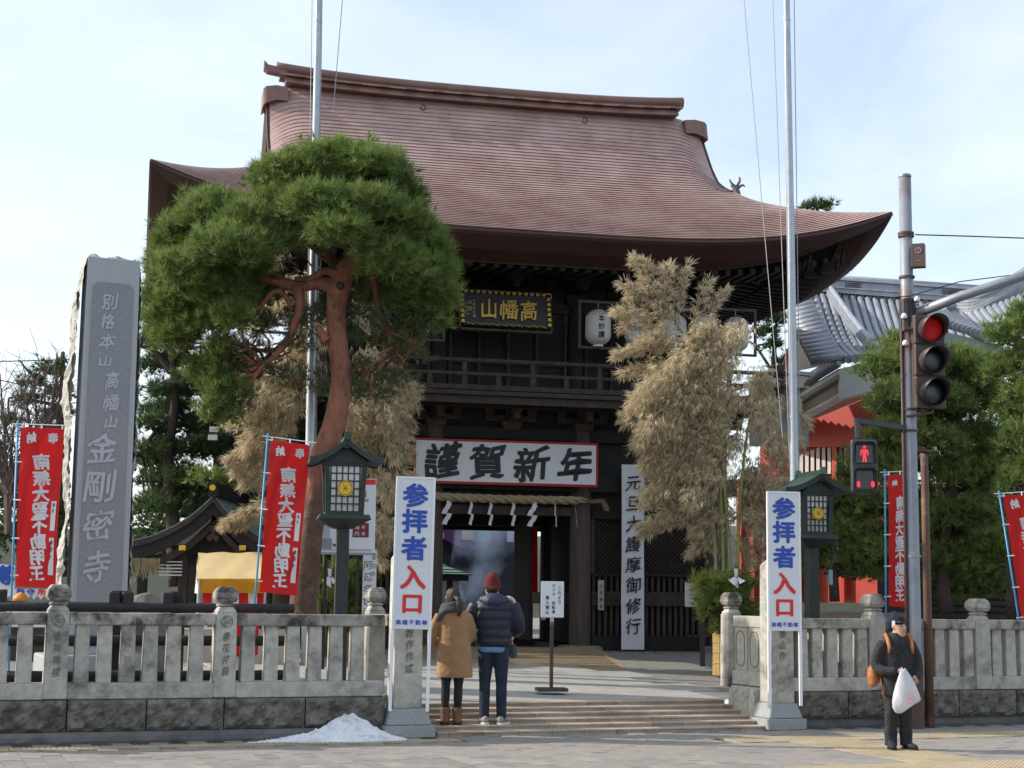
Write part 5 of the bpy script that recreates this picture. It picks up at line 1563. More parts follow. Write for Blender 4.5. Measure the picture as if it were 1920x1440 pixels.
# bare trees at the far left
def bare_tree(label, D, base, tips, r, zb=.5):
    b0 = at(base[0], base[1], D)
    t = thing('bare_tree', label, 'bare tree', (b0.x, D, zb)); mb = MB()
    for tp_ in tips:
        mid = ((base[0] * .55 + tp_[0] * .45) + random.uniform(-5, 5), base[1] * .45 + tp_[1] * .55)
        pts = limb(mb, [base, (base[0] + (tp_[0] - base[0]) * .15, base[1] - (base[1] - tp_[1]) * .35), mid, tp_], D, r, .012, 5, .02)
        for k in range(4, len(pts) - 1, 1):
            for _ in range(2):
                dd = (pts[k + 1] - pts[k]).normalized() + Vector((random.uniform(-.8, .8), random.uniform(-.6, .6), random.uniform(-.1, .7)))
                crooked(mb, pts[k], dd, random.uniform(.5, .9), .013, 1, 4)
    rel(mb.obj('branches', TWIG, t), t)
    return t
bare_tree('pale leafless tree with fan of fine twigs left of the monument', 33, (80, 940), [(60, 700), (85, 690), (110, 690), (100, 720), (45, 730), (125, 740), (25, 780)], .07)
bare_tree('leafless brown tree at the left picture edge', 31, (15, 1000), [(0, 700), (30, 760), (-20, 740), (50, 800), (10, 790), (-10, 830), (30, 850)], .06)

# ---------- dry bamboo decorations
def sprays(defs, D, L=.13, W=.012, dens=3.2):
    """each spray: (x0,y0,x1,y1,radius px, leaves, dD)"""
    Ps, Ts = [], []
    for (x0, y0, x1, y1, rp, n, dd) in defs:
        n = int(n * dens)
        a = np.array(at(x0, y0, D + dd)); b = np.array(at(x1, y1, D + dd)); rr = rp * D / F
        q = rng.random(n)
        # leaves in little fans of 5
        nf = max(1, n // 5); qf = rng.random(nf) ** .85; off = rng.normal(0, 1, (nf, 3)) * rr * .42
        taper = (1 - .55 * qf)[:, None]
        pf = a + (b - a) * qf[:, None] + off * taper
        pf[:, 2] += np.sin(qf * math.pi) * rr * .35
        ax = unit(unit(b - a) * .8 + unit(off + 1e-5) * .55 + np.array([0, 0, -.45]) + rng.normal(0, .25, (nf, 3)))
        K = 5
        dirs = unit(ax[:, None, :] + rng.normal(0, .38, (nf, K, 3)))
        Ln = L * (.6 + .7 * rng.random((nf, K, 1)))
        base = pf[:, None, :] + rng.normal(0, .01, (nf, K, 3))
        side = unit(np.cross(dirs, rng.normal(size=(nf, K, 3)))) * W * .5
        tri = np.stack([base, base + dirs * Ln * .4 - side, base + dirs * Ln, base + dirs * Ln * .4 + side], 2)
        Ps.append(tri.reshape(-1, 4, 3)); Ts.append(np.repeat(np.clip(rng.random(nf) * .6 + .2, 0, 1), K) + rng.random(nf * K) * .2)
    return np.concatenate(Ps), np.clip(np.concatenate(Ts), 0, 1)
def bamboo(label, D, culms, defs, zb):
    b0 = at(culms[0][0][0], culms[0][0][1], D)
    t = thing('bamboo_decoration', label, 'bamboo', (b0.x, D, zb)); lc = np.array(t.location)
    for c in culms:
        mb = MB(); pts = limb(mb, c, D + random.uniform(-.1, .1), .034, .012, 8)
        for p in pts[::2]: mb.tube([p - Vector((0, 0, .008)), p + Vector((0, 0, .008))], .038, 8)
        rel(mb.obj('culm', BAMB_STEM, t, smooth=True), t)
    tw = MB()
    for d in defs:
        a, b = at(d[0], d[1], D + d[6]), at(d[2], d[3], D + d[6])
        twigs(tw, a, [b], .009, .03, 4)
        for _ in range(3): twigs(tw, a.lerp(b, random.uniform(.2, .8)), [a.lerp(b, random.random()) + Vector((random.uniform(-.15, .15), random.uniform(-.15, .15), random.uniform(-.2, .1)))], .005, .02, 3)
    tag(rel(tw.obj('twigs', TWIG, t), t), kind='stuff')
    P_, T_ = sprays(defs, D)
    tri_mesh('leaves', P_ - lc, T_, BAMB, t, 4)
    return t
RB = [(1235, 570, 1185, 480, 14, 260, 0), (1228, 540, 1175, 560, 18, 240, 0), (1225, 530, 1205, 490, 16, 240, 0), (1235, 570, 1160, 530, 14, 220, 0), (1240, 600, 1260, 490, 16, 260, 0), (1245, 590, 1245, 500, 14, 180, .1), (1265, 610, 1290, 492, 13, 300, 0), (1298, 612, 1330, 522, 13, 260, 0), (1325, 590, 1362, 545, 11, 180, 0),
      (1260, 600, 1150, 585, 20, 420, 0), (1250, 620, 1165, 610, 22, 380, .1), (1260, 650, 1148, 668, 18, 420, 0), (1280, 640, 1200, 640, 26, 480, -.1), (1270, 690, 1165, 700, 20, 420, 0)]
RB = [d[:5] + (d[5] * .62, d[6]) for d in RB]
for (x, y, r_, n_) in [(1330, 640, 46, 900), (1380, 640, 40, 700), (1290, 690, 52, 1300), (1350, 700, 60, 1300), (1240, 730, 50, 1300), (1210, 760, 42, 900), (1300, 770, 66, 1700), (1370, 770, 64, 1300), (1230, 810, 46, 900), (1415, 720, 38, 450), (1425, 780, 42, 500),
                    (1290, 840, 66, 1500), (1370, 850, 66, 1300), (1440, 850, 46, 700), (1230, 860, 36, 600), (1260, 900, 54, 900), (1330, 920, 60, 1000), (1400, 910, 56, 800), (1450, 920, 34, 400), (1470, 830, 30, 160), (1485, 790, 24, 110), (1465, 760, 26, 160)]:
    for k in range(3):
        a = random.uniform(-.5, .5); 
        RB.append((x + 12 + random.uniform(-10, 10), y - r_ * .5, x - r_ * random.uniform(.3, 1.0) + (40 if x > 1380 else 0), y + r_ * random.uniform(.2, .8), r_ * .75, n_ * .33, random.uniform(-.5, .6)))
RB += [(1330, 940, 1200, 990, 20, 600, 0), (1320, 965, 1200, 1000, 18, 400, .1), (1290, 925, 1215, 940, 20, 420, 0), (1380, 960, 1300, 1000, 26, 500, 0), (1400, 960, 1430, 1010, 26, 400, 0), (1360, 1000, 1290, 1040, 16, 220, .1), (1390, 1010, 1410, 1060, 18, 200, .2), (1350, 900, 1330, 1020, 50, 900, .2), (1420, 880, 1440, 990, 44, 700, .3), (1290, 880, 1250, 960, 40, 600, .1), (1470, 860, 1480, 930, 30, 300, .3), (1420, 980, 1440, 1050, 26, 240, .3)]
bamboo('tall dry golden bamboo spray in front of the right half of the gate', 25.3,
       [[(1372, 1240), (1368, 1000), (1345, 800), (1290, 640), (1240, 560), (1200, 500)], [(1360, 1240), (1355, 980), (1340, 760), (1350, 620)], [(1385, 1240), (1382, 1000), (1400, 800), (1430, 700)], [(1345, 1240), (1342, 1020), (1330, 900)]], RB, .45)
LB = []
for (x, y, r_, n_) in [(560, 560, 50, 800), (500, 600, 44, 700), (600, 640, 50, 900), (560, 700, 60, 1100), (680, 600, 46, 700), (480, 760, 44, 700), (540, 780, 60, 1000), (690, 700, 54, 800), (740, 740, 40, 500), (700, 790, 56, 1000), (480, 700, 40, 500), (520, 480, 36, 300),
                    (660, 850, 50, 800), (730, 850, 40, 600), (700, 920, 44, 600), (740, 900, 30, 300), (480, 830, 40, 500), (690, 990, 40, 500), (650, 780, 50, 700), (730, 800, 36, 500)]:
    for k in range(3):
        LB.append((x + 14 + random.uniform(-10, 10), y - r_ * .5, x - r_ * random.uniform(.2, 1.0) + (50 if x > 640 else 0), y + r_ * random.uniform(.2, .8), r_ * .75, n_ * .33, random.uniform(-.4, .6)))
LB += [(520, 790, 428, 795, 16, 420, 0), (520, 850, 425, 862, 18, 600, 0), (510, 870, 440, 885, 18, 400, 0), (500, 900, 455, 910, 16, 300, .1), (530, 940, 418, 985, 18, 620, 0), (520, 960, 440, 990, 16, 360, .1), (500, 750, 440, 770, 16, 300, 0), (650, 920, 700, 1010, 24, 500, 0), (690, 1000, 720, 1060, 20, 300, .1)]
bamboo('dry golden bamboo spray behind the pine trunk, left half of the gate', 26.2, [[(610, 1230), (608, 1000), (590, 800), (560, 640), (520, 520)], [(622, 1230), (625, 980), (650, 800), (690, 640)], [(600, 1230), (596, 1050), (560, 900), (500, 860)]], LB, .5)
# pine dressed bases wrapped in straw
def kado(label, px, D, y0, y1, ys, ye, rx):
    b = at(px, y1, D); t = thing('new_year_pine_decoration', label, 'new year decoration', (b.x, D, .45)); lc = np.array(t.location)
    pads_ = [px_pad(px + dx, y, rx * k, ry, D + dd, dz=.35) for dx, y, k, ry, dd in ((-20, ys + 25, .7, 26, -.1), (15, ys + 22, .7, 26, .1), (0, ys + 55, .9, 30, -.1), (-25, ys + 70, .6, 24, 0), (25, ys + 75, .6, 24, 0), (0, ys + 95, .5, 24, 0))]
    P_, T_ = needles(pads_, 130, 16, .14, .011, up=.1, spread=.9); tri_mesh('pine_sprays', P_ - lc, T_, SHRUB, t, 3)
    z1 = at(px, y0, D).z - .45; r_ = .185 if px > 1000 else .16
    mb = MB()
    for k in range(46):
        a = 2 * math.pi * k / 46
        rr = r_ * random.uniform(.96, 1.03)
        mb.tube([(rr * math.cos(a) * 1.04, rr * math.sin(a) * 1.04, 0), (rr * math.cos(a), rr * math.sin(a), z1 * .5), (rr * math.cos(a) * 1.02, rr * math.sin(a) * 1.02, z1 + random.uniform(-.02, .03))], .016, 4)
    mb.obj('straw_wrap', STRAW, t)
    for q in (.28, .55, .8):
        MB().tube([((r_ + .016) * math.cos(a), (r_ + .016) * math.sin(a), z1 * q + .01 * math.sin(a * 2)) for a in [i * math.pi / 10 for i in range(21)]], .011, 5).obj('cord', ROPE, t)
    MB().cyl(0, 0, 0, z1 * .97, r_ * .95, n=16).obj('core', STRAW, t)
    return t
kado('straw wrapped new year pine decoration at the foot of the right bamboo', 1362, 24.6, 1190, 1275, 1080, 1180, 62)
kado('new year pine decoration at the foot of the left bamboo beside the lantern post', 655, 25.6, 1190, 1275, 1060, 1160, 52)

# ================================================================== RIGHT HALL WITH TILED ROOF
TILE = mat('grey_roof_tile', (.30, .325, .37), (.22, .24, .28), .38, 6, spec=.7, rand=.12, bump=.1)
TILE_DK = mat('dark_tile_bed', (.085, .090, .105), (.06, .065, .075), .5, 8)
PLASTER = mat('hall_plaster', (.50, .46, .40), (.44, .41, .36), .8, 4)
PINKISH = mat('vermilion_gable_board', (.72, .17, .09), (.62, .13, .07), .6, 3)
EAVE_WHITE = mat('white_eave_plaster', (.68, .70, .69), (.60, .62, .62), .7, 4)
hall = thing('temple_hall', 'vermilion temple hall with grey round-tiled roof behind the pines at the right', 'temple hall', (7.0, 31.0, .6))
HO = hall.location.copy()
def hp(px, py, D): return at(px, py, D) - HO
def bil(c, u, v):  # c = TL, TR, BR, BL
    return c[0].lerp(c[1], u).lerp(c[3].lerp(c[2], u), v)
def tiled(corners, ncol, sag, name='roof_tile_row', rad=.075, flats=True):
    def Pq(u, v):
        p = bil(corners, u, v); return p - Vector((0, 0, 1)) * sag * math.sin(math.pi * v)
    n_ = 14
    vs = [Pq(i / ncol, j / n_) for j in range(n_ + 1) for i in range(ncol + 1)]
    MB().add(vs, [(j * (ncol + 1) + i, (j + 1) * (ncol + 1) + i, (j + 1) * (ncol + 1) + i + 1, j * (ncol + 1) + i + 1) for j in range(n_) for i in range(ncol)]).obj('roof_bed', TILE_DK, hall)
    for i in range(ncol + 1):
        mb = MB(); u = i / ncol
        pts = [Pq(u, v / 16) + Vector((0, 0, .045)) for v in range(17)]
        mb.tube(pts, [rad * (1.0 if k % 2 else .94) for k in range(17)], 8)
        o = mb.obj(name, TILE, hall, smooth=True)
        e = pts[-1]; d = (pts[-1] - pts[-2]).normalized()
        MB().tube([e - d * .01, e + d * .05], rad * 1.25, 12).obj('tile_end', TILE, hall, smooth=False)
    # flat tile steps between rows
    st = MB()
    for i in range(ncol):
        for k in range(22):
            v = (k + .5) / 22.5
            a, b = Pq((i + .2) / ncol, v), Pq((i + .8) / ncol, v); c, d = Pq((i + .8) / ncol, v + .045), Pq((i + .2) / ncol, v + .045)
            up = Vector((0, 0, .012)); up2 = Vector((0, 0, .045))
            st.add([a + up, b + up, c + up2, d + up2, c - up, d - up], [(0, 3, 2, 1), (3, 5, 4, 2)])
    tag(st.obj('flat_tiles', TILE, hall), kind='stuff')
# main slope
c_main = [hp(1512, 548, 37), hp(1800, 578, 36), hp(1840, 655, 31.5), hp(1578, 678, 33)]
tiled(c_main, 20, .35)
# ridge wall of the hall
rw_ = MB()
a, b = hp(1498, 540, 37.1), hp(1850, 566, 36)
for (z0, z1, w) in ((-.10, .0, .28), (.005, .035, .31), (.04, .20, .22), (.205, .235, .28), (.24, .28, .2)):
    vs = [p + Vector((0, y, z)) for z in (z0, z1) for y in (-w, w) for p in (a, b)]
    rw_.add(vs, [(0, 2, 3, 1), (4, 5, 7, 6), (0, 1, 5, 4), (2, 6, 7, 3), (0, 4, 6, 2), (1, 3, 7, 5)])
rw_.obj('main_ridge', TILE, hall)
MB().tube([a + Vector((0, 0, .32)), b + Vector((0, 0, .32))], .06, 8).obj('ridge_cap', TILE, hall, smooth=True)
for x in (1605, 1786):
    q = a.lerp(b, (x - 1498) / 352.)
    for k in range(3): MB().box(-.28, .28, -.25, -.22, .06 + k * .045, .08 + k * .045).obj('ridge_mark', TILE_DK, hall, loc=q)
# descending ridge, left part of the slope
def desc(pts, r, nm='descending_ridge', layers=4):
    P_ = [hp(*p) for p in pts]; out = []
    for i in range(len(P_) - 1):
        for k in range(5):
            t = k / 5; p0 = P_[max(0, i - 1)]; p1 = P_[i]; p2 = P_[i + 1]; p3 = P_[min(len(P_) - 1, i + 2)]
            out.append(.5 * ((2 * p1) + (p2 - p0) * t + (2 * p0 - 5 * p1 + 4 * p2 - p3) * t * t + (3 * p1 - p0 - 3 * p2 + p3) * t ** 3))
    out.append(P_[-1])
    for k in range(layers):
        rs = []
        w = r * (1.25 - .1 * k)
        for p in out:
            s_ = Vector((w, 0, 0)); z0 = Vector((0, -.02, k * r * .62)); z1 = Vector((0, -.02, (k + .86) * r * .62))
            rs.append([p - s_ + z0, p + s_ + z0, p + s_ * .97 + z1, p - s_ * .97 + z1])
        MB().rings(rs).obj('ridge_layer', TILE, hall)
    MB().tube([p + Vector((0, -.02, layers * r * .62 + r * .3)) for p in out], r * .75, 8).obj(nm, TILE, hall, smooth=True)
    MB().lathe([(r * 1.5, 0), (r * 1.5, r * 1.4), (r * 1.1, r * 2.6), (r * .5, r * 3.2)], 10, *out[-1]).obj('ridge_end_tile', TILE, hall, smooth=True)
desc([(1556, 552, 36.8), (1582, 590, 35.2), (1608, 625, 34), (1634, 655, 33)], .085, layers=3)
# verge with stacked tile ends beside the gable
for k in range(17):
    v = k / 16; p = hp(1500 + 62 * v ** 1.15, 552 + 122 * v, 37 - 4 * v)
    MB().tube([p + Vector((-.42, .2, -.02)), p + Vector((.18, -.1, .06))], .095, 8).obj('verge_tile', TILE, hall, smooth=True)
# gable triangle (left end)
ga = [hp(1500, 596, 36.2), hp(1552, 684, 34.2), hp(1466, 702, 35.4)]
MB().add(ga, [(0, 1, 2)]).obj('gable_wall', PLASTER, hall)
def strip(p, q, w, th, m, nm):
    d = (q - p).normalized(); s_ = Vector((0, 0, 1)).cross(d).normalized() * th; n_ = Vector((0, -.04, 0))
    u_ = Vector((0, 0, w))
    vs = [p + n_, q + n_, q + n_ - u_, p + n_ - u_, p - n_, q - n_, q - n_ - u_, p - n_ - u_]
    return MB().add(vs, [(0, 3, 2, 1), (4, 5, 6, 7), (0, 1, 5, 4), (3, 7, 6, 2), (0, 4, 7, 3), (1, 2, 6, 5)]).obj(nm, m, hall)
strip(hp(1500, 578, 36.1), hp(1553, 683, 34.1), .20, .1, PINKISH, 'bargeboard')
strip(hp(1500, 578, 36.1), hp(1462, 702, 35.3), .20, .1, PINKISH, 'bargeboard')
MB().lathe([(.02, 0), (.16, .12), (.22, .3), (.16, .5), (.24, .66), (.10, .85)], 10, *(hp(1503, 655, 35.8)), sq=.25).obj('gable_pendant', PINKISH, hall, smooth=True)
# lower ridge running left of the gable
lr = MB(); a, b = hp(1438, 702, 36), hp(1530, 712, 34.6)
for (z0, z1, w) in ((-.25, -.0, .3), (.02, .10, .34)):
    vs = [p + Vector((0, y, z)) for z in (z0, z1) for y in (-w, w) for p in (a, b)]
    lr.add(vs, [(0, 2, 3, 1), (4, 5, 7, 6), (0, 1, 5, 4), (2, 6, 7, 3), (0, 4, 6, 2), (1, 3, 7, 5)])
lr.obj('lower_ridge', TILE, hall)
MB().box(-.9, .4, -.1, .1, -1.5, -.22).obj('side_wall', mat('bluish_wall', (.42, .45, .48), (.36, .39, .42), .7, 3), hall, loc=hp(1480, 712, 35.5))
# left eave edge: tile ends seen from below, running down-left from the corner
ec, el = hp(1572, 686, 32.9), hp(1432, 772, 37.5)
nrow = 34
for k in range(nrow):
    q = k / (nrow - 1); p = ec.lerp(el, q)
    MB().tube([p + Vector((.10, .5, .26)), p + Vector((-.02, -.08, .0))], .062, 8).obj('eave_tile', TILE, hall, smooth=True)
def slab_strip(p, q, dn, out_, m, nm):
    vs = [p, q, q + dn, p + dn]; vs += [v + out_ for v in vs]
    return MB().add(vs, [(0, 1, 2, 3), (7, 6, 5, 4), (0, 4, 5, 1), (3, 2, 6, 7), (0, 3, 7, 4), (1, 5, 6, 2)]).obj(nm, m, hall)
slab_strip(ec + Vector((0, 0, -.06)), el + Vector((0, 0, -.06)), Vector((0, 0, -.20)), Vector((.25, .3, 0)), mat('grey_eave_board', (.30, .28, .27), (.25, .235, .23), .7, 5), 'eave_board')
slab_strip(ec + Vector((0, -.03, -.10)), el + Vector((0, -.03, -.10)), Vector((0, 0, -.07)), Vector((.25, .3, 0)), EAVE_WHITE, 'eave_white_edge')
slab_strip(ec + Vector((.15, .1, -.46)), el + Vector((.15, .1, -.46)), Vector((0, 0, -.08)), Vector((.25, .3, 0)), EAVE_WHITE, 'eave_white_edge')
slab_strip(ec + Vector((.12, .15, -.26)), el + Vector((.12, .15, -.26)), Vector((0, 0, -.22)), Vector((.25, .3, 0)), mat('grey_eave_board', None), 'eave_board')
slab_strip(ec + Vector((.02, 0, -.06)), hp(1712, 660, 32) , Vector((0, 0, -.62)), Vector((.05, .4, 0)), EAVE_WHITE, 'eave_soffit_front')
# soffit and red walls beneath
PINK_SOF = mat('faded_pink_soffit', (.46, .30, .26), (.38, .25, .22), .8, 4)
MB().add([ec + Vector((.15, .1, -.50)), el + Vector((.15, .1, -.50)), hp(1425, 828, 38.3), hp(1625, 745, 35.0)], [(0, 1, 2, 3)]).obj('soffit', PINK_SOF, hall)
wa, wb2 = hp(1450, 815, 38.2), hp(1760, 690, 34.6)
def wall_quad(x0, x1, zt0, zt1, zb, m, nm, off=0.0, D0=38.2, D1=34.8):
    f = lambda x: D0 + (D1 - D0) * (x - 1450) / 310.
    p, q = hp(x0, zt0, f(x0) + off), hp(x1, zt1, f(x1) + off)
    r_, s_ = hp(x1, zb, f(x1) + off), hp(x0, zb, f(x0) + off)
    n_ = Vector((.03, .12, 0))
    vs = [p, q, r_, s_]; vs += [v + n_ for v in vs]
    return MB().add(vs, [(0, 3, 2, 1), (4, 5, 6, 7), (0, 1, 5, 4), (3, 7, 6, 2), (0, 4, 7, 3), (1, 2, 6, 5)]).obj(nm, m, hall)
wall_quad(1425, 1700, 805, 690, 1130, RED_PAINT, 'wall', .25)
wall_quad(1440, 1700, 822, 716, 838, RED_PAINT, 'beam', -.1)
for i, x in enumerate((1470, 1560, 1650)): wall_quad(x, x + 9, 820 - (x - 1470) * .36, 817 - (x - 1470) * .36, 1120, RED_PAINT, 'pillar', -.15)
GRID_W = mat('white_shutter_paper', (.60, .56, .54), (.52, .48, .47), .8, 30)
for k in range(20):
    x = 1478 + k * 10.5; y = 862 - (x - 1478) * .40
    o = wall_quad(x, x + 6.5, y, y - 2.5, 900 - (x - 1478) * .16, GRID_W, 'shoji_panel', -.02)
wall_quad(1380, 1500, 900, 900, 1135, mat('pale_red_wall', (.40, .14, .10), (.30, .10, .07), .8, 5), 'lower_wall', -.3)
for k in range(5): wall_quad(1385 + k * 24, 1390 + k * 24, 905, 905, 1130, RED_PAINT, 'pillar', -.45)
# right porch roof: big descending ridge and tile rows
c_por = [hp(1796, 602, 30.5), hp(2000, 520, 30), hp(2060, 600, 28.0), hp(1852, 640, 28.4)]
tiled(c_por, 18, .10, rad=.07)
desc([(1995, 500, 30.2), (1930, 534, 30.1), (1880, 562, 30.2), (1835, 584, 30.4), (1790, 584, 30.8)], .10, layers=4)
c_por2 = [hp(1690, 578, 31.5), hp(1800, 592, 30.6), hp(1852, 636, 28.5), hp(1775, 612, 29.5)]
tiled(c_por2, 9, .05, rad=.065)
slab_strip(hp(1772, 622, 29.4), hp(1880, 648, 28.4), Vector((0, 0, -.22)), Vector((0, .3, 0)), mat('green_grey_fascia', (.34, .40, .38), (.28, .33, .31), .7, 4), 'porch_fascia')
MB().add([hp(1838, 553, 34), hp(1990, 455, 34), hp(2000, 530, 33), hp(1850, 580, 33.5)], [(0, 3, 2, 1)]).obj('rear_roof', TILE, hall)

# ================================================================== LEFT: WATER PAVILION, STALLS
wp = thing('water_pavilion', 'small dark timber pavilion with curved verdigris gable roof right of the monument', 'pavilion', (at(390, 1120, 27).x, 27.0, .5))
WO = wp.location.copy()
def wpp(px, py, D): return at(px, py, D) - WO
Lc = [(245, 1015), (285, 1006), (325, 988), (358, 968), (382, 948), (401, 930)]
Rc = [(401, 930), (420, 955), (450, 985), (490, 1010), (540, 1030)]
cur = Lc + Rc[1:]
rs = []
for D_ in (26.4, 27.4, 29.8):
    rs.append([wpp(x, y, D_) - Vector((0, 0, (0 if D_ > 27 else 0))) for x, y in cur])
MB().rings([[Vector((p.x, rs[0][i].y + dy, p.z)) for i, p in enumerate(rs[0])] for dy in (0, 1.2, 3.2)], False, closed=False).obj('roof', mat('verdigris_copper', (.23, .33, .31), (.17, .25, .24), .55, 5, bump=.15), wp)
# raised seams on the roof
sm_ = MB()
for k in range(12):
    q = k / 12 * 3.2
    sm_.tube([Vector((p.x, p.y + q, p.z + .012)) for p in rs[0]], .012, 4)
sm_.obj('roof_seams', MATS['verdigris_copper'], wp)
for (dz0, dz1, dy, m) in ((-.01, -.10, -.05, WOOD_MD), (-.10, -.30, .0, WOOD_DK), (-.38, -.50, .15, WOOD_MD)):
    r1 = [p + Vector((0, dy, dz0)) for p in rs[0]]; r2 = [p + Vector((0, dy, dz1)) for p in rs[0]]; r3 = [p + Vector((0, dy + .12, dz1)) for p in rs[0]]; r4 = [p + Vector((0, dy + .12, dz0)) for p in rs[0]]
    MB().rings([[r1[i], r2[i], r3[i], r4[i]] for i in range(len(cur))]).obj('bargeboard', m, wp)
pk = wpp(401, 930, 26.4)
MB().rings([[pk + Vector((sx * .09, y, z)) for sx, z in ((-1, 0), (1, 0), (.6, .22), (-.6, .22))] for y in (-.1, 3.2)]).obj('ridge', WOOD_DK, wp)
MB().disc((pk.x, pk.z + .13), .05, pk.y - .11, pk.y - .15, 14).obj('gilt_crest', GOLD_FLAT, wp)
gb = MB()
for x in (342, 455):
    q = wpp(x, 1027, 26.4); gb.box(q.x - .055, q.x + .055, q.y - .02, q.y + .0, q.z - .04, q.z + .04)
gb.obj('gilt_fitting', GOLD_FLAT, wp)
q = wpp(399, 1005, 26.5)
MB().prism([(q.x - .08, q.z + .16), (q.x - .02, q.z + .06), (q.x - .11, q.z - .02), (q.x - .06, q.z - .10), (q.x, q.z - .04), (q.x + .06, q.z - .10), (q.x + .11, q.z - .02), (q.x + .02, q.z + .06), (q.x + .08, q.z + .16)], q.y, q.y + .05).obj('gable_pendant', WOOD_MD, wp)
for x in (268, 345, 362, 500):
    q = wpp(x, 1060, 27 if x != 362 else 29.2)
    MB().box(q.x - .075, q.x + .075, q.y - .075, q.y + .075, 0, wpp(x, 1035, 27).z).obj('pillar', WOOD_MD if x != 268 else WOOD_DK, wp, bevel=.01)
q0, q1 = wpp(262, 1045, 27), wpp(520, 1045, 27)
MB().box(q0.x, q1.x, q0.y - .06, q0.y + .06, q0.z - .12, q0.z + .05).obj('beam', WOOD_DK, wp, bevel=.01)
MB().add([rs[0][2] + Vector((0, .4, -.4)), rs[0][5] + Vector((0, .4, -.3)), rs[0][8] + Vector((0, .4, -.4))], [(0, 1, 2)]).obj('gable_panel', WOOD_DK, wp)
# straw fringe, white paddles
t = thing('straw_fringe', 'hanging straw fringe under the left eave of the water pavilion', 'straw fringe', at(270, 1050, 26.3))
mb = MB()
for k in range(110):
    x = random.uniform(-.22, .25); mb.tube([(x, random.uniform(-.03, .03), .03), (x + random.uniform(-.03, .03), random.uniform(-.03, .03), -random.uniform(.15, .36) * (1 - .4 * abs(x) / .25))], .006, 3)
mb.obj('strands', ROPE, t)
t = thing('louvre_boards', 'white horizontal boards hanging under the water pavilion', 'rack', at(320, 1068, 26.8))
for k in range(5): MB().box(-.19, .19, -.02, .02, -.10 + k * .055, -.08 + k * .055).obj('board', WHITE_POST, t)
# yellow stall
YEL = mat('yellow_canvas', (.78, .62, .33), (.72, .56, .28), .7, 3, trans=.3)
YEL2 = mat('orange_canvas', (.72, .34, .015), (.62, .28, .01), .7, 3, trans=.3)
ys_ = thing('festival_stall', 'stall with pale yellow canvas roof, orange valance and red and white striped skirt', 'stall', (at(425, 1130, 24.6).x, 24.6, .42))
YO = ys_.location.copy()
def yp(px, py, D=24.6): return at(px, py, D) - YO
def sheet(pts, m, nm, par, nu=8, nv=6, w=.012):
    vs = []
    nrm = (pts[1] - pts[0]).cross(pts[3] - pts[0]).normalized()
    for j in range(nv + 1):
        for i in range(nu + 1):
            p = pts[0].lerp(pts[1], i / nu).lerp(pts[3].lerp(pts[2], i / nu), j / nv)
            vs.append(p + nrm * w * math.sin(i * 1.7 + j * .8))
    return MB().add(vs, [(j * (nu + 1) + i, (j + 1) * (nu + 1) + i, (j + 1) * (nu + 1) + i + 1, j * (nu + 1) + i + 1) for j in range(nv) for i in range(nu)]).obj(nm, m, par, smooth=True)
sheet([yp(372, 1036, 26.2), yp(498, 1036, 26.2), yp(498, 1086), yp(368, 1086)], YEL, 'roof', ys_)
sheet([yp(368, 1085), yp(500, 1085), yp(500, 1112), yp(374, 1112)], YEL2, 'valance', ys_)
sheet([yp(372, 1036, 26.2), yp(368, 1086), yp(374, 1114), yp(366, 1112, 26.2)], WHITE_CLOTH, 'side_curtain', ys_)
for k in range(7):
    x = 380 + k * 17
    sheet([yp(x, 1112, 24.7), yp(x + 17, 1112, 24.7), yp(x + 17, 1165, 24.7), yp(x, 1165, 24.7)], RED_CLOTH if k % 2 == 0 else WHITE_CLOTH, 'striped_skirt', ys_, 2, 3)
for x in (374, 498): MB().tube([yp(x, 1036, 26.2), yp(x, 1036, 26.2) * 1 - Vector((0, 0, yp(x, 1036, 26.2).z))], .02, 6).obj('post', STEEL, ys_)
for x in (374, 498): MB().tube([yp(x, 1086), yp(x, 1086) - Vector((0, 0, yp(x, 1086).z))], .02, 6).obj('post', STEEL, ys_)
mb = MB().box(-.95, .95, -.25, .3, 0, .62); mb.obj('counter', mat('counter_board', (.45, .40, .34), (.4, .35, .3), .7, 5), ys_, loc=(0, .3, 0))
# red cloth-covered bench seen through the fence
t = thing('red_bench', 'bench draped in red cloth seen between the fence balusters below the yellow stall', 'bench', (at(462, 1200, 22.4).x, 22.4, .38))
MB().box(-.14, .14, -.2, .2, .35, 1.0).obj('red_drape', RED_CLOTH, t, bevel=.03)
MB().box(-.10, .10, -.15, .15, 0, .349).obj('base', PLASTER, t)
# blue and white stall banner at the left edge
st2 = thing('festival_stall', 'stall with white scalloped valance and blue lettering at the left picture edge', 'stall', (at(30, 1120, 24.2).x, 24.2, .42))
SO = st2.location.copy()
def s2(px, py, D=24.2): return at(px, py, D) - SO
sheet([s2(-60, 1052), s2(28, 1060), s2(28, 1104), s2(-60, 1104)], WHITE_CLOTH, 'curtain', st2)
lettering([('尊', 0, 0, .26, .30)], BLUE_INK, st2, bold=.05, M=Matrix.Translation(s2(11, 1078, 24.15)))
mb = MB(); z_ = s2(50, 1108)
n_ = 9
for k in range(n_):
    a = s2(-20 + k * 13, 1104); b = s2(-7 + k * 13, 1104); 
    mb.add([a, b, b - Vector((0, 0, .10)), (a + b) / 2 - Vector((0, 0, .16)), a - Vector((0, 0, .10))], [(0, 4, 3, 2, 1)])
mb.obj('scalloped_valance', WHITE_CLOTH, st2)
for k, c in enumerate('御守所'):
    q = s2(38 + k * 20, 1110, 24.16)
    lettering([(c, 0, 0, .12, .10)], (BLUE_INK, BLUE_INK, RED_INK)[k], st2, bold=.05, M=Matrix.Translation(q))
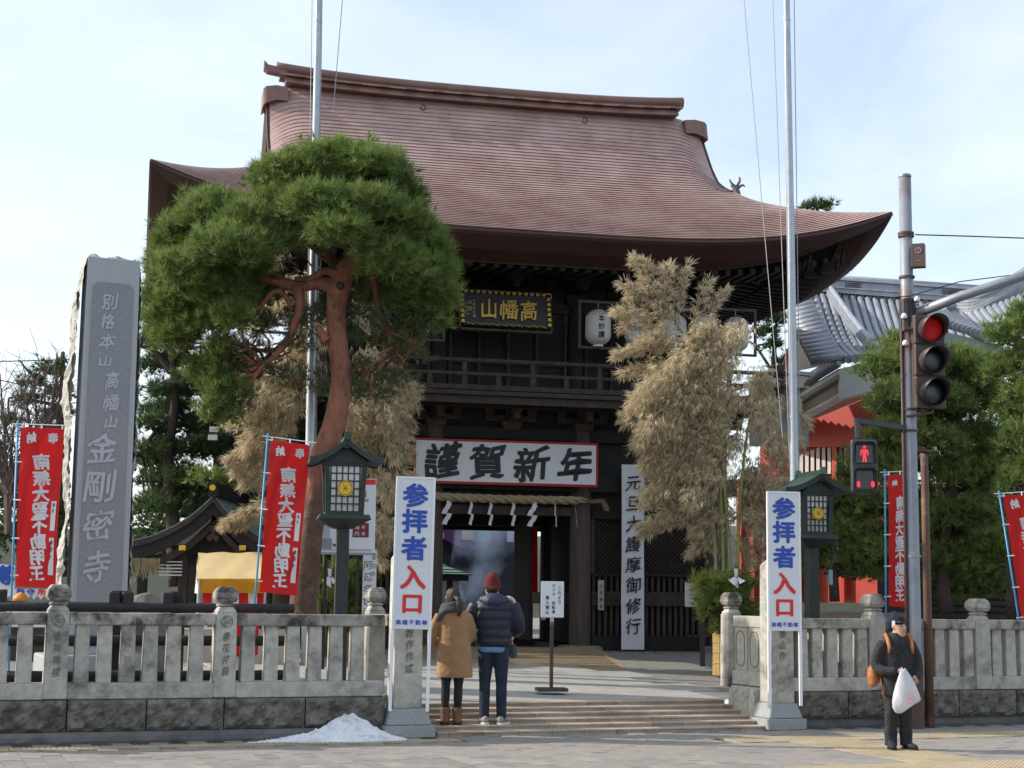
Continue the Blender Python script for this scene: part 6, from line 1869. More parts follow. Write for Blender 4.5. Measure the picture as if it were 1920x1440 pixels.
for x in (-20, 100): MB().tube([s2(x, 1104), s2(x, 1104) - Vector((0, 0, s2(x, 1104).z))], .02, 6).obj('post', STEEL, st2)
MB().box(-.7, .75, -.1, .5, .0, .62).obj('counter', WOOD_MD, st2)
MB().lathe([(.0, .0), (.12, .01), (.10, .08), (.02, .14)], 12, *s2(38, 1128, 24.0)).obj('orange_goods', mat('orange_goods', (.7, .28, .05), None, .6), st2, smooth=True)

# dark rail barrier behind the left fence
RAILB = mat('blackened_timber', (.028, .026, .028), (.018, .017, .018), .8, 6, bump=.4, bscale=18)
bl = thing('log_barrier', 'blackened timber rail barrier with blocks standing just behind the left fence', 'barrier', S(-5, .75, .30))
BO = bl.location.copy()
def bpn(px, n, z): 
    return S(s_at(px, n), n, z) - BO
for (z, r_) in ((1.42, .055), (1.05, .06), (.66, .06)):
    MB().tube([bpn(-60, .75, z), bpn(150, .75, z), bpn(350, .75, z), bpn(560, .75, z)], [r_, r_ * 1.05, r_ * .95, r_], 8).obj('rail', RAILB, bl, smooth=True)
for x in (12, 236, 345):
    MB().box(-.07, .07, -.07, .07, 0, 1.3).obj('post', RAILB, bl, loc=bpn(x, .88, .30))
for x in (10, 225, 251, 325):
    MB().box(-.062, .062, -.07, .07, -.10, .09).obj('block', RAILB, bl, loc=bpn(x, .78, 1.50), rz=SA, bevel=.02)
br_ = thing('rock', 'brown natural rock beside the foot of the monument', 'rock', (at(272, 1120, 22.6).x, 22.6, .3))
remeshed(MB().tube([(0, 0, 0), (.05, 0, .5), (.0, 0, 1.0), (-.08, 0, 1.25)], [.5, .42, .34, .16], 10, jit=.12), 'rock', ROCK, br_, .05, 2)
# silver stay bars on the rail
# ================================================================== SIGN BOARDS
ib = thing('information_board', 'large white map board with red header on brown posts behind the left lantern', 'information board', (at(641, 1150, 24.0).x, 24.0, .42), R(6))
IO = ib.location.copy()
k_ = 24.0 / F
def iz(y): return at(641, y, 24.0).z - .42
MB().box(-58 * k_, 58 * k_, -.02, .02, iz(1036), iz(897)).obj('panel', WHITE, ib, bevel=.004)
MB().box(-57 * k_, 57 * k_, -.024, -.021, iz(908), iz(898)).obj('red_header', RED_INK, ib)
MB().box(-60 * k_, 60 * k_, -.028, .028, iz(1040), iz(1036)).obj('frame', PLINTH, ib)
for x in (-.26, .22): MB().box(x - .022, x + .022, .022, .06, 0, iz(1030)).obj('post', BLACK, ib)
dg2 = MB()
for (x0, x1, y0, y1, m) in ((16, 46, 980, 1007, 0), (-42, -22, 1010, 1030, 1), (-38, -26, 980, 1010, 2), (-14, -4, 1008, 1014, 1), (-20, -4, 1020, 1025, 0), (-53, -16, 1030, 1033, 2), (10, 52, 1029, 1033, 2), (34, 40, 920, 932, 1), (34, 44, 935, 940, 1)):
    dg2.box(x0 * k_, x1 * k_, -.0245, -.0205, iz(y1), iz(y0), m)
tag(dg2.obj('printed_plan', [mat('maroon_print', (.16, .02, .02), None, .6), mat('grey_print', (.25, .27, .30), None, .6), mat('pale_grey_print', (.42, .45, .50), None, .6)], ib), kind='stuff')
lettering([('境', 24 * k_, iz(988), .08, .08), ('内', 24 * k_, iz(1000), .08, .08), ('参', 36 * k_, iz(988), .06, .06), ('道', 36 * k_, iz(1000), .06, .06)], WHITE, ib, M=Matrix.Translation((0, -.026, 0)))
hb = thing('handwritten_board', 'white board with brush writing standing right of the left lantern post', 'notice board', (at(700, 1100, 24.8).x, 24.8, .42))
k2 = 24.8 / F
def hz_(y): return at(700, y, 24.8).z - .42
MB().box(-20 * k2, 5 * k2, -.02, .02, hz_(1165), hz_(1031)).obj('panel', WHITE, hb)
MB().box(-.02, .02, .02, .05, 0, hz_(1040)).obj('post', BLACK, hb)
lettering([(c, -10 * k2, hz_(1060 + i * 22), .15, .15) for i, c in enumerate('阿延年世弘')] + [(c, 0 * k2, hz_(1045 + i * 16), .07, .09) for i, c in enumerate('御伯中')], INK, hb, brush=1, bold=.0, M=Matrix.Translation((0, -.0215, 0)))
t = thing('notice_board', 'small white framed notice on a timber post left of the right new year decoration', 'notice board', (at(1310, 1200, 26.6).x, 26.6, .55))
k3 = 26.6 / F
def nz__(y): return at(1310, y, 26.6).z - .55
MB().box(-25 * k3, 22 * k3, -.02, .02, nz__(1138), nz__(1092)).obj('panel', mat('pale_notice', (.50, .54, .56), (.46, .50, .52), .5, 3), t, bevel=.004)
MB().box(3 * k3, 12 * k3, .02, .09, -.1, nz__(1080)).obj('post', WOOD_MD, t, bevel=.005)
li = MB()
for i in range(4): li.box(-19 * k3, 15 * k3, -.0225, -.0205, nz__(1100 + i * 8), nz__(1099.2 + i * 8))
li.obj('printed_lines', mat('faint_print', (.28, .30, .33), None, .6), t)
# no-entry sign on the forecourt
g_ = ground(1034, 1296, .37)
ns_ = thing('standing_sign', 'white portrait notice これよりバイク・自転車乗入禁止 on a thin brown stand in the forecourt', 'sign', (g_.x, g_.y, .37), R(9))
D_ = g_.y; kk = D_ / F
zT, zB = at(1034, 1090, D_).z - .37, at(1034, 1158, D_).z - .37
MB().box(-.155, .155, -.015, .015, zB, zT).obj('panel', WHITE, ns_, bevel=.012, seg=3)
bd = MB().box(-.145, .145, -.0165, -.0152, zT - .012, zT - .008).box(-.145, .145, -.0165, -.0152, zB + .008, zB + .012)
MB().box(-.022, .022, -.0, .03, zB - .10, zB + .02).obj('bracket', STEEL, ns_)
MB().box(-.022, .022, .0, .04, .03, zB - .05).obj('pole', RUST_BROWN, ns_, bevel=.004)
MB().box(-.20, .20, -.14, .14, 0, .045).obj('base', mat('sign_base_brown', (.05, .035, .035), None, .5), ns_, bevel=.008)
its = [(c, .095, zT - .085 - i * .062, .052, .055) for i, c in enumerate('これより')]
its += [(c, .015, zT - .055 - i * .057, .048 if c != '・' else .02, .05 if c != '・' else .02) for i, c in enumerate('バイク・自転車')]
its += [(c, -.068, zT - .215 - i * .062, .052, .055) for i, c in enumerate('乗入禁止')]
lettering(its, INK, ns_, bold=.02, M=Matrix.Translation((0, -.0175, 0)))

# ================================================================== BEYOND THE GATE
bh = thing('inner_hall', 'dim hall beyond the gate with purple crested drapes and stone stairs', 'temple hall', GW(0, 17, .6), GTH)
DARKW = mat('inner_hall_dark', (.030, .030, .045), (.020, .020, .03), .8, 4)
MB().box(-4.6, 4.2, 0, .3, 0, 5.4).obj('wall', DARKW, bh)
MB().prism([(-5.4, 5.3), (5.0, 5.3), (3.6, 6.6), (-4, 6.6)], -2.2, 1.5).obj('roof', TILE_DK, bh)
PURP = mat('purple_drape', (.17, .06, .20), (.13, .045, .16), .8, 3)
mb = MB(); rs = []
for z in (4.0, 3.3, 2.55):
    rs.append([(-4.5 + 8.6 * i / 60, -.6 + .06 * math.sin(i * 1.3), z + (.25 * math.cos(i * math.pi / 10) if z < 4 else 0)) for i in range(61)])
mb.rings(rs, False, closed=False).obj('drape', PURP, bh, smooth=True)
c0 = at(812, 1003, 0.001)
qd = bh.matrix_world.inverted() if False else None
def to_inner(px, py, yl):
    d = ray(px, py); Mi_ = (Matrix.Translation(GO) @ Matrix.Rotation(GTH, 4, 'Z')).inverted()
    o = Mi_ @ Vector((0, 0, EYE)); dd = Mi_.to_3x3() @ d
    k = (17 + yl - o.y) / dd.y; p = o + dd * k
    return Vector((p.x, yl, p.z - .6))
q = to_inner(811, 1003, -.8)
MB().tube([(q.x + .28 * math.cos(a), -.8, q.z + .28 * math.sin(a)) for a in [i * math.pi / 14 for i in range(29)]], .05, 6).disc((q.x, q.z), .17, -.78, -.82, 20).obj('crest', WHITE_CLOTH, bh)
for (x0, x1, y0, y1, c) in ((866, 888, 985, 1012, (.45, .30, .24)), (888, 920, 985, 1015, (.06, .22, .16)), (920, 950, 985, 1010, (.10, .06, .20)), (951, 963, 985, 1016, (.55, .52, .66))):
    a, b = to_inner(x0, y0, -1.0), to_inner(x1, y1, -1.0)
    MB().box(a.x, b.x, -1.0, -.97, b.z, a.z).obj('coloured_cloth', mat('cloth_%d' % x0, c, tuple(v * .85 for v in c), .8, 3), bh)
for k in range(9):
    MB().box(-3.5, 2.2, -1.4 - k * .32, -1.08 - k * .32, 0, 1.45 - k * .16).obj('stair', mat('inner_stair_stone', (.16, .17, .21), (.12, .13, .16), .8, 5), bh)
ip = thing('incense_pavilion', 'incense burner pavilion with green copper hip roof beyond the gate, behind the couple', 'pavilion', GW(-1.2, 6.8, .6), GTH)
def to_ip(px, py, yl):
    d = ray(px, py); Mi_ = (Matrix.Translation(GO) @ Matrix.Rotation(GTH, 4, 'Z')).inverted()
    o = Mi_ @ Vector((0, 0, EYE)); dd = Mi_.to_3x3() @ d
    k = (6.8 + yl - o.y) / dd.y; p = o + dd * k
    return Vector((p.x + 1.2, yl, p.z - .6))
e1, ap = to_ip(883, 1078, -1.2), to_ip(800, 1030, 0)
x1 = e1.x; z1 = e1.z; z2 = ap.z + .12
mb = MB(); hw = 1.35; cx = x1 - hw
rs = []
for q in range(9):
    t_ = q / 8; w = hw * (1 - t_) + .05; zz = z1 + (z2 - z1) * (t_ ** 1.35)
    for dz in ((0, .02) if q < 8 else (0,)):
        rs.append([(cx - w, -w * .9, zz + dz), (cx + w, -w * .9, zz + dz), (cx + w, w * .9, zz + dz), (cx - w, w * .9, zz + dz)])
mb.rings(rs).obj('roof', mat('pale_green_copper', (.17, .26, .22), (.13, .20, .17), .5, 5), ip)
MB().box(cx - hw * .97, cx + hw * .97, -hw * .87, hw * .87, z1 - .13, z1 - .01).obj('eave', BLACK, ip)
for sx in (-1, 1):
    for sy in (-1, 1): MB().box(cx + sx * .95 - .06, cx + sx * .95 + .06, sy * .85 - .06, sy * .85 + .06, 0, z1 - .1).obj('pillar', BLACK, ip)
MB().lathe([(.25, 0), (.3, .1), (.2, .3), (.45, .5), (.5, .75), (.42, .8)], 16, cx, 0).obj('burner', BLACK, ip, smooth=True)
MB().box(cx - .95, cx + .95, -.9, -.87, .55, .8).obj('lower_board', WHITE, ip)
for (px_, w) in ((818, .10), (850, .12)):
    q = to_ip(px_, 1105, -.8); MB().box(q.x - w, q.x + w, -.82, -.79, q.z - .14, q.z + .2).obj('notice_sheet', WHITE, ip)
# incense smoke
smk = MB(); n_ = 20
sm = remeshed(MB().tube([(.05, 0, 0.2), (.25, 0, .9), (.55, .1, 1.7), (.6, .1, 2.5)], [.42, .62, .85, .5], 12), 'incense_smoke', WHITE, None, .15, 3)
sm.location = GW(.95, 8.8, 1.25)
sm.data.materials.clear()
vm = bpy.data.materials.new('smoke'); vm.use_nodes = True; N = vm.node_tree.nodes; L = vm.node_tree.links; N.clear()
out = N.new('ShaderNodeOutputMaterial'); pv = N.new('ShaderNodeVolumePrincipled'); pv.inputs['Color'].default_value = (.50, .64, .92, 1)
tc = N.new('ShaderNodeTexCoord'); nz = N.new('ShaderNodeTexNoise'); nz.inputs['Scale'].default_value = 1.3; nz.inputs['Detail'].default_value = 4
mr = N.new('ShaderNodeMapRange'); mr.inputs['From Min'].default_value = .40; mr.inputs['From Max'].default_value = .7; mr.inputs['To Max'].default_value = .85
L.new(tc.outputs['Object'], nz.inputs['Vector']); L.new(nz.outputs['Fac'], mr.inputs['Value']); L.new(mr.outputs['Result'], pv.inputs['Density']); L.new(pv.outputs['Volume'], out.inputs['Volume'])
sm.data.materials.append(vm); tag(sm, 'bluish incense smoke drifting beyond the gate opening', 'smoke', kind='stuff')
# paper charm hanging at the right decoration
t = thing('paper_charm', 'white folded paper charm hanging at the right new year decoration', 'paper charm', at(1380, 1085, 24.2))
MB().add([(-.03, 0, .15), (.03, 0, .15), (.02, 0, .03), (-.02, 0, .03), (-.12, .0, -.02), (-.03, -.03, -.10), (0, 0, .02), (.03, -.03, -.14), (.02, 0, .0), (.14, -.02, -.03), (.05, -.04, -.08)], [(0, 3, 2, 1), (3, 4, 5, 6), (6, 7, 8), (8, 10, 9, 2), (6, 5, 7)]).obj('paper', WHITE_CLOTH, t)
t = thing('paper_charm', 'white folded paper charm at the left new year decoration beside the lantern post', 'paper charm', at(618, 1085, 24.6))
MB().add([(-.03, 0, .15), (.03, 0, .15), (.02, 0, .03), (-.02, 0, .03), (-.12, .0, -.02), (-.03, -.03, -.10), (0, 0, .02), (.03, -.03, -.14), (.02, 0, .0), (.14, -.02, -.03), (.05, -.04, -.08)], [(0, 3, 2, 1), (3, 4, 5, 6), (6, 7, 8), (8, 10, 9, 2), (6, 5, 7)]).obj('paper', WHITE_CLOTH, t)
# right background: parked dark shutter wall under the pines, beige bank
t = thing('garden_wall', 'low beige wall with dark top behind the right fence below the pines', 'wall', (at(1570, 1130, 27).x, 27, .45))
MB().box(-1.1, 1.3, 0, .2, 0, .95).obj('wall', mat('beige_wall', (.38, .31, .22), (.32, .26, .19), .8, 4), t)
t = thing('shed', 'dark slatted shed deep under the pines at the far right', 'shed', (at(1860, 1100, 27.5).x, 27.5, .45))
MB().box(-1.5, 2.5, 0, 2, 0, 1.9).obj('wall', WOOD_DK, t)
for k in range(16): MB().box(-1.45, 2.45, -.03, 0, .1 + k * .11, .17 + k * .11).obj('slat', WOOD_MD, t)
t = thing('wooden_plaques', 'pair of pale weathered wooden plates on the dark stump left of the bamboo', 'plaque', at(400, 815, 27))
MB().box(-.07, .09, 0, .03, .05, .14).obj('plate', PAPER, t); MB().box(-.09, .07, 0, .03, -.09, .0).obj('plate', PAPER, t)
# distant wooded rise behind everything
hl = MB(); rs = []
prof_h = [(-60, 4.5), (-40, 5.5), (-25, 5), (-12, 5.5), (0, 5), (12, 6), (25, 7.5), (40, 7), (60, 6)]
for (yy, kz) in ((70, .0), (78, .7), (95, 1.0), (130, .9)):
    rs.append([(x * (yy / 70), yy + 3 * math.sin(x), z * kz) for x, z in prof_h])
tag(hl.rings(rs, False, closed=False).obj('wooded_hill', mat('hill_wood', (.045, .055, .035), (.03, .035, .025), .95, 1.5, bump=1.0, bscale=3), smooth=True), kind='structure')

# ================================================================== PEOPLE
SKIN = mat('skin', (.56, .34, .25), (.50, .29, .21), .55, 8)
HAIR = mat('dark_brown_hair', (.040, .018, .012), (.020, .010, .008), .45, 30, stretch=(6, 6, 1), bump=.4, bscale=50)
TAN = mat('tan_wool_coat', (.33, .185, .085), (.27, .15, .070), .9, 14, bump=1.0, bscale=12, sheen=.2)
SCARF = mat('grey_scarf', (.075, .085, .095), (.05, .058, .065), .9, 20, bump=.8, bscale=60)
NAVY = mat('navy_down_jacket', (.012, .016, .034), (.008, .011, .024), .5, 6, spec=.4, bump=.5, bscale=14)
HOODNAVY = mat('navy_hood', (.020, .030, .065), (.014, .021, .045), .6, 6)
JEANS = mat('indigo_jeans', (.014, .022, .045), (.008, .013, .028), .85, 10, bump=1.0, bscale=16)
SHIRT = mat('blue_shirt', (.13, .27, .48), (.10, .22, .40), .8, 8)
REDHAT = mat('red_knit_hat', (.15, .008, .012), (.10, .005, .008), .9, 20, bump=1.0, bscale=70)
BLACKC = mat('black_cloth', (.014, .014, .017), (.009, .009, .011), .85, 12, bump=.4, bscale=30)
CHAR = mat('charcoal_wool', (.026, .026, .029), (.016, .016, .019), .9, 18, bump=1.0, bscale=16)
BOOT = mat('tan_boot', (.19, .085, .042), (.12, .055, .03), .7, 10, bump=.3)
SHOE = mat('grey_trainer', (.30, .27, .25), (.20, .18, .17), .7, 12)
SOLE = mat('white_sole', (.65, .64, .61), None, .6)
NAVYH = mat('navy_knit_hat', (.012, .016, .036), (.009, .012, .027), .9, 30, bump=1.0, bscale=80)
BOOTN = mat('black_blue_boot', (.014, .018, .026), (.009, .012, .018), .8, 10, bump=.4)
ORANGE = mat('tan_orange_leather', (.42, .15, .035), (.30, .10, .022), .6, 8, bump=.4, bscale=14)
PLASTIC = mat('white_plastic_bag', (.74, .74, .77), (.66, .66, .70), .35, 4, trans=.35, bump=.8, bscale=9)
FLUFF = mat('cream_fleece', (.62, .55, .50), (.50, .43, .38), .95, 20, bump=1.0, bscale=50)

def ell(c, rx, ry, n=16, tilt=0.0):
    return [(c[0] + rx * math.cos(2 * math.pi * j / n), c[1] + ry * math.sin(2 * math.pi * j / n), c[2] + tilt * math.sin(2 * math.pi * j / n)) for j in range(n)]
def body_core(mb, H, sw, legs, hipw=.16, fem=False):
    """legs: list of (hip, knee, ankle) ; H = height to crown"""
    s = H / 1.75
    mb.rings([ell((0, 0, z * s), rx * s, ry * s) for z, rx, ry in ((.80, .10, .09), (.86, hipw, .115), (.95, hipw * 1.02, .12), (1.08, .135, .10), (1.22, .16, .11), (1.34, sw * .82, .105), (1.42, sw * .72, .085), (1.47, .07, .06))])
    mb.tube([(0, 0, 1.43 * s), (0, .015 * s, 1.52 * s), (0, .02 * s, 1.58 * s)], [.058 * s, .052 * s, .055 * s], 12)
    for hip, kn, an in legs:
        hip, kn, an = Vector(hip), Vector(kn), Vector(an)
        mb.tube([hip, hip.lerp(kn, .5), kn, kn.lerp(an, .35), an, an - Vector((0, 0, .05))], [.092 * s, .082 * s, .058 * s, .060 * s, .040 * s, .042 * s], 14)
def head(mb, c, k=1.0, face=None):
    # egg shaped skull with jaw; face: unit direction
    rs = []
    f = Vector(face or (0, -1, 0)); 
    for z, rx, ry, off in ((-.115, .020, .022, .045), (-.10, .042, .045, .036), (-.06, .060, .070, .018), (-.01, .072, .088, .004), (.04, .077, .095, -.004), (.08, .068, .086, -.008), (.108, .042, .056, -.010), (.12, .012, .015, -.01)):
        o = f * off * k
        sd = Vector((-f.y, f.x, 0))
        rs.append([Vector(c) + o + sd * (rx * k * math.cos(2 * math.pi * j / 18)) + f * (ry * k * math.sin(2 * math.pi * j / 18)) + Vector((0, 0, z * k)) for j in range(18)])
    mb.rings(rs)
    nb = Vector(c) + f * .088 * k
    mb.tube([nb + Vector((0, 0, .022)) * k, nb + f * .018 * k + Vector((0, 0, -.012)) * k, nb + f * .004 * k + Vector((0, 0, -.026)) * k], [.007 * k, .013 * k, .012 * k], 8)
    sd = Vector((-f.y, f.x, 0))
    for sg_ in (-1, 1):
        mb.tube([Vector(c) + sd * sg_ * .074 * k + Vector((0, 0, .022 * k)) - f * .005 * k, Vector(c) + sd * sg_ * .086 * k - f * .012 * k, Vector(c) + sd * sg_ * .076 * k + Vector((0, 0, -.030 * k))], [.012 * k, .017 * k, .010 * k], 8)
def hand(parent, p, d, up, side, k=1.0):
    """palm plus four curled fingers and a thumb"""
    p, d, up = Vector(p), Vector(d).normalized(), Vector(up).normalized(); sd = d.cross(up).normalized() * side
    mb = MB()
    mb.tube([p, p + d * .03 * k, p + d * .075 * k], [.026 * k, .036 * k, .034 * k], 10, squash=.55)
    for i, (o, l) in enumerate(((-.026, .060), (-.009, .072), (.009, .068), (.025, .052))):
        b = p + d * .070 * k + sd * o * k
        mb.tube([b, b + d * l * .45 * k - up * .008 * k, b + d * l * .75 * k - up * .026 * k, b + d * l * .72 * k - up * .046 * k], [.0095 * k, .009 * k, .008 * k, .007 * k], 7)
    b = p + d * .022 * k - sd * .028 * k
    mb.tube([b, b - sd * .022 * k + d * .022 * k, b - sd * .018 * k + d * .05 * k - up * .014 * k], [.012 * k, .0105 * k, .008 * k], 7)
    return mb.obj('hand', SKIN, parent, smooth=True)
def arm(mb, pts, radii, n=12, cuff=None):
    P_ = [Vector(p) for p in pts]; out = []; rr = []
    for i in range(len(P_) - 1):
        for k in range(4): out.append(P_[i].lerp(P_[i + 1], k / 4)); rr.append(radii[i] + (radii[i + 1] - radii[i]) * k / 4)
    out.append(P_[-1]); rr.append(radii[-1])
    for _ in range(2): out = [out[0]] + [(out[i - 1] + out[i] * 2 + out[i + 1]) / 4 for i in range(1, len(out) - 1)] + [out[-1]]
    mb.tube(out, rr, n)
def stand(px, py):
    for i in range(5, -1, -1):
        z = .05 * (i + 1); p = ground(px, py, z); n = (p - P0).dot(EN)
        if n > i * .215 + .10 or i == 0: break
    sx = (p - P0).dot(ES); n = min(n, i * .215 + .09) if n < i * .215 + .155 else i * .215 + .09
    # keep the same picture column when sliding along n
    sx = s_at(px, n)
    return S(sx, n, z)
def shoe(parent, c, rz, L, m, sole=None, tall=.0, r=.045, leg=None, pitch=0.0):
    """c: ankle-centre ground point; toe towards +y rotated by rz"""
    o = bpy.data.objects.new('shoe_root', None)
    Mx = Matrix.Translation(c) @ Matrix.Rotation(rz, 4, 'Z') @ Matrix.Rotation(pitch, 4, 'X')
    bpy.data.objects.remove(o)
    mb = MB()
    rs = []
    for y, w, h in ((-.075, .020, .05), (-.065, .034, .075), (-.02, .039, .085), (.04, .042, .075), (.10, .047, .058), (.15, .044, .048), (.185, .028, .036), (.195, .010, .02)):
        rs.append([Mx @ Vector((w * math.cos(a), y * L / .27, .018 + h / 2 + h / 2 * math.sin(a))) for a in [2 * math.pi * j / 12 for j in range(12)]])
    mb.rings(rs)
    if tall: mb.tube([Mx @ Vector((0, -.02, .04)), Mx @ Vector((0, -.02, tall * .6)), Mx @ Vector((0, -.02, tall))], [r, r * 1.0, r * 1.12], 12)
    ob = remeshed(mb, 'boot' if tall else 'shoe', m, parent, .010, 2)
    sm_ = MB(); rs = []
    for y, w in ((-.08, .025), (-.06, .040), (.04, .045), (.10, .050), (.16, .046), (.20, .018)):
        rs.append([Mx @ Vector((sx * w, y * L / .27, z)) for sx, z in ((-1, 0), (1, 0), (1, .022), (-1, .022))])
    sm_.rings(rs).obj('sole', sole or BLACK, ob)
    return ob

# ---- woman in tan coat (seen from behind)
pw_ = stand(857, 1350)
wm = thing('person', 'woman in tan coat with ponytail and grey scarf standing beside the man in navy', 'person', pw_, R(4))
legs = [((-.075, 0, .80), (-.078, .0, .45), (-.085, -.01, .09)), ((.075, 0, .80), (.070, .0, .45), (.062, -.01, .09))]
mb = MB(); body_core(mb, 1.58, .19, legs); head(mb, (-.02, .03, 1.47), .96, (-.35, .93, 0))
remeshed(mb, 'body', [SKIN, BLACKC], wm, .014, 3, lambda c: 1 if c.z < 1.0 else 0)
mb = MB()
mb.rings([ell((.015 + .015 * (1 - z), 0, z), rx, ry, 20) for z, rx, ry in ((.545, .215, .15), (.60, .215, .155), (.75, .205, .15), (.90, .195, .145), (1.02, .185, .135), (1.14, .185, .13), (1.24, .190, .122), (1.30, .165, .105), (1.345, .09, .085), (1.36, .07, .07))])
arm(mb, [(-.15, .0, 1.26), (-.225, .0, 1.12), (-.262, .01, .97), (-.20, .14, .94), (-.08, .22, 1.0)], [.068, .064, .058, .052, .044])
arm(mb, [(.15, .0, 1.26), (.215, .03, 1.12), (.215, .08, .98), (.12, .20, .98), (.02, .23, 1.04)], [.068, .062, .056, .050, .044])
remeshed(mb, 'coat', TAN, wm, .013, 3)
hand(wm, (-.06, .25, 1.01), (1, .2, .1), (0, 0, 1), 1, .85); hand(wm, (.0, .26, 1.05), (-1, .2, .1), (0, 0, 1), -1, .85)
mb = MB()
for q, (z, r_) in enumerate(((1.325, .112), (1.375, .098))):
    mb.tube([(-.02 + r_ * 1.05 * math.cos(a), .0 + r_ * .95 * math.sin(a), z + .018 * math.sin(a + 2.2)) for a in [i * math.pi / 9 for i in range(19)]], .040, 10)
mb.tube([(-.10, -.07, 1.32), (-.16, -.08, 1.26), (-.19, -.05, 1.20)], [.035, .040, .03], 8)
remeshed(mb, 'scarf', SCARF, wm, .012, 3)
mb = MB()
mb.rings([ell((-.01 + dx, .005 + dy, z), rx, ry, 16) for z, rx, ry, dx, dy in ((1.385, .045, .05, .0, -.02), (1.42, .075, .085, .0, -.005), (1.48, .088, .098, .0, .005), (1.53, .084, .093, .0, .005), (1.57, .060, .07, .0, .005), (1.588, .02, .025, 0, .0))])
mb.tube([(.02, -.09, 1.475), (.045, -.13, 1.455), (.06, -.14, 1.39), (.065, -.135, 1.31), (.055, -.13, 1.25)], [.022, .034, .040, .034, .012], 10)
hair = remeshed(mb, 'hair', HAIR, wm, .010, 2)
for sx, rz in ((-1, .12), (1, -.12)):
    shoe(wm, (sx * .073 - .01, -.01, .0), rz, .235, BOOT, None, .20, .055, pitch=.0)

# ---- man in navy jacket
pm_ = stand(932, 1349)
man = thing('person', 'man in navy down jacket, dark red knit hat and jeans carrying a baby', 'person', pm_, R(-2))
legs = [((-.088, 0, .88), (-.098, .0, .48), (-.088, -.01, .09)), ((.088, 0, .88), (.095, .0, .48), (.11, -.01, .09))]
mb = MB(); body_core(mb, 1.76, .21, legs); head(mb, (-.035, .03, 1.615), 1.04, (-.55, .83, 0))
remeshed(mb, 'body', [SKIN, JEANS], man, .014, 2, lambda c: 1 if c.z < 1.05 else 0)
mb = MB()
for sx in (-1, 1):
    x0 = sx * .088
    mb.tube([(x0, 0, .92), (x0 * 1.03, 0, .75), (x0 * 1.08, .0, .58), (x0 * 1.12, .005, .46), (x0 * 1.12, 0, .33), (x0 * 1.15 , 0, .2), (x0 * 1.17, 0, .075)], [.104, .093, .078, .067, .066, .062, .060], 14)
mb.rings([ell((0, 0, z), rx, ry) for z, rx, ry in ((.82, .16, .12), (.90, .175, .125), (1.0, .17, .12))])
remeshed(mb, 'jeans', JEANS, man, .013, 2)
MB().rings([ell((-.005, 0, z), rx, ry, 22, -.012) for z, rx, ry in ((.825, .165, .125), (.845, .178, .136), (.90, .188, .142), (.96, .186, .140))]).obj('shirt_tail', SHIRT, man, smooth=True)
mb = MB(); prs = []
zz = .895
import itertools
base = [(.895, .205, .150), (.95, .215, .165), (1.10, .225, .170), (1.25, .238, .170), (1.36, .245, .160), (1.43, .215, .135), (1.475, .14, .11)]
def interp(z):
    for (a, b) in zip(base, base[1:]):
        if a[0] <= z <= b[0]:
            q = (z - a[0]) / (b[0] - a[0]); return a[1] + (b[1] - a[1]) * q, a[2] + (b[2] - a[2]) * q
    return base[-1][1:]
while zz <= 1.475:
    rx, ry = interp(zz); ph = abs(math.sin((zz - .895) * math.pi / .105)) ** .5
    prs.append(ell((0, 0, zz), rx * (.94 + .07 * ph), ry * (.93 + .08 * ph), 24)); zz += .0145
mb.rings(prs)
for sx in (-1, 1):
    pts = [(sx * .20, .0, 1.39), (sx * .265, .0, 1.27), (sx * .295, .03, 1.13), (sx * .26, .14, 1.08), (sx * .12, .27, 1.12)]
    P_ = [Vector(p) for p in pts]; out = []; rr = []
    rad = [.098, .092, .082, .074, .062]
    for i in range(4):
        for k in range(10):
            q = k / 10; out.append(P_[i].lerp(P_[i + 1], q)); t = i + q
            rr.append((rad[i] + (rad[i + 1] - rad[i]) * q) * (.93 + .09 * abs(math.sin(t * math.pi * 1.1)) ** .5))
    for _ in range(4): out = [out[0]] + [(out[i - 1] + out[i] * 2 + out[i + 1]) / 4 for i in range(1, len(out) - 1)] + [out[-1]]
    mb.tube(out, rr, 14)
remeshed(mb, 'jacket', NAVY, man, .012, 1)
mb = MB()
mb.tube([(-.155, .03, 1.42), (-.13, -.06, 1.45), (-.05, -.12, 1.43), (.05, -.12, 1.43), (.13, -.06, 1.45), (.155, .03, 1.42)], [.045, .055, .062, .062, .055, .045], 12)
mb.rings([ell((0, -.10, z), rx, ry) for z, rx, ry in ((1.33, .05, .02), (1.37, .115, .05), (1.43, .140, .078), (1.49, .12, .066), (1.53, .07, .035))])
remeshed(mb, 'hood', HOODNAVY, man, .012, 2)
mb = MB()
mb.rings([ell((-.025, .01, z), rx, ry) for z, rx, ry in ((1.585, .094, .102), (1.605, .099, .108), (1.63, .098, .107), (1.68, .094, .102), (1.73, .078, .085), (1.765, .046, .05), (1.78, .016, .018))])
MB().rings([ell((-.022, -.012, z), rx, ry, 16) for z, rx, ry in ((1.525, .045, .045), (1.545, .072, .078), (1.575, .085, .094), (1.60, .088, .10))]).obj('hair', HAIR, man, smooth=True)
hat = remeshed(mb, 'hat', REDHAT, man, .010, 1)
MB().tube([(-.025 + .100 * math.cos(a), .01 + .109 * math.sin(a), 1.60) for a in [i * math.pi / 10 for i in range(21)]], .013, 8).obj('hat_brim', REDHAT, hat, smooth=True)
hand(man, (-.11, .27, 1.12), (1, .3, .2), (0, 0, 1), 1, 1.0); hand(man, (.10, .29, 1.14), (-.8, .3, .5), (0, 0, 1), -1, 1.0)
for sx, rz in ((-1, .35), (1, -.35)):
    shoe(man, (sx * .10 + .005, -.02, .0), rz, .28, SHOE, SOLE, 0)
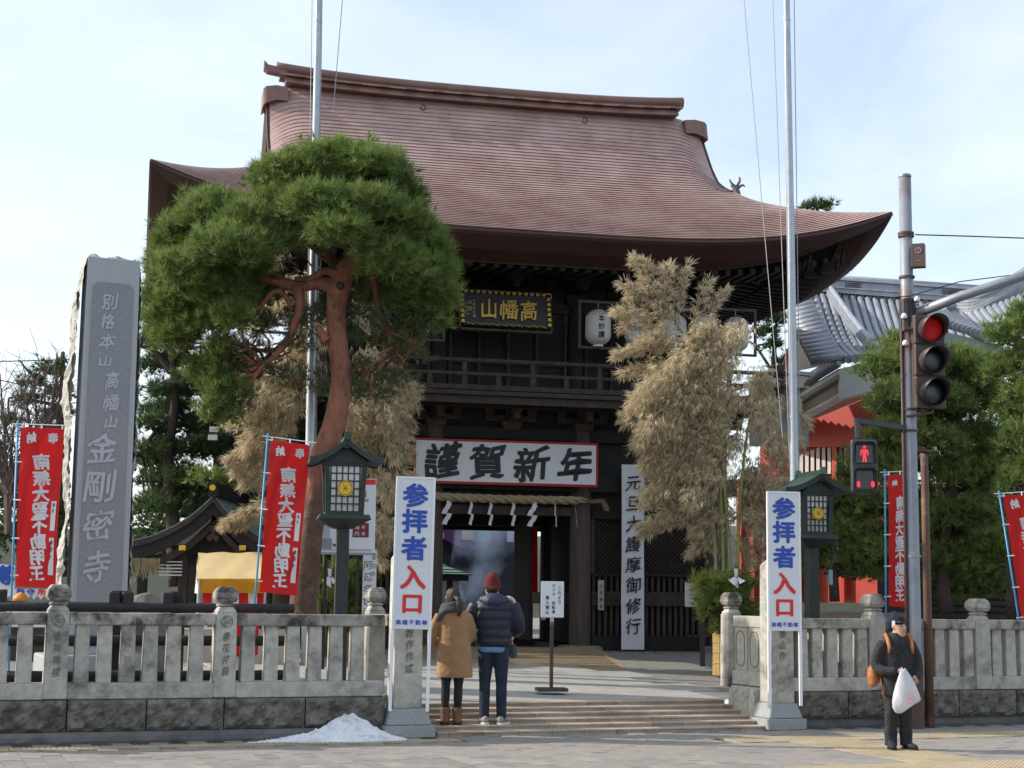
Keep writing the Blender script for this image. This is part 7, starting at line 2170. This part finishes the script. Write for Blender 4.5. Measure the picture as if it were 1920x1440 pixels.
# baby carried at his chest, hood showing over his right shoulder
by = thing('person', 'baby in cream fleece hood carried by the man, peeking past his shoulder', 'person', pm_ - Vector((.03, 0, .085)), R(-2))
mb = MB(); mb.rings([ell((.15, .26, z), rx, ry) for z, rx, ry in ((1.02, .05, .05), (1.08, .10, .09), (1.20, .11, .10), (1.32, .10, .09), (1.38, .06, .06))])
head(mb, (.19, .22, 1.475), .80, (.25, -.97, 0))
mb.tube([(.15, .25, 1.36), (.18, .23, 1.42)], .045, 10)
for sx in (0, 1): mb.tube([(.17, .27, 1.08), (.23, .20, .98), (.24 + sx * .01, .16, .88)], [.05, .045, .035], 10)
mb.tube([(.20, .22, 1.33), (.24, .13, 1.30), (.22, .06, 1.34)], [.035, .03, .025], 8)
remeshed(mb, 'body', SKIN, by, .012, 2)
mb = MB(); mb.rings([ell((.15, .26, z), rx, ry) for z, rx, ry in ((1.01, .07, .07), (1.08, .115, .105), (1.20, .125, .115), (1.32, .115, .105), (1.39, .08, .075))])
mb.tube([(.20, .22, 1.33), (.245, .13, 1.30), (.23, .07, 1.34)], [.05, .042, .036], 10)
remeshed(mb, 'snowsuit', FLUFF, by, .012, 2)
mb = MB()
mb.tube([(.19 + .072 * math.cos(a), .16, 1.475 + .080 * math.sin(a)) for a in [i * math.pi / 10 for i in range(21)]], .022, 8)
mb.rings([[(.19 + rx * math.cos(a), y, 1.475 + rx * 1.1 * math.sin(a)) for a in [i * math.pi / 8 for i in range(16)]] for y, rx in ((.17, .088), (.24, .10), (.30, .085), (.33, .03))])
remeshed(mb, 'hood', FLUFF, by, .010, 1)
mb = MB(); mb.tube([(.235, .19, .99), (.255, .155, .92), (.26, .12, .87)], [.06, .055, .045], 10); remeshed(mb, 'trousers', SCARF, by, .012, 2)
ey = MB()
for dx in (-.022, .026): ey.lathe([(.0, 0), (.007, .003), (.0, .006)], 8, .208 + dx, .148, 1.485)
ey.obj('eyes', INK, by)

# ---- person at the right, facing the street
gp = ground(1685, 1405, 0.0)
pr_ = thing('person', 'person in black coat and navy hat holding a white bag by the signal pole', 'person', gp, R(8))
legs = [((-.07, 0, .68), (-.075, -.01, .38), (-.08, .0, .08)), ((.07, 0, .68), (.072, -.02, .38), (.085, .0, .08))]
mb = MB(); body_core(mb, 1.46, .185, legs); head(mb, (.025, -.015, 1.315), .95, (.30, -.95, 0))
remeshed(mb, 'body', [SKIN, BLACKC], pr_, .013, 3, lambda c: 1 if c.z < .9 else 0)
mb = MB()
for sx in (-1, 1):
    x0 = sx * .075
    mb.tube([(x0, 0, .72), (x0 * 1.05, 0, .55), (x0 * 1.08, -.015, .42), (x0 * 1.12, -.005, .34), (x0 * 1.12, 0, .25), (x0 * 1.15, .005, .18), (x0 * 1.1, 0, .15)], [.094, .082, .070, .070, .064, .068, .06], 14)
remeshed(mb, 'trousers', CHAR, pr_, .012, 2)
mb = MB()
mb.rings([ell((0, 0, z), rx, ry, 20) for z, rx, ry in ((.575, .185, .135), (.64, .185, .138), (.78, .178, .13), (.92, .175, .125), (1.05, .180, .12), (1.14, .178, .11), (1.185, .13, .09), (1.225, .082, .075), (1.25, .07, .068))])
arm(mb, [(-.14, .0, 1.14), (-.215, .01, 1.02), (-.245, .0, .88), (-.19, -.11, .835), (-.085, -.19, .845)], [.072, .066, .060, .052, .046])
arm(mb, [(.14, .0, 1.14), (.215, .01, 1.02), (.235, -.01, .88), (.205, -.09, .80), (.15, -.13, .775)], [.070, .064, .058, .052, .050])
ct_ = remeshed(mb, 'coat', CHAR, pr_, .012, 2)
pk_ = MB().box(.12, .20, -.145, -.135, .76, .775); pk_.obj('pocket', BLACKC, ct_)
MB().tube([(.02, -.12, 1.16), (.015, -.138, .95), (.01, -.145, .75), (.01, -.15, .60)], .004, 4).obj('placket', BLACKC, ct_)
hand(pr_, (-.075, -.195, .85), (.9, -.25, -.15), (0, -.6, .8), 1, .88); hand(pr_, (.155, -.13, .80), (.0, -.3, -1), (0, -1, 0), -1, .8)
mb = MB()
mb.rings([ell((.015 + dx, .0, z), rx, ry, 16, .018) for z, rx, ry, dx in ((1.355, .090, .102, .005), (1.375, .094, .106, .0), (1.40, .090, .10, -.004), (1.44, .072, .082, -.012), (1.462, .045, .05, -.022), (1.475, .022, .024, -.03))])
mb.rings([ell((-.02, .045, z), rx, ry, 14) for z, rx, ry in ((1.26, .05, .04), (1.30, .082, .06), (1.36, .088, .07), (1.40, .07, .06))])
ht = remeshed(mb, 'hat', NAVYH, pr_, .009, 1)
MB().box(-.018, .018, -.004, .004, -.028, .028).obj('hat_label', WHITE_CLOTH, ht, loc=(-.062, -.080, 1.352), rz=R(-38), bevel=.004)
hr = MB(); hr.tube([(-.03, -.096, 1.366), (.03, -.110, 1.364), (.085, -.090, 1.364)], .011, 8); hr.tube([(.085, -.085, 1.35), (.100, -.05, 1.34), (.10, -.02, 1.32)], .013, 8)
hr.obj('hair', HAIR, pr_, smooth=True)
f = Vector((.30, -.95, 0)).normalized(); sd = Vector((-f.y, f.x, 0)); c = Vector((.025, -.015, 1.315))
for sg_ in (-1, 1):
    p = c + f * .082 + sd * sg_ * .031 + Vector((0, 0, .008))
    e = MB(); e.tube([p - sd * .011, p + f * .004, p + sd * .011], [.002, .0055, .002], 8); e.obj('eye', INK, pr_)
    b = MB(); b.tube([p - sd * .015 + Vector((0, 0, .018)), p + f * .005 + Vector((0, 0, .024)), p + sd * .015 + Vector((0, 0, .019))], .003, 6); b.obj('eyebrow', HAIR, pr_)
p = c + f * .089 + Vector((0, 0, -.052)); m_ = MB(); m_.tube([p - sd * .020, p + f * .003, p + sd * .020], [.002, .005, .002], 8); m_.obj('mouth', mat('lips', (.42, .13, .11), None, .5), pr_)
for sx, rz in ((-1, math.pi - .25), (1, math.pi + .15)):
    shoe(pr_, (sx * .085 + (.0 if sx < 0 else .01), -.005, 0), rz, .27, BOOTN, None, .20, .068)
# backpack
bk = thing('backpack', 'orange tan leather backpack worn by the person at the right', 'backpack', gp, R(8))
mb = MB(); mb.rings([ell((-.03, .18, z), rx, ry) for z, rx, ry in ((.70, .12, .05), (.74, .19, .08), (.85, .20, .09), (1.0, .17, .085), (1.08, .10, .05))])
remeshed(mb, 'bag', ORANGE, bk, .012, 2)
mb = MB(); mb.rings([ell((-.255, .06, z), rx, ry) for z, rx, ry in ((.66, .02, .03), (.69, .05, .06), (.78, .062, .075), (.86, .055, .065), (.90, .02, .03))])
remeshed(mb, 'side_pouch', ORANGE, bk, .010, 2)
for sx in (-1, 1):
    MB().tube([(sx * .125, .10, 1.20), (sx * .130, .0, 1.238), (sx * .135, -.085, 1.18), (sx * .130, -.118, 1.10), (sx * .135, -.118, 1.03)], [.016, .019, .021, .019, .012], 8, squash=.5).obj('strap', ORANGE, bk, smooth=True)
MB().tube([(-.20, .0, .80), (-.20, -.06, .68), (-.18, -.06, .56)], .006, 5).obj('dangling_strap', ORANGE, bk)
# plastic bag
pbg = thing('plastic_bag', 'white plastic carrier bag with faint red print held by the person at the right', 'bag', gp, R(8))
rs = []
for z, x0, x1, ry in ((.865, -.045, .0, .012), (.84, -.060, .015, .02), (.78, -.085, .055, .045), (.70, -.11, .10, .07), (.60, -.135, .15, .085), (.53, -.15, .165, .085), (.46, -.155, .13, .07), (.415, -.13, .03, .045), (.40, -.11, -.03, .02)):
    cx_ = (x0 + x1) / 2; w = (x1 - x0) / 2
    tilt = (.03 if z < .6 else 0)
    rs.append([(cx_ + w * math.cos(a) * (1 + .04 * math.sin(5 * a + z * 20)), -.235 + ry * math.sin(a) * (1 + .10 * math.sin(4 * a + z * 30)), z + .06 * max(0, math.cos(a)) * (1 if z < .5 else .3)) for a in [2 * math.pi * j / 28 for j in range(28)]])
b = MB().rings(rs).obj('bag', PLASTIC, pbg, smooth=True)
MB().tube([(-.02, -.235, .85), (-.035, -.225, .885), (-.055, -.235, .85)], .008, 6).obj('handle', PLASTIC, pbg)
def on_bag(x, z):
    return -.235 - .088 * math.sqrt(max(0, 1 - ((x - .01) / .16) ** 2)) - .006
rp_ = MB()
random.seed(3)
for k in range(16):
    x = random.uniform(-.03, .055); z = random.uniform(.52, .62)
    rp_.add([(x - .016, on_bag(x - .016, z), z - .012), (x + .016, on_bag(x + .016, z), z - .008), (x + .012, on_bag(x + .012, z), z + .016), (x - .012, on_bag(x - .012, z), z + .012)], [(0, 1, 2, 3)])
rp_.obj('red_print', mat('faded_red_print', (.72, .40, .42), (.70, .50, .52), .5, 8), b)
